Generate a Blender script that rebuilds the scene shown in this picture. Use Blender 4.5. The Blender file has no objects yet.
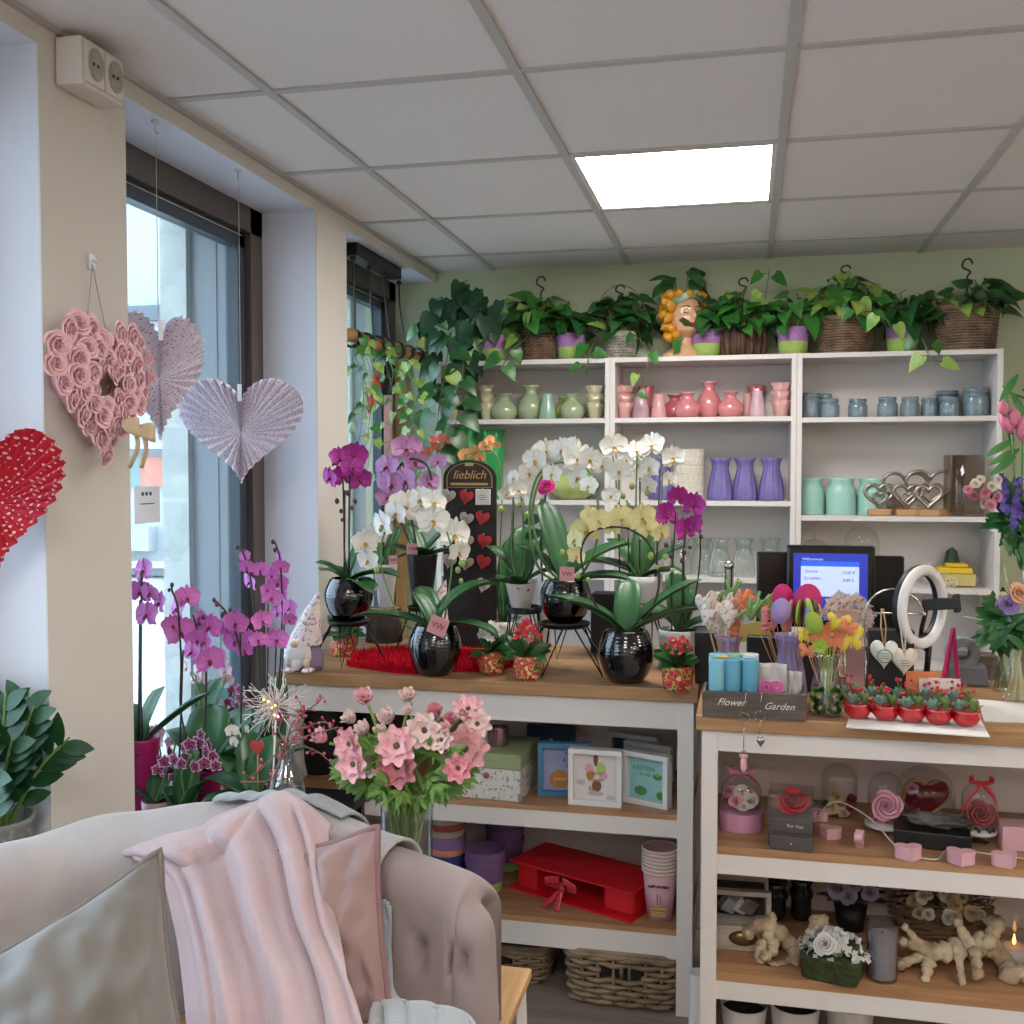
import bpy, math, random
from mathutils import Vector, Matrix, Euler, noise
random.seed(7)
PI = math.pi
V = Vector
C = bpy.context.scene.collection
# ---------------------------------------------------------------- camera
F_PX = 1051.0
YAW = math.atan(235/F_PX)
PITCH = math.atan(42*math.cos(YAW)/F_PX)
CAM = V((0, 0, 1.55))
_s, _c, _sp, _cp = math.sin(YAW), math.cos(YAW), math.sin(PITCH), math.cos(PITCH)
RIGHT = V((_c, _s, 0)); FWD = V((-_s*_cp, _c*_cp, -_sp)); UP = V((-_s*_sp, _c*_sp, _cp))
cam = bpy.data.cameras.new('camera'); cam_o = bpy.data.objects.new('camera', cam); C.objects.link(cam_o)
cam.sensor_width = 36; cam.lens = 36*F_PX/1024; cam.clip_start = 0.05
cam_o.location = CAM
cam_o.rotation_euler = Matrix((RIGHT, UP, -FWD)).transposed().to_euler()
bpy.context.scene.camera = cam_o

def ray(x, y): return FWD + RIGHT*((x-512)/F_PX) + UP*((512-y)/F_PX)
def at(x, y, Y):                       # the point measured at photo position x, y that is Y metres into the room
    r = ray(x, y); return CAM + r*(Y/r.y)
def atz(x, y, Z):
    r = ray(x, y); return CAM + r*((Z-CAM.z)/r.z)
def atx(x, y, X):
    r = ray(x, y); return CAM + r*(X/r.x)
def mpp(x, Y):                         # metres per pixel
    return abs((at(x+1, 470, Y)-at(x, 470, Y)).dot(RIGHT))
def rnd(a, b): return random.uniform(a, b)

# ---------------------------------------------------------------- materials
MATS = {}
def lin(h):
    h = h.lstrip('#'); o = []
    for i in (0, 2, 4):
        c = int(h[i:i+2], 16)/255
        o.append(c/12.92 if c <= .04045 else ((c+.055)/1.055)**2.4)
    return (*o, 1)
def mat(name, col, rough=.5, col2=None, scale=8, bump=0, bscale=60, metal=0, stretch=None, sheen=0, sss=0, lo=.35, hi=.65, spec=.5, coat=0, emit=0, emitcol=None, alpha=1, trans=0, kind='noise', detail=3):
    if name in MATS: return MATS[name]
    m = bpy.data.materials.new(name); m.use_nodes = True
    nt = m.node_tree; b = nt.nodes['Principled BSDF']
    b.inputs['Base Color'].default_value = lin(col); b.inputs['Roughness'].default_value = rough
    b.inputs['Metallic'].default_value = metal; b.inputs['Specular IOR Level'].default_value = spec
    b.inputs['Coat Weight'].default_value = coat; b.inputs['Coat Roughness'].default_value = .08
    b.inputs['Sheen Weight'].default_value = sheen
    b.inputs['Transmission Weight'].default_value = trans
    b.inputs['Alpha'].default_value = alpha
    if sss: b.inputs['Subsurface Weight'].default_value = sss; b.inputs['Subsurface Scale'].default_value = .01
    if emit:
        b.inputs['Emission Color'].default_value = lin(emitcol or col); b.inputs['Emission Strength'].default_value = emit
    tc = nt.nodes.new('ShaderNodeTexCoord'); src = tc.outputs['Object']
    if stretch:
        mp = nt.nodes.new('ShaderNodeMapping'); mp.inputs['Scale'].default_value = stretch
        nt.links.new(src, mp.inputs[0]); src = mp.outputs[0]
    if col2:
        if kind == 'noise':
            n = nt.nodes.new('ShaderNodeTexNoise'); n.inputs['Scale'].default_value = scale; n.inputs['Detail'].default_value = detail; out = n.outputs[0]
        elif kind == 'voronoi':
            n = nt.nodes.new('ShaderNodeTexVoronoi'); n.inputs['Scale'].default_value = scale; out = n.outputs['Distance']
        elif kind == 'wave':
            n = nt.nodes.new('ShaderNodeTexWave'); n.inputs['Scale'].default_value = scale; n.inputs['Distortion'].default_value = 2; out = n.outputs[0]
        nt.links.new(src, n.inputs['Vector'])
        r = nt.nodes.new('ShaderNodeValToRGB'); nt.links.new(out, r.inputs[0])
        r.color_ramp.elements[0].position = lo; r.color_ramp.elements[0].color = lin(col)
        r.color_ramp.elements[1].position = hi; r.color_ramp.elements[1].color = lin(col2)
        nt.links.new(r.outputs[0], b.inputs['Base Color'])
    if bump:
        n = nt.nodes.new('ShaderNodeTexNoise'); n.inputs['Scale'].default_value = bscale; n.inputs['Detail'].default_value = 4
        nt.links.new(src, n.inputs['Vector'])
        bp = nt.nodes.new('ShaderNodeBump'); bp.inputs['Strength'].default_value = bump; bp.inputs['Distance'].default_value = .01
        nt.links.new(n.outputs[0], bp.inputs['Height']); nt.links.new(bp.outputs[0], b.inputs['Normal'])
    MATS[name] = m
    return m
def glassmat(name, col='#ffffff', tint=.9, gl=.25):
    # thin clear glass: mostly straight through, fresnel reflection on top
    m = bpy.data.materials.new(name); m.use_nodes = True; nt = m.node_tree; nt.nodes.clear()
    o = nt.nodes.new('ShaderNodeOutputMaterial'); mx = nt.nodes.new('ShaderNodeMixShader')
    tr = nt.nodes.new('ShaderNodeBsdfTransparent'); gs = nt.nodes.new('ShaderNodeBsdfGlossy'); lw = nt.nodes.new('ShaderNodeLayerWeight')
    gs.inputs['Roughness'].default_value = .04; lw.inputs['Blend'].default_value = gl
    c = lin(col); tr.inputs['Color'].default_value = (c[0]*tint, c[1]*tint, c[2]*tint, 1)
    pw = nt.nodes.new('ShaderNodeMath'); pw.operation = 'POWER'; pw.inputs[1].default_value = 2.6; lw.inputs['Blend'].default_value = .5
    ml = nt.nodes.new('ShaderNodeMath'); ml.operation = 'MULTIPLY_ADD'; ml.inputs[1].default_value = .75; ml.inputs[2].default_value = gl*.3
    nt.links.new(lw.outputs['Facing'], pw.inputs[0]); nt.links.new(pw.outputs[0], ml.inputs[0]); nt.links.new(ml.outputs[0], mx.inputs[0]); nt.links.new(tr.outputs[0], mx.inputs[1]); nt.links.new(gs.outputs[0], mx.inputs[2])
    nt.links.new(mx.outputs[0], o.inputs[0]); MATS[name] = m
    return m
M = lambda n: MATS[n]

# ---------------------------------------------------------------- mesh builder
class MB:
    def __init__(s): s.v = []; s.f = []; s.m = []; s.T = None
    def add(s, vs, fs, m=0):
        o = len(s.v)
        if s.T is not None: vs = [s.T @ V(p) for p in vs]
        s.v += [tuple(p) for p in vs]; s.f += [tuple(i+o for i in f) for f in fs]; s.m += [m]*len(fs)
        return s
    def box(s, c, d, rz=0, m=0, R=None, taper=1):
        x, y, z = d[0]/2, d[1]/2, d[2]/2
        R = R or Matrix.Rotation(rz, 3, 'Z')
        vs = []
        for k in (-1, 1):
            t = taper if k < 0 else 1
            for a, b in ((-1, -1), (1, -1), (1, 1), (-1, 1)): vs.append(V(c) + R @ V((a*x*t, b*y*t, k*z)))
        return s.add(vs, [(3, 2, 1, 0), (4, 5, 6, 7), (0, 1, 5, 4), (1, 2, 6, 5), (2, 3, 7, 6), (3, 0, 4, 7)], m)
    def bx(s, x0, x1, y0, y1, z0, z1, m=0):
        return s.box(((x0+x1)/2, (y0+y1)/2, (z0+z1)/2), (x1-x0, y1-y0, z1-z0), m=m)
    def grid(s, fn, nu, nv, cu=False, cv=False, m=0, cap=False):
        U = nu if cu else nu+1; W = nv if cv else nv+1
        vs = [fn(i/nu, j/nv) for j in range(W) for i in range(U)]
        fs = []
        for j in range(nv):
            for i in range(nu):
                a = j*U+i; b = j*U+(i+1) % U; j2 = (j+1) % W
                fs.append((a, b, j2*U+(i+1) % U, j2*U+i))
        if cap: fs.append(tuple(range(U-1, -1, -1))); fs.append(tuple((W-1)*U+i for i in range(U)))
        return s.add(vs, fs, m)
    def lathe(s, prof, c=(0, 0, 0), n=24, m=0, rip=None, cap=False, sx=1, sy=1):
        vs = []
        for k, (r, z) in enumerate(prof):
            for i in range(n):
                a = 2*PI*i/n; q = r*(rip(a, z) if rip else 1)
                vs.append((c[0]+q*math.cos(a)*sx, c[1]+q*math.sin(a)*sy, c[2]+z))
        fs = [(k*n+i, k*n+(i+1) % n, (k+1)*n+(i+1) % n, (k+1)*n+i) for k in range(len(prof)-1) for i in range(n)]
        if cap or prof[0][0] > .0005 and cap is not None: fs.append(tuple(range(n-1, -1, -1)))
        if cap: fs.append(tuple((len(prof)-1)*n+i for i in range(n)))
        return s.add(vs, fs, m)
    def ell(s, c, r, n=12, k=8, m=0, R=None, bumpy=0, bs=3):
        if not hasattr(r, '__len__'): r = (r, r, r)
        R = R or Matrix.Identity(3); vs = []; fs = []
        def pt(x, y, z):
            q = 1
            if bumpy: q += bumpy*noise.noise(V((x, y, z))*bs+V(c)*7)
            return V(c)+R @ V((x*r[0]*q, y*r[1]*q, z*r[2]*q))
        vs.append(pt(0, 0, -1))
        for j in range(1, k):
            t = -PI/2+PI*j/k
            for i in range(n):
                a = 2*PI*i/n; vs.append(pt(math.cos(t)*math.cos(a), math.cos(t)*math.sin(a), math.sin(t)))
        vs.append(pt(0, 0, 1)); e = len(vs)-1
        for i in range(n):
            i2 = (i+1) % n
            fs.append((0, 1+i2, 1+i)); fs.append((e, e-n+i, e-n+i2))
            for j in range(k-2): fs.append((1+j*n+i, 1+j*n+i2, 1+(j+1)*n+i2, 1+(j+1)*n+i))
        return s.add(vs, fs, m)
    def tube(s, pts, r, n=6, m=0, closed=False, cap=True, flat=1):
        pts = [V(p) for p in pts]; L = len(pts)
        rs = r if hasattr(r, '__len__') else [r]*L
        vs = []; prev = None
        for i, p in enumerate(pts):
            if closed: t = pts[(i+1) % L]-pts[i-1]
            else: t = pts[min(i+1, L-1)]-pts[max(i-1, 0)]
            if t.length < 1e-9: t = V((0, 0, 1))
            t.normalize()
            if prev is None:
                a = V((0, 0, 1)) if abs(t.z) < .9 else V((1, 0, 0)); u = t.cross(a).normalized()
            else:
                u = prev-t*prev.dot(t)
                u = u.normalized() if u.length > 1e-6 else t.orthogonal().normalized()
            prev = u; w = t.cross(u)
            for k in range(n):
                a = 2*PI*k/n; vs.append(p+u*(math.cos(a)*rs[i])+w*(math.sin(a)*rs[i]*flat))
        fs = []
        for i in range(L if closed else L-1):
            j = (i+1) % L
            for k in range(n): fs.append((i*n+k, i*n+(k+1) % n, j*n+(k+1) % n, j*n+k))
        if cap and not closed: fs.append(tuple(range(n-1, -1, -1))); fs.append(tuple((L-1)*n+k for k in range(n)))
        return s.add(vs, fs, m)
    def prism(s, out, th, T=None, m=0):
        # out: 2D outline (x,z) facing -Y, thickness th along Y; fan from the centroid so that heart outlines are fine
        n = len(out); cx = sum(p[0] for p in out)/n; cz = sum(p[1] for p in out)/n
        vs = [(x, -th/2, z) for x, z in out]+[(x, th/2, z) for x, z in out]+[(cx, -th/2, cz), (cx, th/2, cz)]
        fs = []
        for i in range(n):
            j = (i+1) % n
            fs += [(i, j, 2*n), (n+j, n+i, 2*n+1), (j, i, n+i, n+j)]
        if T: vs = [T @ V(p) for p in vs]
        return s.add(vs, fs, m)
    def build(s, name, mats, parent=None, smooth=True, world=False, bevel=0, sub=0, solid=0, ang=None):
        me = bpy.data.meshes.new(name)
        off = V((0, 0, 0))
        if world and parent is not None:
            r = parent
            while r.parent: r = r.parent
            off = r.location
        me.from_pydata([(x-off.x, y-off.y, z-off.z) for x, y, z in s.v], [], s.f)
        if not isinstance(mats, (list, tuple)): mats = [mats]
        for q in mats: me.materials.append(MATS[q] if isinstance(q, str) else q)
        me.polygons.foreach_set('material_index', s.m)
        me.polygons.foreach_set('use_smooth', [smooth]*len(s.f))
        me.update()
        o = bpy.data.objects.new(name, me); C.objects.link(o)
        if parent: o.parent = parent
        if solid: md = o.modifiers.new('s', 'SOLIDIFY'); md.thickness = solid; md.offset = 0
        if bevel: md = o.modifiers.new('b', 'BEVEL'); md.width = bevel; md.segments = 2; md.limit_method = 'ANGLE'; md.angle_limit = .6
        if sub: md = o.modifiers.new('u', 'SUBSURF'); md.levels = sub; md.render_levels = sub
        if smooth and (bevel or ang): me.set_sharp_from_angle(angle=ang or .7)
        return o

def thing(name, label, cat, loc=(0, 0, 0), rz=0, group=None):
    o = bpy.data.objects.new(name, None); C.objects.link(o); o.empty_display_size = .05
    o.location = loc; o.rotation_euler = (0, 0, rz); o['label'] = label; o['category'] = cat
    if group: o['group'] = group
    return o
def tag(o, label, cat, group=None):
    o['label'] = label; o['category'] = cat
    if group: o['group'] = group
    return o
def struct(o): o['kind'] = 'structure'; return o
def dup(root, loc=None, rz=None, label=None, group=None, scale=None):
    def cp(o, par):
        c = o.copy(); C.objects.link(c); c.parent = par
        for ch in o.children: cp(ch, c)
        return c
    r = cp(root, None)
    if loc is not None: r.location = loc
    if rz is not None: r.rotation_euler = (0, 0, rz)
    if scale is not None: r.scale = scale if hasattr(scale, '__len__') else (scale,)*3
    if label: r['label'] = label
    if group: r['group'] = group
    return r
def inst(proto_mesh, name, parent, loc, rot, sc=1):
    o = bpy.data.objects.new(name, proto_mesh); C.objects.link(o); o.parent = parent
    o.location = loc; o.rotation_euler = rot; o.scale = (sc, sc, sc) if not hasattr(sc, '__len__') else sc
    return o
def proto(mb, name, mats, smooth=True):
    o = mb.build(name, mats, smooth=smooth); me = o.data; bpy.data.objects.remove(o); return me

def text(body, size, mat_, parent, loc, rot=(PI/2, 0, 0), depth=.0004, shear=0, name='lettering', align='CENTER', sx=1):
    cu = bpy.data.curves.new('t', 'FONT'); cu.body = body; cu.size = size; cu.shear = shear; cu.extrude = depth
    cu.align_x = align; cu.align_y = 'CENTER'; cu.resolution_u = 3
    t = bpy.data.objects.new('t', cu); C.objects.link(t)
    dg = bpy.context.evaluated_depsgraph_get(); me = bpy.data.meshes.new_from_object(t.evaluated_get(dg))
    bpy.data.objects.remove(t); me.materials.clear(); me.materials.append(MATS[mat_])
    o = bpy.data.objects.new(name, me); C.objects.link(o); o.parent = parent; o.location = loc; o.rotation_euler = rot; o.scale = (sx, 1, 1)
    return o

def heart(n=28, w=1.0, h=1.0, flare=0):
    o = []
    for i in range(n):
        t = 2*PI*i/n
        x = 16*math.sin(t)**3; y = 13*math.cos(t)-5*math.cos(2*t)-2*math.cos(3*t)-math.cos(4*t)
        o.append((x/32*w, (y+2.5)/29*h))
    return o

def spline(pts, n=8):
    pts = [V(p) for p in pts]
    if len(pts) < 3: return [pts[0].lerp(pts[-1], i/n) for i in range(n+1)]
    P = [pts[0]*2-pts[1]]+pts+[pts[-1]*2-pts[-2]]; o = []
    for i in range(1, len(P)-2):
        a, b, c, d = P[i-1:i+3]
        for k in range(n):
            t = k/n
            o.append(.5*((2*b)+(c-a)*t+(2*a-5*b+4*c-d)*t*t+(3*b-a-3*c+d)*t**3))
    o.append(pts[-1]); return o

# ---------------------------------------------------------------- plant helpers
def strap_leaf(mb, base, az, L, W, rise=.7, droop=1.2, n=8, m=0, fold=.18, round_=.6):
    """long arching leaf from base, heading az, starting at pitch `rise` and bending down by `droop` radians"""
    p = V(base); hd = V((math.cos(az), math.sin(az), 0)); side = V((-math.sin(az), math.cos(az), 0))
    rows = []; 
    for i in range(n+1):
        t = i/n; a = rise-droop*t; d = hd*math.cos(a)+V((0, 0, 1))*math.sin(a); nn = -hd*math.sin(a)+V((0, 0, 1))*math.cos(a)
        w = W*.5*(min(1, .35+2.2*t) if t < .5 else 1)*math.sqrt(max(0, 1-max(0, (t-round_)/(1-round_))**2.2))
        if i == n: w = W*.02
        rows.append((p.copy(), w, nn)); p = p+d*(L/n)
    def fn(u, v):
        q = rows[round(v*n)]; k = (u-.5)*2
        return q[0]+side*(k*q[1])+q[2]*(abs(k)*q[1]*fold*2)
    mb.grid(fn, 4, n, m=m)
def heart_leaf(mb, base, d, nrm, L, W, m=0, fold=.25, curl=.25):
    d = V(d).normalized(); nrm = V(nrm); nrm = (nrm-d*nrm.dot(d))
    nrm = nrm.normalized() if nrm.length > 1e-4 else d.orthogonal().normalized()
    s = d.cross(nrm)
    prof = ((0, 0), (-.08, .32), (.08, .5), (.35, .47), (.65, .28), (.88, .09), (1, 0))
    vs = []; b = V(base)
    for t, w in prof:
        tt = max(t, 0) ; mid = b+d*(L*tt)-nrm*(curl*L*tt*tt)
        q = b+d*(L*t)-nrm*(curl*L*tt*tt)
        vs += [q+s*(w*W)+nrm*(fold*w*W), mid, q-s*(w*W)+nrm*(fold*w*W)]
    fs = []
    for i in range(len(prof)-1): fs += [(3*i, 3*i+1, 3*i+4, 3*i+3), (3*i+1, 3*i+2, 3*i+5, 3*i+4)]
    mb.add(vs, fs, m)
def oval_leaf(mb, base, d, nrm, L, W, m=0, fold=.2, curl=.2, n=5):
    d = V(d).normalized(); nrm = V(nrm); nrm = (nrm-d*nrm.dot(d))
    nrm = nrm.normalized() if nrm.length > 1e-4 else d.orthogonal().normalized()
    s = d.cross(nrm); b = V(base); vs = []; fs = []
    for i in range(n+1):
        t = i/n; w = W/2*math.sin(PI*min(1, t*.93+.05))**.8; mid = b+d*(L*t)-nrm*(curl*L*t*t)
        vs += [mid+s*w+nrm*fold*w, mid, mid-s*w+nrm*fold*w]
    for i in range(n): fs += [(3*i, 3*i+1, 3*i+4, 3*i+3), (3*i+1, 3*i+2, 3*i+5, 3*i+4)]
    mb.add(vs, fs, m)
def petal(mb, T, L, W, cup=.15, m=0, tip=.9, nv=4, nu=4, base=.25, wave=0, back=0):
    """petal in the x-z plane from the origin up z, facing -y"""
    def fn(u, v):
        k = (u-.5)*2; w = W/2*(base+(1-base)*math.sin(PI/2*min(1, v/.55)))*math.sqrt(max(0.0, 1-max(0, (v-.55)/.45)**2*tip**2*1.0)) if v < 1 else W/2*math.sqrt(1-tip*tip)
        return T @ V((k*w, -cup*L*(k*k*.6-.2)-back*L*v*v+wave*L*math.sin(k*5+v*4), L*v*(1-.24*k*k*v**3)))
    mb.grid(fn, nu, nv, m=m)
def Tm(rot, loc=(0, 0, 0), s=1): return Matrix.Translation(V(loc)) @ Euler(rot).to_matrix().to_4x4() @ Matrix.Scale(s, 4)
def Ry(a): return Matrix.Rotation(a, 4, 'Y')
def phal(name, pm, lm, small=False):
    """Phalaenopsis flower facing -y, 1 unit across; materials petal, lip"""
    mb = MB()
    for a in (0, 2.2, -2.2): petal(mb, Ry(a), .5, .34, .12, 0)                      # sepals
    for a in (1.25, -1.25): petal(mb, Matrix.Translation((0, -.02, .02)) @ Ry(a), .5, .66, .16, 0, tip=.78, base=.35)   # big petals
    mb.ell((0, -.06, .0), (.032, .05, .032), 6, 5, 1)
    for a in (2.5, -2.5): petal(mb, Matrix.Translation((0, -.04, 0)) @ Ry(a), .12, .09, .4, 1, nv=2, nu=2)
    petal(mb, Matrix.Translation((0, -.06, -.02)) @ Ry(PI) @ Matrix.Rotation(.6, 4, 'X'), .2, .12, .4, 1, nv=3, nu=2)
    return proto(mb, name, [pm, lm])
def rose_mesh(name, m0, m1=None, n=18, outer=6):
    """rose seen from -y, about 1 across: nested cupped petals on a spiral, flaring outwards"""
    mb = MB(); mb.ell((0, -.1, 0), (.05, .2, .05), 8, 5); n = 22
    for i in range(n):
        t = i/(n-1); a0 = i*2.39996; r = .05+.36*t; h = .36-.2*t; span = 2.7-1.3*t
        def fn(u, v):
            k = (2*u-1); an = a0+k*span/2; vv = v*(1-.14*k*k); lip = max(0, vv-.72)/.28
            rr = r*(.5+.5*min(1, vv*1.5))*(1+.05*k)+(.02+.09*t)*lip**1.5
            return V((rr*math.cos(an), -h*min(vv, .86)/.86+.05*t*lip**2-.03, rr*math.sin(an)))
        mb.grid(fn, 6, 7, m=0 if not m1 or i % 2 else 1)
    return proto(mb, name, [m0]+([m1] if m1 else []))
# ================================================================ materials
mat('wall_cream', '#ccc6bd', .85, bump=.04, bscale=90)
mat('wall_white', '#d2d3dc', .85, bump=.03, bscale=90)
mat('wall_green', '#b3bc9c', .85, col2='#bac2a4', scale=1.5, bump=.04, bscale=90)
mat('ceil_tile', '#e6dfdc', .95, col2='#dbd3d0', scale=200, lo=.3, hi=.5, bump=.15, bscale=220)
mat('ceil_grid', '#b5b0ac', .5)
mat('bronze', '#564c46', .4, metal=.2)
mat('dark_frame', '#36404a', .35)
mat('grey_panel', '#868b8f', .45)
mat('concrete', '#d2d2cd', .9, col2='#c4c4be', scale=14, bump=.1)
mat('facade', '#b9bdc2', .9)
mat('facade_grey', '#73777f', .8)
mat('facade_blue', '#8fb2d4', .3)
mat('facade_pink', '#d98a78', .8)
mat('facade_teal', '#8aa39f', .8)
mat('pavement', '#c9c9c6', .9, col2='#b9b9b6', scale=3)
mat('oak', '#a9835c', .45, col2='#926a46', scale=3, stretch=(1.2, 14, 14), bump=.03, bscale=40, detail=5)
mat('oak2', '#ad845f', .45, col2='#966c49', scale=3, stretch=(1.2, 14, 14), bump=.03, bscale=40, detail=5)
mat('bamboo', '#c9a271', .4, col2='#b98f5e', scale=4, stretch=(14, 1.2, 14))
mat('floor_wood', '#75675c', .5, col2='#8a7b6e', scale=2.2, stretch=(1, 9, 9), bump=.05, detail=6)
mat('floor_gap', '#4c423a', .7)
mat('white_paint', '#d3cdc8', .45)
mat('white_board', '#d5d0cc', .4)
mat('white_gloss', '#dcdad8', .18, coat=.4)
mat('white_plastic', '#d8d2c8', .35)
mat('black_gloss', '#090a0c', .12, coat=.8)
mat('black_matte', '#101012', .5)
mat('black_metal', '#141212', .4, metal=.4)
mat('steel', '#b8b4ae', .22, metal=1)
mat('stem_green', '#5f7d3e', .5)
mat('stem_dark', '#2e2a1c', .6)
mat('leaf_dark', '#1f4a24', .33, col2='#2f6430', scale=14)
mat('leaf_mid', '#2f6a2c', .35, col2='#3f7d34', scale=20)
mat('leaf_light', '#6f9a45', .4, col2='#9db659', scale=25)
mat('leaf_orchid', '#275a2c', .42, col2='#1a4021', scale=7)
mat('leaf_bluish', '#1d3f2a', .28, col2='#284f33', scale=10)
mat('soil', '#2b2018', .9)
glassmat('glass', '#ffffff', .985, .2)
glassmat('glass_green', '#f9fdfb', .985, .35); glassmat('glass_bottle', '#e9ebee', .97, .8)
glassmat('glass_smoke', '#f1ece6', .97, .14)
glassmat('window_glass', '#e8f2f6', .95, .12)
mat('red', '#c01824', .5)

# ================================================================ room shell
XW, YB, XR, YR, ZC = -1.43, 4.76, 3.0, -2.2, 2.48
def sbox(name, m, *b, **k): mb = MB(); mb.bx(*b); return struct(mb.build(name, m, smooth=False, **k))
def planks():
    mb = MB(); mb.bx(XW-.3, XR, YR, YB+.1, -.06, -.004, 1)
    y = YR; i = 0
    while y < YB:
        x = XW-.3-(i*0.47 % 1.2)
        while x < XR:
            mb.bx(max(x, XW-.3)+.0015, min(x+1.2, XR)-.0015, y+.0015, y+.1885, -.004, 0); x += 1.2
        y += .19; i += 1
    return struct(mb.build('floor', ['floor_wood', 'floor_gap'], smooth=False))
planks()
sbox('wall_back', 'wall_green', XW-.35, XR+.1, YB, YB+.1, 0, ZC+.1)
sbox('wall_right', 'wall_cream', XR, XR+.1, YR, YB, 0, ZC+.1)
sbox('wall_rear', 'wall_cream', XW-.3, XR+.1, YR-.1, YR, 0, ZC+.1)
ZS = 2.43; XG = -1.64
# left wall: two piers between three window recesses, a shallow lintel above, cream towards the room and white in the reveals
mb = MB()
def pier(y0, y1):
    mb.bx(XW-.004, XW, y0, y1, 0, ZC+.02, 0); mb.bx(XG-.1, XW-.004, y0, y1, 0, ZC+.02, 1)
pier(1.93, 2.24); pier(3.36, 3.635); pier(YR, -.2)
mb.bx(XW-.004, XW, -.2, 1.93, ZS, ZC+.02); mb.bx(XG-.1, XW-.004, -.2, 1.93, ZS, ZC+.02, 1)
mb.bx(XW-.004, XW, 2.24, 3.36, ZS, ZC+.02); mb.bx(XG-.1, XW-.004, 2.24, 3.36, ZS, ZC+.02, 1)
mb.bx(XW-.004, XW, 3.635, YB, ZS, ZC+.02); mb.bx(XG-.1, XW-.004, 3.635, YB, ZS, ZC+.02, 1)
struct(mb.build('wall_left', ['wall_cream', 'wall_white'], smooth=False))
sbox('trim_1', 'ceil_grid', XW, XW+.012, 1.0, YB, ZC-.012, ZC)
# ceiling: tiles in a T-bar grid (calibrated 0.62 m pitch)
P = .6185; gx = [-1.149+P*k for k in range(-1, 8)]; gy0 = 1.8
gy = [2.39+.0+ .6625*k for k in range(-8, 5)]
ly = [3.12, 3.755]
gy = sorted([2.42-.63*k for k in range(1, 8)]+[2.42, 3.09, 3.76, 4.41, 4.76+.3])
panels = [(-.528, .086, 3.09, 3.76)]
mb = MB()
xs = [XW]+[x for x in gx if XW < x < XR]+[XR]; ys = [YR]+[y for y in gy if YR < y < YB]+[YB]
LIT = []
for i in range(len(xs)-1):
    for j in range(len(ys)-1):
        lit = (abs(xs[i]+.530) < .02 and (abs(ys[j]-3.09) < .02 or j in (1, 4))) or (abs(xs[i]-1.944) < .03 and j in (1, 4, 7))
        if lit: LIT.append((xs[i], xs[i+1], ys[j], ys[j+1])); continue
        mb.bx(xs[i], xs[i+1], ys[j], ys[j+1], ZC, ZC+.02, 0)
for x in xs[1:-1]: mb.bx(x-.012, x+.012, YR, YB, ZC-.006, ZC+.001, 1)
for y in ys[1:-1]: mb.bx(XW, XR, y-.012, y+.012, ZC-.0055, ZC+.001, 1)
mb.bx(XW-.2, XR+.1, YR-.1, YB+.1, ZC+.09, ZC+.1, 0)
struct(mb.build('ceiling', ['ceil_tile', 'ceil_grid'], smooth=False))
mat('panel_light', '#ffffff', .5, emit=28, emitcol='#fffaf5')
for k, (a, b, c, d) in enumerate(LIT):
    lab = 'square recessed ceiling panel lamp glowing white among the tiles' if abs(c-3.09) < .02 else 'ceiling panel lamp above the front of the shop behind the photographer'
    t = thing('ceiling_light', lab, 'ceiling light', ((a+b)/2, (c+d)/2, ZC), group=None if k == 1 and 0 else 'square ceiling panel lamps')
    mb = MB(); w = .014
    mb.bx(a+.012, b-.012, c+.012, c+.012+w, ZC-.004, ZC+.012); mb.bx(a+.012, b-.012, d-.012-w, d-.012, ZC-.004, ZC+.012)
    mb.bx(a+.012, a+.012+w, c+.012+w, d-.012-w, ZC-.004, ZC+.012); mb.bx(b-.012-w, b-.012, c+.012+w, d-.012-w, ZC-.004, ZC+.012)
    mb.build('frame', 'white_paint', t, smooth=False, world=True)
    mb = MB(); mb.bx(a+.02, b-.02, c+.02, d-.02, ZC+.002, ZC+.006); mb.build('diffuser', 'panel_light', t, smooth=False, world=True)

# ---------------------------------------------------------------- windows
def window(n, y0, y1, z0=.0, mull=()):
    mb = MB(); X = XG; W = .1
    mb.bx(X-.06, X+.012, y0, y1, ZS-.085, ZS, 0); mb.bx(X-.06, X+.012, y0, y1, z0, z0+.1, 0)
    mb.bx(X-.06, X+.012, y0, y0+.05, z0, ZS, 0); mb.bx(X-.06, X+.012, y1-.085, y1-.002, z0, ZS, 0)
    # inner sash, dark blue grey
    a, b, c, d = y0+.05, y1-.085, z0+.1, ZS-.085
    mb.bx(X-.055, X-.012, a, b, d-.05, d, 1); mb.bx(X-.055, X-.012, a, b, c, c+.06, 1)
    mb.bx(X-.055, X-.012, b-.05, b, c, d, 1); mb.bx(X-.055, X-.012, a, a+.05, c, d, 1)
    mb.tube([(X-.008, a, d-.012), (X-.008, b, d-.012)], .004, 6, 2)
    f = struct(mb.build('window_%d' % n, ['bronze', 'dark_frame', 'steel'], smooth=False))
    g = MB(); g.bx(X-.034, X-.03, a+.03, b-.03, c+.03, d-.03); g.build('pane', 'window_glass', f, smooth=False)
    return f
window(1, 2.24, 3.36); window(2, 3.635, YB, z0=.0); window(3, -.2, 1.93)
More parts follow.
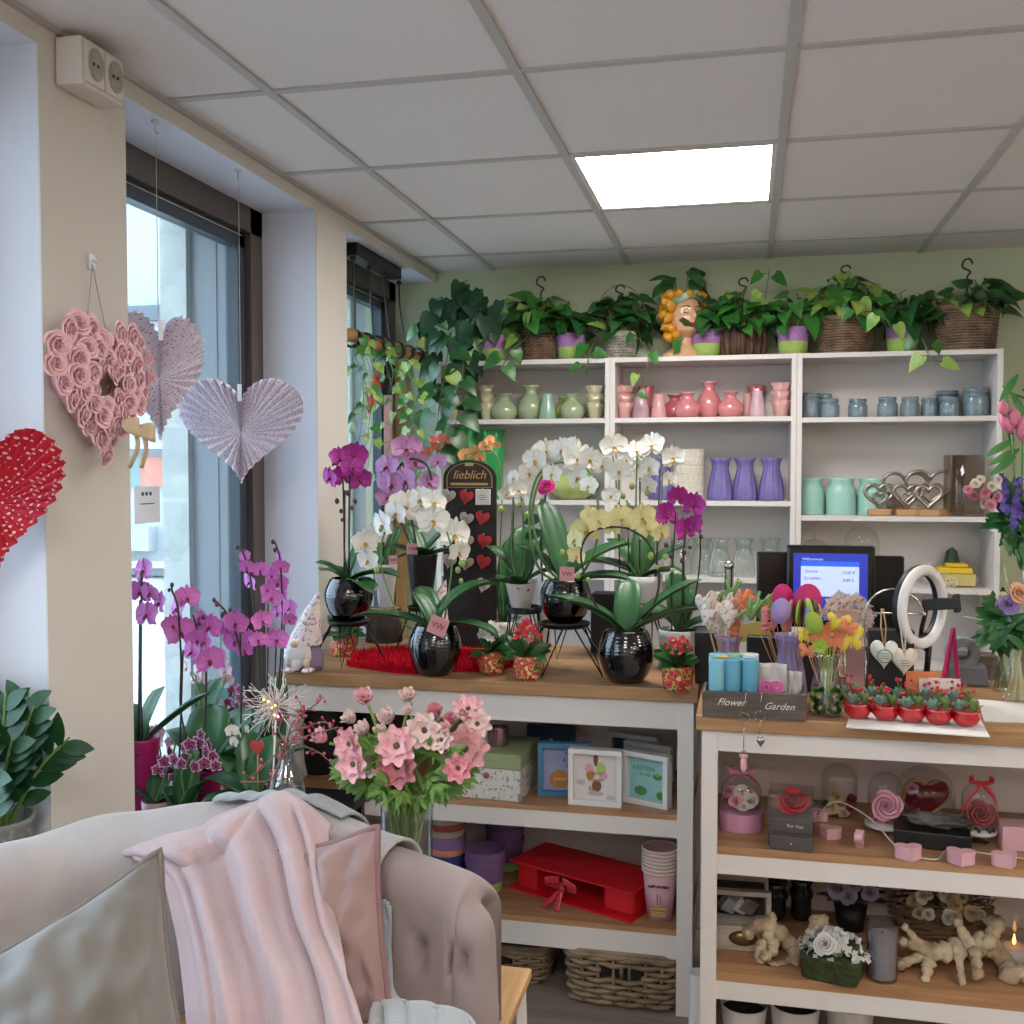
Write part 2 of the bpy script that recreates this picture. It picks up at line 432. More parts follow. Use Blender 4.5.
# outside: concrete reveal with grey metal lining, pavement, the building across the street
mb = MB()
for y0, y1 in ((1.93, 2.24), (3.36, 3.635), (4.9, 5.3)):
    mb.bx(-2.0, -1.90, y0-.03, y1+.03, 0, ZS+.4, 0)
    mb.bx(-1.90, XG-.1, y0, y1, 0, ZS+.3, 1)
    for k in range(2): mb.bx(-1.87+k*.1, -1.80+k*.1, y0-.004-.003*k, y0, 0, ZS+.2, 1)
mb.bx(-2.0, -1.9, YR, 6, ZS+.02, ZS+.6, 0); mb.bx(-1.9, XG-.1, YR, 6, ZS, ZS+.6, 1)
struct(mb.build('wall_outer', ['concrete', 'grey_panel'], smooth=False))
mb = MB(); mb.bx(-30, -1.74, -6, 40, -.12, -.02)
struct(mb.build('ground_outside', 'pavement', smooth=False))
t = thing('street_building', 'white building with window bands across the street outside the shop window', 'building', (-10, 14, 0))
mb = MB(); mb.bx(-18, -5, 14, 20, 0, 32); mb.build('wall', 'facade', t, smooth=False, world=True)
def fz(y): return at(143, y, 13.95).z
mb = MB(); mb.bx(-18, -5, 13.9, 14, fz(321), fz(306)); mb.build('shading_band', 'facade_grey', t, smooth=False, world=True)
for k in range(8):
    x = -11.5+k*.62
    mb = MB(); mb.bx(x, x+.56, 13.93, 14, fz(394), fz(370)); w = mb.build('window', 'facade_blue', t, smooth=False, world=True)
mb = MB(); mb.bx(-18, -5, 13.9, 14, fz(370), fz(366)); mb.bx(-18, -5, 13.9, 14, fz(398), fz(394)); mb.build('window_frame', 'dark_frame', t, smooth=False, world=True)
mb = MB(); mb.bx(-8.72, -7, 13.92, 14, fz(486), fz(457)); mb.build('panel', 'facade_pink', t, smooth=False, world=True)
mb = MB(); mb.bx(-11, -8.72, 13.92, 14, fz(486), fz(457)); mb.build('panel', 'facade_teal', t, smooth=False, world=True)
for a, b in ((445, 449), (560, 566), (640, 644)):
    mb = MB(); mb.bx(-18, -5, 13.7, 14, fz(b), fz(a)); mb.build('ledge', 'facade_grey' if a > 600 else 'concrete', t, smooth=False, world=True)
for z0 in (528, 608):
    for k in range(4):
        mb = MB(); mb.bx(-10.4+k*1.1, -9.6+k*1.1, 13.75, 14, fz(z0+22), fz(z0-2)); mb.build('balcony_box', 'facade', t, smooth=False, world=True)
# printed notice on the pane
t = thing('notice', 'white printed notice sheet stuck on the window pane, low left', 'notice', (XG-.028, 2.62, 1.35))
a = atx(134, 487, XG-.028); b = atx(160, 522, XG-.028)
mb = MB(); mb.bx(XG-.0285, XG-.0275, a.y, b.y, b.z, a.z); mat('paper', '#eef1f6', .6); mb.build('sheet', 'paper', t, smooth=False, world=True)
mat('ink', '#555c66', .7)
mb = MB()
for k in range(3): mb.bx(XG-.0275, XG-.027, (a.y+b.y)/2-.03+k*.02, (a.y+b.y)/2-.018+k*.02, a.z-.025, a.z-.015)
mb.bx(XG-.0275, XG-.027, a.y+.03, b.y-.03, a.z-.05, a.z-.047)
mb.build('print', 'ink', t, smooth=False, world=True)

# ---------------------------------------------------------------- world and sky
w = bpy.data.worlds.new('world'); bpy.context.scene.world = w; w.use_nodes = True
bg = w.node_tree.nodes['Background']; bg.inputs[0].default_value = (.77, .87, 1, 1); bg.inputs[1].default_value = 6.5
sc = bpy.context.scene
sc.view_settings.view_transform = 'Standard'; sc.view_settings.look = 'None'; sc.view_settings.gamma = 1
sc.view_settings.exposure = 0; sc.cycles.transparent_max_bounces = 32
# ================================================================ bookcases (80 cm units, 2.03 m high)
BF = 4.48; BB = YB-.004
zT = 2.03
def bookcase(x0, x1, shelves, label):
    t = thing('bookcase', label, 'bookcase', ((x0+x1)/2, BF, 0), group='white bookcases along the green wall'); w = .021
    for a, b in ((x0, x0+w), (x1-w, x1)):
        mb = MB(); mb.bx(a, b, BF, BB, 0, zT); mb.build('side_panel', 'white_board', t, smooth=False, world=True, bevel=.001)
    mb = MB(); mb.bx(x0+w, x1-w, BF+.001, BB, zT-.02, zT-.001); mb.build('top_board', 'white_board', t, smooth=False, world=True)
    for z in shelves:
        mb = MB(); mb.bx(x0+w, x1-w, BF+.003, BB-.006, z-.02, z); mb.build('shelf_board', 'white_board', t, smooth=False, world=True)
    mb = MB(); mb.bx(x0+w, x1-w, BB-.006, BB, 0, zT-.02); mb.build('back_panel', 'white_board', t, smooth=False, world=True)
    return t
zr = lambda y: at(700, y, BF).z
zq = lambda y: at(900, y, BF).z
R1, R2, R3 = zr(417), zr(501), zr(577.5)
Q1, Q2, Q3 = zq(416.5), zq(516.5), zq(588)
bx0, bx1, bx2, bx3 = -1.345, at(610, 400, BF).x, at(797, 400, BF).x, at(1003, 400, BF).x
zT = at(700, 355.5, BF).z
bookcase(bx0, bx1-.001, (R1, R2, R3, .75, .4, .06), 'white bookcase farthest left, nearest the window, holding green vases')
bookcase(bx1, bx2-.001, (R1, R2, R3, .75, .4, .06), 'white middle bookcase holding pink and purple vases')
bookcase(bx2, bx3, (Q1, Q2, Q3, .75, .4, .06), 'white right hand bookcase holding blue grey jars and mint vases')

mat('back_greige', '#d9cac2', .6)
# ================================================================ display counters
def counter(name, label, x0, x1, y0, y1, shelves, legw, over=.012, xl=None):
    t = thing(name, label, 'display counter', ((x0+x1)/2, y0, 0))
    mb = MB(); mb.bx(x0, x1, y0, y1, .902, .94); mb.build('counter_top', 'oak', t, smooth=False, world=True, bevel=.003)
    a, b = x0+over, x1-over; c, d = y0+over, y1-over; bk = y0+.46
    for u in (a, b-legw):
        for v in (c, d-legw):
            mb = MB(); mb.bx(u, u+legw, v, v+legw, 0, .9015); mb.build('leg', 'white_paint', t, smooth=False, world=True, bevel=.002)
    mb = MB(); mb.bx(a+legw, b-legw, c+.004, c+.022, shelves[0][2], .9015); mb.build('apron', 'white_paint', t, smooth=False, world=True)
    for zt, zm, zb in shelves[1:]:
        mb = MB(); mb.bx(a+.001, b-.001, c+.002, d-.02, zm, zt)
        # notch: the board sits between the legs at the front
        mb = MB(); mb.bx(a+legw, b-legw, c+.003, bk-.001, zm, zt); mb.bx(a+.004, a+legw, c+legw, bk-.001, zm, zt); mb.bx(b-legw, b-.004, c+legw, bk-.001, zm, zt)
        mb.build('shelf_board', 'oak2', t, smooth=False, world=True)
        mb = MB(); mb.bx(a+legw, b-legw, c+.004, c+.024, zb, zm); mb.build('shelf_rail', 'white_paint', t, smooth=False, world=True)
    mb = MB(); mb.bx(a+.004, b-.004, bk, bk+.012, .08, .9015); mb.build('back_panel', 'back_greige', t, smooth=False, world=True)
    for u in (a+.01, b-.022):
        mb = MB(); mb.bx(u, u+.012, c+legw, d-legw, .08, .9015); mb.build('side_panel', 'white_paint', t, smooth=False, world=True)
    return t
S1, S2 = .577, .247          # left counter shelf surfaces
T1, T2 = .607, .285          # right counter shelf surfaces
counter('display_counter', 'oak topped white display counter on the left, holding frames, pots and baskets', -1.40, -.128, 2.95, 3.62,
        ((0, 0, .822), (S1, .563, .512), (S2, .231, .162)), .045)
counter('display_counter', 'oak topped white sales counter on the right, holding domes and twisted roots', -.120, 1.35, 2.645, 3.40,
        ((0, 0, .848), (T1, .586, .536), (T2, .262, .214)), .04, over=.014)
# ================================================================ ceramics on the bookcases
mat('gl_green', '#9dac88', .18, coat=.5); mat('gl_green2', '#8fb09a', .18, coat=.5); mat('gl_cream', '#bdb492', .22, coat=.4)
mat('gl_yellowgreen', '#aab468', .2, coat=.4); mat('gl_deepgreen', '#2f9a52', .2, coat=.4)
mat('gl_pink', '#c97d80', .18, coat=.6); mat('gl_pink2', '#d09c98', .2, coat=.5); mat('gl_lilacpink', '#c2a3ad', .2, coat=.5); mat('gl_rose', '#b95f68', .2, coat=.5)
mat('gl_jar', '#7b8f97', .22, coat=.5, col2='#667a84', scale=9); mat('gl_jarband', '#5f6a6e', .3)
mat('purple_frost', '#675c98', .4, col2='#746aa4', scale=4); mat('mint_frost', '#9bc9be', .4)
mat('pot_pattern', '#cdc6b8', .5, bump=0); mat('pot_groove', '#8f887c', .6)
PB = {  # unit profiles (radius, height)
 'belly': [(.001, 0), (.3, 0), (.42, .08), (.5, .28), (.48, .45), (.36, .64), (.22, .76), (.2, .86), (.26, .95), (.33, 1.0), (.3, .995), (.17, .88), (.17, .7)],
 'cone': [(.001, 0), (.44, 0), (.5, .06), (.46, .3), (.38, .6), (.3, .88), (.3, 1), (.26, 1), (.26, .8)],
 'jar': [(.001, 0), (.44, 0), (.49, .05), (.5, .2), (.5, .6), (.47, .7), (.42, .76), (.42, .82), (.47, .85), (.47, .9), (.42, .93), (.46, .97), (.46, 1), (.38, 1), (.38, .7)],
 'hour': [(.001, 0), (.46, 0), (.5, .05), (.49, .22), (.43, .45), (.34, .66), (.3, .78), (.34, .9), (.43, 1), (.4, 1), (.27, .78), (.31, .66)],
 'mint': [(.001, 0), (.48, 0), (.5, .03), (.5, .62), (.46, .72), (.4, .8), (.42, .92), (.46, 1), (.43, 1), (.37, .8), (.42, .68)],
 'cup': [(.001, 0), (.3, 0), (.33, .06), (.4, .6), (.52, 1), (.48, 1), (.36, .5)],
 'bowl': [(.001, 0), (.25, 0), (.3, .06), (.46, .35), (.5, .6), (.44, .85), (.36, 1), (.33, 1), (.4, .8)],
 'deep': [(.001, 0), (.38, 0), (.42, .06), (.42, .5), (.5, .62), (.5, .7), (.38, .85), (.5, 1), (.46, 1), (.34, .85)],
 'cyl': [(.001, 0), (.49, 0), (.5, .02), (.5, 1), (.47, 1), (.47, .06), (.001, .05)],
}
def pot_mb(kind, w, h, n=24, rip=None): return MB().lathe([(r*w, z*h) for r, z in PB[kind]], n=n, rip=rip, cap=None)
VM = {}
def vase(name, kind, x, yb, wpx, ytop, m, label, group, Y, Z, cat='vase', rip=None, ripk='', n=24, rz=0):
    k = mpp(x, Y); w = wpx*k; c = at(x, yb, Y)
    h = at(x, ytop, Y).z-Z
    key = (kind, m, ripk); 
    if key not in VM:
        VM[key] = proto(pot_mb(kind, 1, 1, n, rip), name, m)
    o = inst(VM[key], name, None, (c.x, Y, Z), (0, 0, rz), (w, w, h)); tag(o, label, cat, group)
    return o
flute = lambda a, z: 1+.05*math.cos(12*a)
def tulip(a, z): return 1+.11*z*math.cos(6*a)
G1 = 'green glazed vases on the top left shelf'
YV = 4.60
def stack3(x, wpx, y0, y1, m, label, group, Y=YV, Z=R1, name='tulip_cup'):
    """three tulip shaped cups nested in a pile: three things"""
    k = mpp(x, Y); c = at(x, 400, Y); H = at(x, y0, Y).z-Z; w = wpx*k; h = H*.5
    if ('t', m) not in VM: VM[('t', m)] = proto(pot_mb('cup', 1, 1, 24, tulip), name, m)
    for i in range(3):
        o = inst(VM[('t', m)], name, None, (c.x, Y, Z+i*(H-h)/2), (0, 0, i*.2), (w, w, h))
        tag(o, label % ('lowest', 'middle', 'topmost')[i], 'cup', group)
    return
stack3(452, 17, 387, 0, 'gl_cream', '%s cream tulip cup in the stack at the window end of the green shelf', G1)
vase('vase', 'cone', 468, 0, 13, 396, 'gl_green2', 'slim pale aqua cone vase right of the leftmost cream cups', G1, YV, R1)
vase('vase', 'belly', 476, 0, 17, 396, 'gl_green', 'green vase mostly hidden behind the aqua cone vase', G1, 4.68, R1)
stack3(487, 16, 386, 0, 'gl_cream', '%s cream tulip cup in the stack second from the left on the green shelf', G1)
vase('vase', 'belly', 504, 0, 27, 394, 'gl_green', 'squat round green glazed vase right of the second cup stack', G1, YV, R1)
vase('vase', 'belly', 531, 0, 28, 386, 'gl_green', 'tallest round bellied green glazed vase with flared lip', G1, YV+.03, R1)
vase('vase', 'cone', 548, 0, 18, 394, 'gl_green2', 'pale aqua cone vase between two round green vases', G1, YV-.03, R1)
vase('vase', 'belly', 563, 0, 16, 397, 'gl_yellowgreen', 'olive green vase half hidden behind the aqua cone vase', G1, 4.68, R1)
vase('vase', 'belly', 573, 0, 26, 394, 'gl_green', 'squat round green vase left of the last cup stack', G1, YV, R1)
stack3(595, 19, 386, 0, 'gl_cream', '%s cream tulip cup in the stack at the right end of the green shelf', G1)
G2 = 'pink glazed vases on the top middle shelf'
stack3(625, 19, 386, 0, 'gl_pink2', '%s pale pink tulip cup in the stack at the left end of the pink shelf', G2)
vase('vase', 'cup', 648, 0, 15, 386, 'gl_rose', 'dark rose cup standing behind the lilac cone vase on the left', G2, 4.69, R1, rip=tulip, ripk='t')
vase('vase', 'cone', 643, 0, 18, 393, 'gl_lilacpink', 'lilac pink cone vase beside the left cup stack', G2, YV-.02, R1)
vase('vase', 'cone', 661, 0, 17, 394, 'gl_pink2', 'pale salmon cone vase left of the round pink vases', G2, YV-.02, R1)
vase('vase', 'belly', 677, 0, 26, 395, 'gl_rose', 'rose vase tucked behind the left squat pink vase', G2, 4.68, R1)
vase('vase', 'belly', 690, 0, 27, 393, 'gl_pink', 'squat round pink vase left of the tall pink vase', G2, YV-.04, R1)
vase('vase', 'belly', 712, 0, 27, 382, 'gl_pink', 'tallest round pink vase in the middle of the shelf', G2, YV+.02, R1)
vase('vase', 'belly', 734, 0, 27, 392, 'gl_pink', 'squat round pink vase right of the tall pink vase', G2, YV-.04, R1)
vase('vase', 'cone', 751, 0, 14, 394, 'gl_pink2', 'salmon cone vase half behind the right lilac cone vase', G2, 4.67, R1)
vase('vase', 'cup', 760, 0, 17, 386, 'gl_rose', 'dark rose cup showing above the right lilac cone vase', G2, 4.70, R1, rip=tulip, ripk='t')
vase('vase', 'cone', 761, 0, 18, 391, 'gl_lilacpink', 'lilac pink cone vase near the right end of the pink shelf', G2, YV-.04, R1)
stack3(781, 20, 383, 0, 'gl_pink2', '%s pale pink tulip cup in the stack at the right end of the pink shelf', G2)
vase('vase', 'cup', 788, 0, 14, 388, 'gl_rose', 'dark rose cup squeezed against the shelf side behind the right cup stack', G2, 4.70, R1, rip=tulip, ripk='t')
G3 = 'blue grey glazed jars on the top right shelf'
for x, w, yt, Y, l in ((814, 24, 393, YV, 'widest blue grey jar at the left end of the jar shelf'), (830, 15, 394, 4.70, 'blue grey jar hidden behind the second jar from the left'),
    (835, 19, 399, YV-.04, 'small blue grey jar close beside the wide left jar'), (863, 20, 399, YV, 'small blue grey jar standing alone, third in the front row'),
    (893, 21, 397, YV, 'blue grey jar in the centre of the row'), (916, 20, 397, YV, 'blue grey jar right of the centre jar'), (936, 19, 398, YV+.02, 'darker blue grey jar between two pale jars'),
    (953, 26, 391, 4.70, 'taller blue grey jar rising behind the second jar from the right'), (956, 20, 397, YV-.03, 'blue grey jar left of the largest jar'), (982, 28, 388, YV, 'largest blue grey jar at the right end of the shelf')):
    vase('storage_jar', 'jar', x, 0, w, yt, 'gl_jar', l, G3, Y, Q1, cat='jar')
# second row
YW = 4.60
G4 = 'green vases on the second left shelf'
vase('vase', 'deep', 466, 0, 26, 428, 'gl_deepgreen', 'tall emerald green vase half behind the black sign, farther left', G4, YW, R2)
vase('vase', 'deep', 492, 0, 26, 430, 'gl_deepgreen', 'tall emerald green vase right of the other emerald vase', G4, YW, R2)
vase('bowl', 'bowl', 574, 0, 54, 474, 'gl_yellowgreen', 'ribbed yellow green bowl behind the white orchid arch', G4, YW, R2, cat='bowl', rip=flute, ripk='f', n=36)
# patterned cream pot with raised triangles
c = at(692, 0, YW); k = mpp(692, YW)
def tri(a, z):
    u = a*16/(2*PI); v = z/ .215*6
    f1 = abs((u+v/2) % 1-.5); f2 = abs((u-v/2) % 1-.5); f3 = abs(v % 1-.5)
    return 1-(.045 if max(f1, f2, f3) > .42 else 0)
mb = MB(); Hh = at(692, 449, YW).z-R2; W2 = 15.5*k
mb.grid(lambda u, v: V((W2*tri(2*PI*u, v*.215)*math.cos(2*PI*u), W2*tri(2*PI*u, v*.215)*math.sin(2*PI*u), v*Hh)), 128, 60, cu=True)
mb.lathe([(W2, Hh), (W2*.92, Hh), (W2*.9, .02), (.001, .02)], n=32, cap=None)
o = mb.build('planter', 'pot_pattern', ang=.5); o.location = (c.x, YW, R2); tag(o, 'tall cream planter with embossed triangle pattern beside the purple vases', 'planter')
G5 = 'frosted purple vases on the second middle shelf'
for x, Y, l in ((664, YW+.05, 'frosted purple vase partly behind the white orchids, left of the cream planter'), (724, YW, 'frosted purple vase just right of the cream planter'),
             (749, YW+.01, 'frosted purple vase in the middle of the row of three'), (776, YW, 'frosted purple vase at the right end against the bookcase side')):
    vase('vase', 'hour', x, 0, 26, 458, 'purple_frost', l, G5, Y, R2, rip=flute, ripk='f', n=48)
G6 = 'mint green vases on the second right shelf'
mint = lambda a, z: 1+.02*math.cos(28*a+ (PI if int(z*24) % 2 else 0))
for x, w, l in ((815, 30, 'mint vase at the left end of the shelf'), (847, 31, 'mint vase in the middle of the three'), (879, 31, 'mint vase behind the silver heart ornaments')):
    vase('vase', 'mint', x, 0, w, 478, 'mint_frost', l, G6, YW+.02, Q2, n=64, rip=mint, ripk='m')
# clear glass vases, third row
G7 = 'clear glass vases on the third middle shelf'
for x, Y, l in ((655, 4.58, 'clear glass vase hidden behind orchid leaves, leftmost of the glass row'), (684, 4.62, 'clear glass vase behind the magenta orchid'), (706, 4.66, 'clear fluted glass vase third from the left of the glass row'), (724, 4.56, 'clear fluted glass vase in the middle of the glass row'),
             (748, 4.58, 'clear fluted glass vase second from the right of the glass row'), (775, 4.62, 'clear glass vase behind the black till screen')):
    vase('glass_vase', 'hour', x, 0, 24, 538, 'glass_green', l, G7, Y, R3, rip=flute, ripk='f', n=48)
for x, l in ((488, 'clear glass vase in the shadow right of the black sign'), (592, 'clear glass vase behind the purple lit orchid arch')):
    pass
# glass cylinders and domes on the right bookcase
for x, Y, w, l in ((962, 4.64, 22, 'tall clear glass cylinder at the back left of the amber one'), (975, 4.58, 36, 'smoky glass cylinder beside the pink roses')):
    vase('glass_cylinder', 'cyl', x, 0, w, 455, 'glass_smoke', l, 'glass cylinders beside the pink roses', Y, Q2, cat='vase')
def dome(x, wpx, ytop, label, Y, Z, knob=True):
    k = mpp(x, Y); r = wpx*k/2; c = at(x, 0, Y); h = at(x, ytop, Y).z-Z
    t = thing('glass_dome', label, 'glass dome', (c.x, Y, Z), group='clear glass domes behind the till')
    mb = MB(); mb.lathe([(r, .012)]+[(r, h*.5)]+[(r*math.cos(a), h-r+r*math.sin(a)) for a in [i*PI/16 for i in range(0, 8)]]+[(.001, h)], n=32, cap=None)
    mb.build('glass_cover', 'glass', t)
    mb = MB(); mb.lathe([(.001, 0), (r*1.08, 0), (r*1.08, .01), (.001, .012)], n=32, cap=None); mb.build('base', 'oak', t)
    if knob: mb = MB(); mb.ell((0, 0, h+.012), .012, 10, 6); mb.build('knob', 'glass_green', t)
dome(820, 34, 539, 'clear glass dome with round knob left behind the till screen', 4.6, Q3)
dome(869, 36, 526, 'taller clear glass dome behind the right edge of the till screen', 4.62, Q3, False)
# silver heart ornaments
mat('silver', '#a59c90', .3, metal=.9); mat('block_wood', '#b58a5f', .6)
def heart_orn(x, ybot, wpx, ytop, label, Y, Z, double=False, rz=0):
    k = mpp(x, Y); w = wpx*k; c = at(x, 0, Y); H = at(x, ytop, Y).z-Z
    t = thing('heart_ornament', label, 'ornament', (c.x, Y, Z), rz, group='silver heart ornaments on wooden blocks')
    mb = MB(); mb.box((0, 0, .014), (w*.8, .05, .026)); mb.build('wood_base', 'block_wood', t, smooth=False, bevel=.003)
    h = H-.028
    mb = MB(); mb.tube([(px_, 0, .03+h*.48+pz) for px_, pz in heart(32, w, h*.96)], .0075, 8, closed=True); mb.build('heart_ring', 'silver', t)
    if double:
        mb = MB(); mb.tube([(px_+.0, -.012, .03+h*.38+pz) for px_, pz in heart(24, w*.5, h*.5)], .005, 8, closed=True); mb.build('small_heart', 'silver', t)
G8 = 'silver heart ornaments on wooden blocks'
heart_orn(912, 0, 46, 472, 'large silver open heart ornament standing behind the smaller hearts', 4.68, Q2, True)
heart_orn(938, 0, 50, 470, 'large silver open heart ornament nearest the glass cylinder', 4.64, Q2, True)
heart_orn(886, 0, 30, 484, 'small silver heart ornament at the left of the group', 4.56, Q2, True)
heart_orn(915, 0, 30, 485, 'small double silver heart ornament with white tag, second from the left in front', 4.55, Q2, True)
heart_orn(936, 0, 27, 486, 'small silver heart ornament in front, right of the double one', 4.53, Q2)
# yellow bike box on third right shelf
mat('yellow_box', '#d4b21e', .5); mat('box_clear', '#bfae6a', .5); mat('cactus_green', '#3e5a44', .6); mat('white_wire', '#d6d6d0', .4)
Yb = 4.60; c = at(965, 0, Yb)
t = thing('gift_box', 'flat yellow and straw coloured packed gift box on the lowest visible right shelf', 'box', (c.x, Yb, Q3))
mb = MB(); mb.box((0, 0, .03), (.14, .1, .05)); mb.build('box_tray', 'box_clear', t, smooth=False, bevel=.004)
mb = MB(); mb.box((-.01, 0, .068), (.13, .1, .024), taper=1.06); mb.box((.0, -.01, .088), (.08, .07, .014)); mb.build('box_lid', 'yellow_box', t, smooth=False, bevel=.004)
c = at(951, 0, 4.52); t = thing('bicycle_ornament', 'small white wire bicycle ornament in front of the yellow gift box', 'ornament', (c.x, 4.515, Q3))
for dx, r in ((-.035, .03), (.035, .022)):
    mb = MB(); mb.tube([(dx+r*math.cos(a), 0, r+.002+r*math.sin(a)) for a in [i*PI/10 for i in range(20)]], .002, 5, closed=True)
    for q in range(6): mb.tube([(dx, 0, r+.002), (dx+r*math.cos(q*PI/3), 0, r+.002+r*math.sin(q*PI/3))], .001, 4)
    mb.build('wheel', 'white_wire', t)
mb = MB(); mb.tube([(-.035, 0, .032), (-.005, 0, .02), (.035, 0, .024)], .0022, 5); mb.tube([(-.035, 0, .032), (-.045, 0, .095), (-.055, 0, .1)], .0022, 5); mb.tube([(-.005, 0, .02), (-.04, 0, .07), (.02, 0, .06), (.035, 0, .024)], .0022, 5); mb.build('bicycle_frame', 'white_wire', t)
c = at(961, 0, 4.7); mb = MB(); mb.lathe([(.001, 0), (.03, 0), (.032, .02), (.03, .09), (.018, .14), (.001, .155)], n=14, rip=lambda a, z: 1+.1*math.cos(8*a), cap=None)
o = mb.build('cactus_figure', 'cactus_green'); o.location = (c.x, 4.7, Q3); tag(o, 'dark green knobbly figure rising behind the yellow gift box', 'ornament')
# ================================================================ plants along the top of the bookcases
ZTOP = zT
mat('wicker', '#8d7358', .6, col2='#5d4636', scale=22, lo=.3, hi=.7); mat('wicker_grey', '#a09a8c', .65, col2='#76705f', scale=20)
mat('wicker_white', '#b8b5a8', .7, col2='#8d8b7c', scale=25)
mat('wicker_brown', '#8c7460', .6, col2='#63503f', scale=18)
mat('felt_lilac', '#a877b0', .9, bump=.3, bscale=120); mat('felt_lime', '#a3bf66', .9, bump=.3, bscale=120)
mat('bark', '#6f5240', .85, col2='#453127', scale=9, stretch=(6, 6, 1.2), bump=.8, bscale=14)
mat('rattan', '#a08462', .6); mat('plastic_dark', '#26282a', .4)
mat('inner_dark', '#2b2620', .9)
def wicker_round(mb, r0, r1, h, rows, stakes, thick=.004, m=0, z0=0, sx=1, sy=1):
    for j in range(rows):
        t = (j+.5)/rows; r = r0+(r1-r0)*t; z = z0+h*t; N = stakes*4
        mb.tube([((r+thick*.9*math.cos(i*PI/2+(PI if j % 2 else 0)))*math.cos(2*PI*i/N)*sx, (r+thick*.9*math.cos(i*PI/2+(PI if j % 2 else 0)))*math.sin(2*PI*i/N)*sy, z+rnd(-.0008, .0008)) for i in range(N)], h/rows*.52, 5, closed=True, m=m)
    for i in range(stakes):
        a = 2*PI*i/stakes; mb.tube([(r0*math.cos(a)*sx, r0*math.sin(a)*sy, z0), (r1*math.cos(a)*sx, r1*math.sin(a)*sy, z0+h)], thick*.8, 5, m=m)
    R_ = (r0+(r1-r0)); 
    for dz in (0, .006): mb.tube([(R_*math.cos(a)*sx, R_*math.sin(a)*sy, z0+h+dz) for a in [i*PI/24 for i in range(48)]], thick*1.5, 6, closed=True, m=m)
def leafy(mb, n, R_, H, z0, L=.09, spread=.9, seed=0, m2=.15, hl=True, asp=.62):
    """pothos crown: many heart leaves on petioles springing out of a pot at height z0"""
    rg = random.Random(seed)
    for i in range(n):
        az = rg.uniform(0, 2*PI); el = rg.uniform(.0, 1.35); rr = R_*rg.uniform(.55, 1)
        p = V((math.cos(az)*math.cos(el)*rr, math.sin(az)*math.cos(el)*rr*.75, z0+H*math.sin(el)*rg.uniform(.5, 1)))
        b = V((math.cos(az)*.03, math.sin(az)*.03, z0-.01)); mid = b.lerp(p, .5)+V((0, 0, .03))
        mb.tube(spline([b, mid, p], 4), .0018, 4, m=1, cap=False)
        d = V((math.cos(az)*.8+rg.uniform(-.5, .5), math.sin(az)*.6+rg.uniform(-.5, .3), rg.uniform(-.8, .25)))
        nn = V((math.cos(az)*.5, -.7, .9))+V((rg.uniform(-.6, .6), rg.uniform(-.6, .4), 0))
        l = L*rg.uniform(.7, 1.15); mm = 2 if rg.random() < m2 else 0
        (heart_leaf if hl else oval_leaf)(mb, p, d, nn, l, l*(asp*1.3 if hl else asp), m=mm, fold=rg.uniform(.1, .4), curl=rg.uniform(.1, .5))
def vine(mb, pts, nl, L=.08, seed=0, m2=.2, r=.0022):
    rg = random.Random(seed); sp = spline(pts, 8); mb.tube(sp, r, 5, m=1)
    for i in range(nl):
        p = sp[int((i+.6)/nl*(len(sp)-1))]; s = 1 if i % 2 else -1
        q = p+V((s*rg.uniform(.015, .035), rg.uniform(-.03, 0), rg.uniform(-.005, .02)))
        mb.tube([p, q], .0013, 4, m=1, cap=False); l = L*rg.uniform(.7, 1.1)
        heart_leaf(mb, q, (s*rg.uniform(.3, .9), rg.uniform(-.3, .1), rg.uniform(-1, -.3)), (s*.3, -1, .5), l, l*.8, m=2 if rg.random() < m2 else 0, fold=.2, curl=rg.uniform(.1, .4))
LM = ['leaf_dark', 'stem_green', 'leaf_light']
LMm = ['leaf_mid', 'stem_green', 'leaf_light']
def hook(t, loc, h):
    mb = MB(); x, y, z = loc
    mb.tube(spline([(x, y, z), (x, y, z+h*.45), (x+.012, y, z+h*.6), (x-.018, y, z+h*.75), (x-.014, y, z+h*.95), (x+.008, y, z+h), (x+.02, y, z+h*.85)], 5), .004, 6)
    for k in range(3):
        a = k*2.1+.5; mb.tube([(x, y, z+.01), (x+.06*math.cos(a), y+.05*math.sin(a), z-.1)], .0014, 4)
    mb.build('hanger_hook', 'plastic_dark', t)
def felt_pot(x, label, seed, n=30, L=.095):
    Y = 4.60; c = at(x, 355, Y); t = thing('pothos_plant', label, 'potted plant', (c.x, Y, ZTOP), group='pothos plants in two tone felt pots')
    H = .118; W = .068
    mb = MB(); mb.lathe([(.001, 0), (W*.82, 0), (W*.91, H*.5)], n=28, cap=None); mb.lathe([(W*.91, H*.5), (W, H), (W*.94, H), (W*.9, H*.86)], n=28, m=1, cap=None); mb.lathe([(W*.9, H*.86), (.001, H*.87)], n=28, m=2, cap=None)
    mb.build('pot', ['felt_lime', 'felt_lilac', 'soil'], t)
    mb = MB(); leafy(mb, n+8, .14, .15, H, L=L, seed=seed, m2=.07); mb.build('foliage', LMm if seed % 2 else LM, t)
    return t
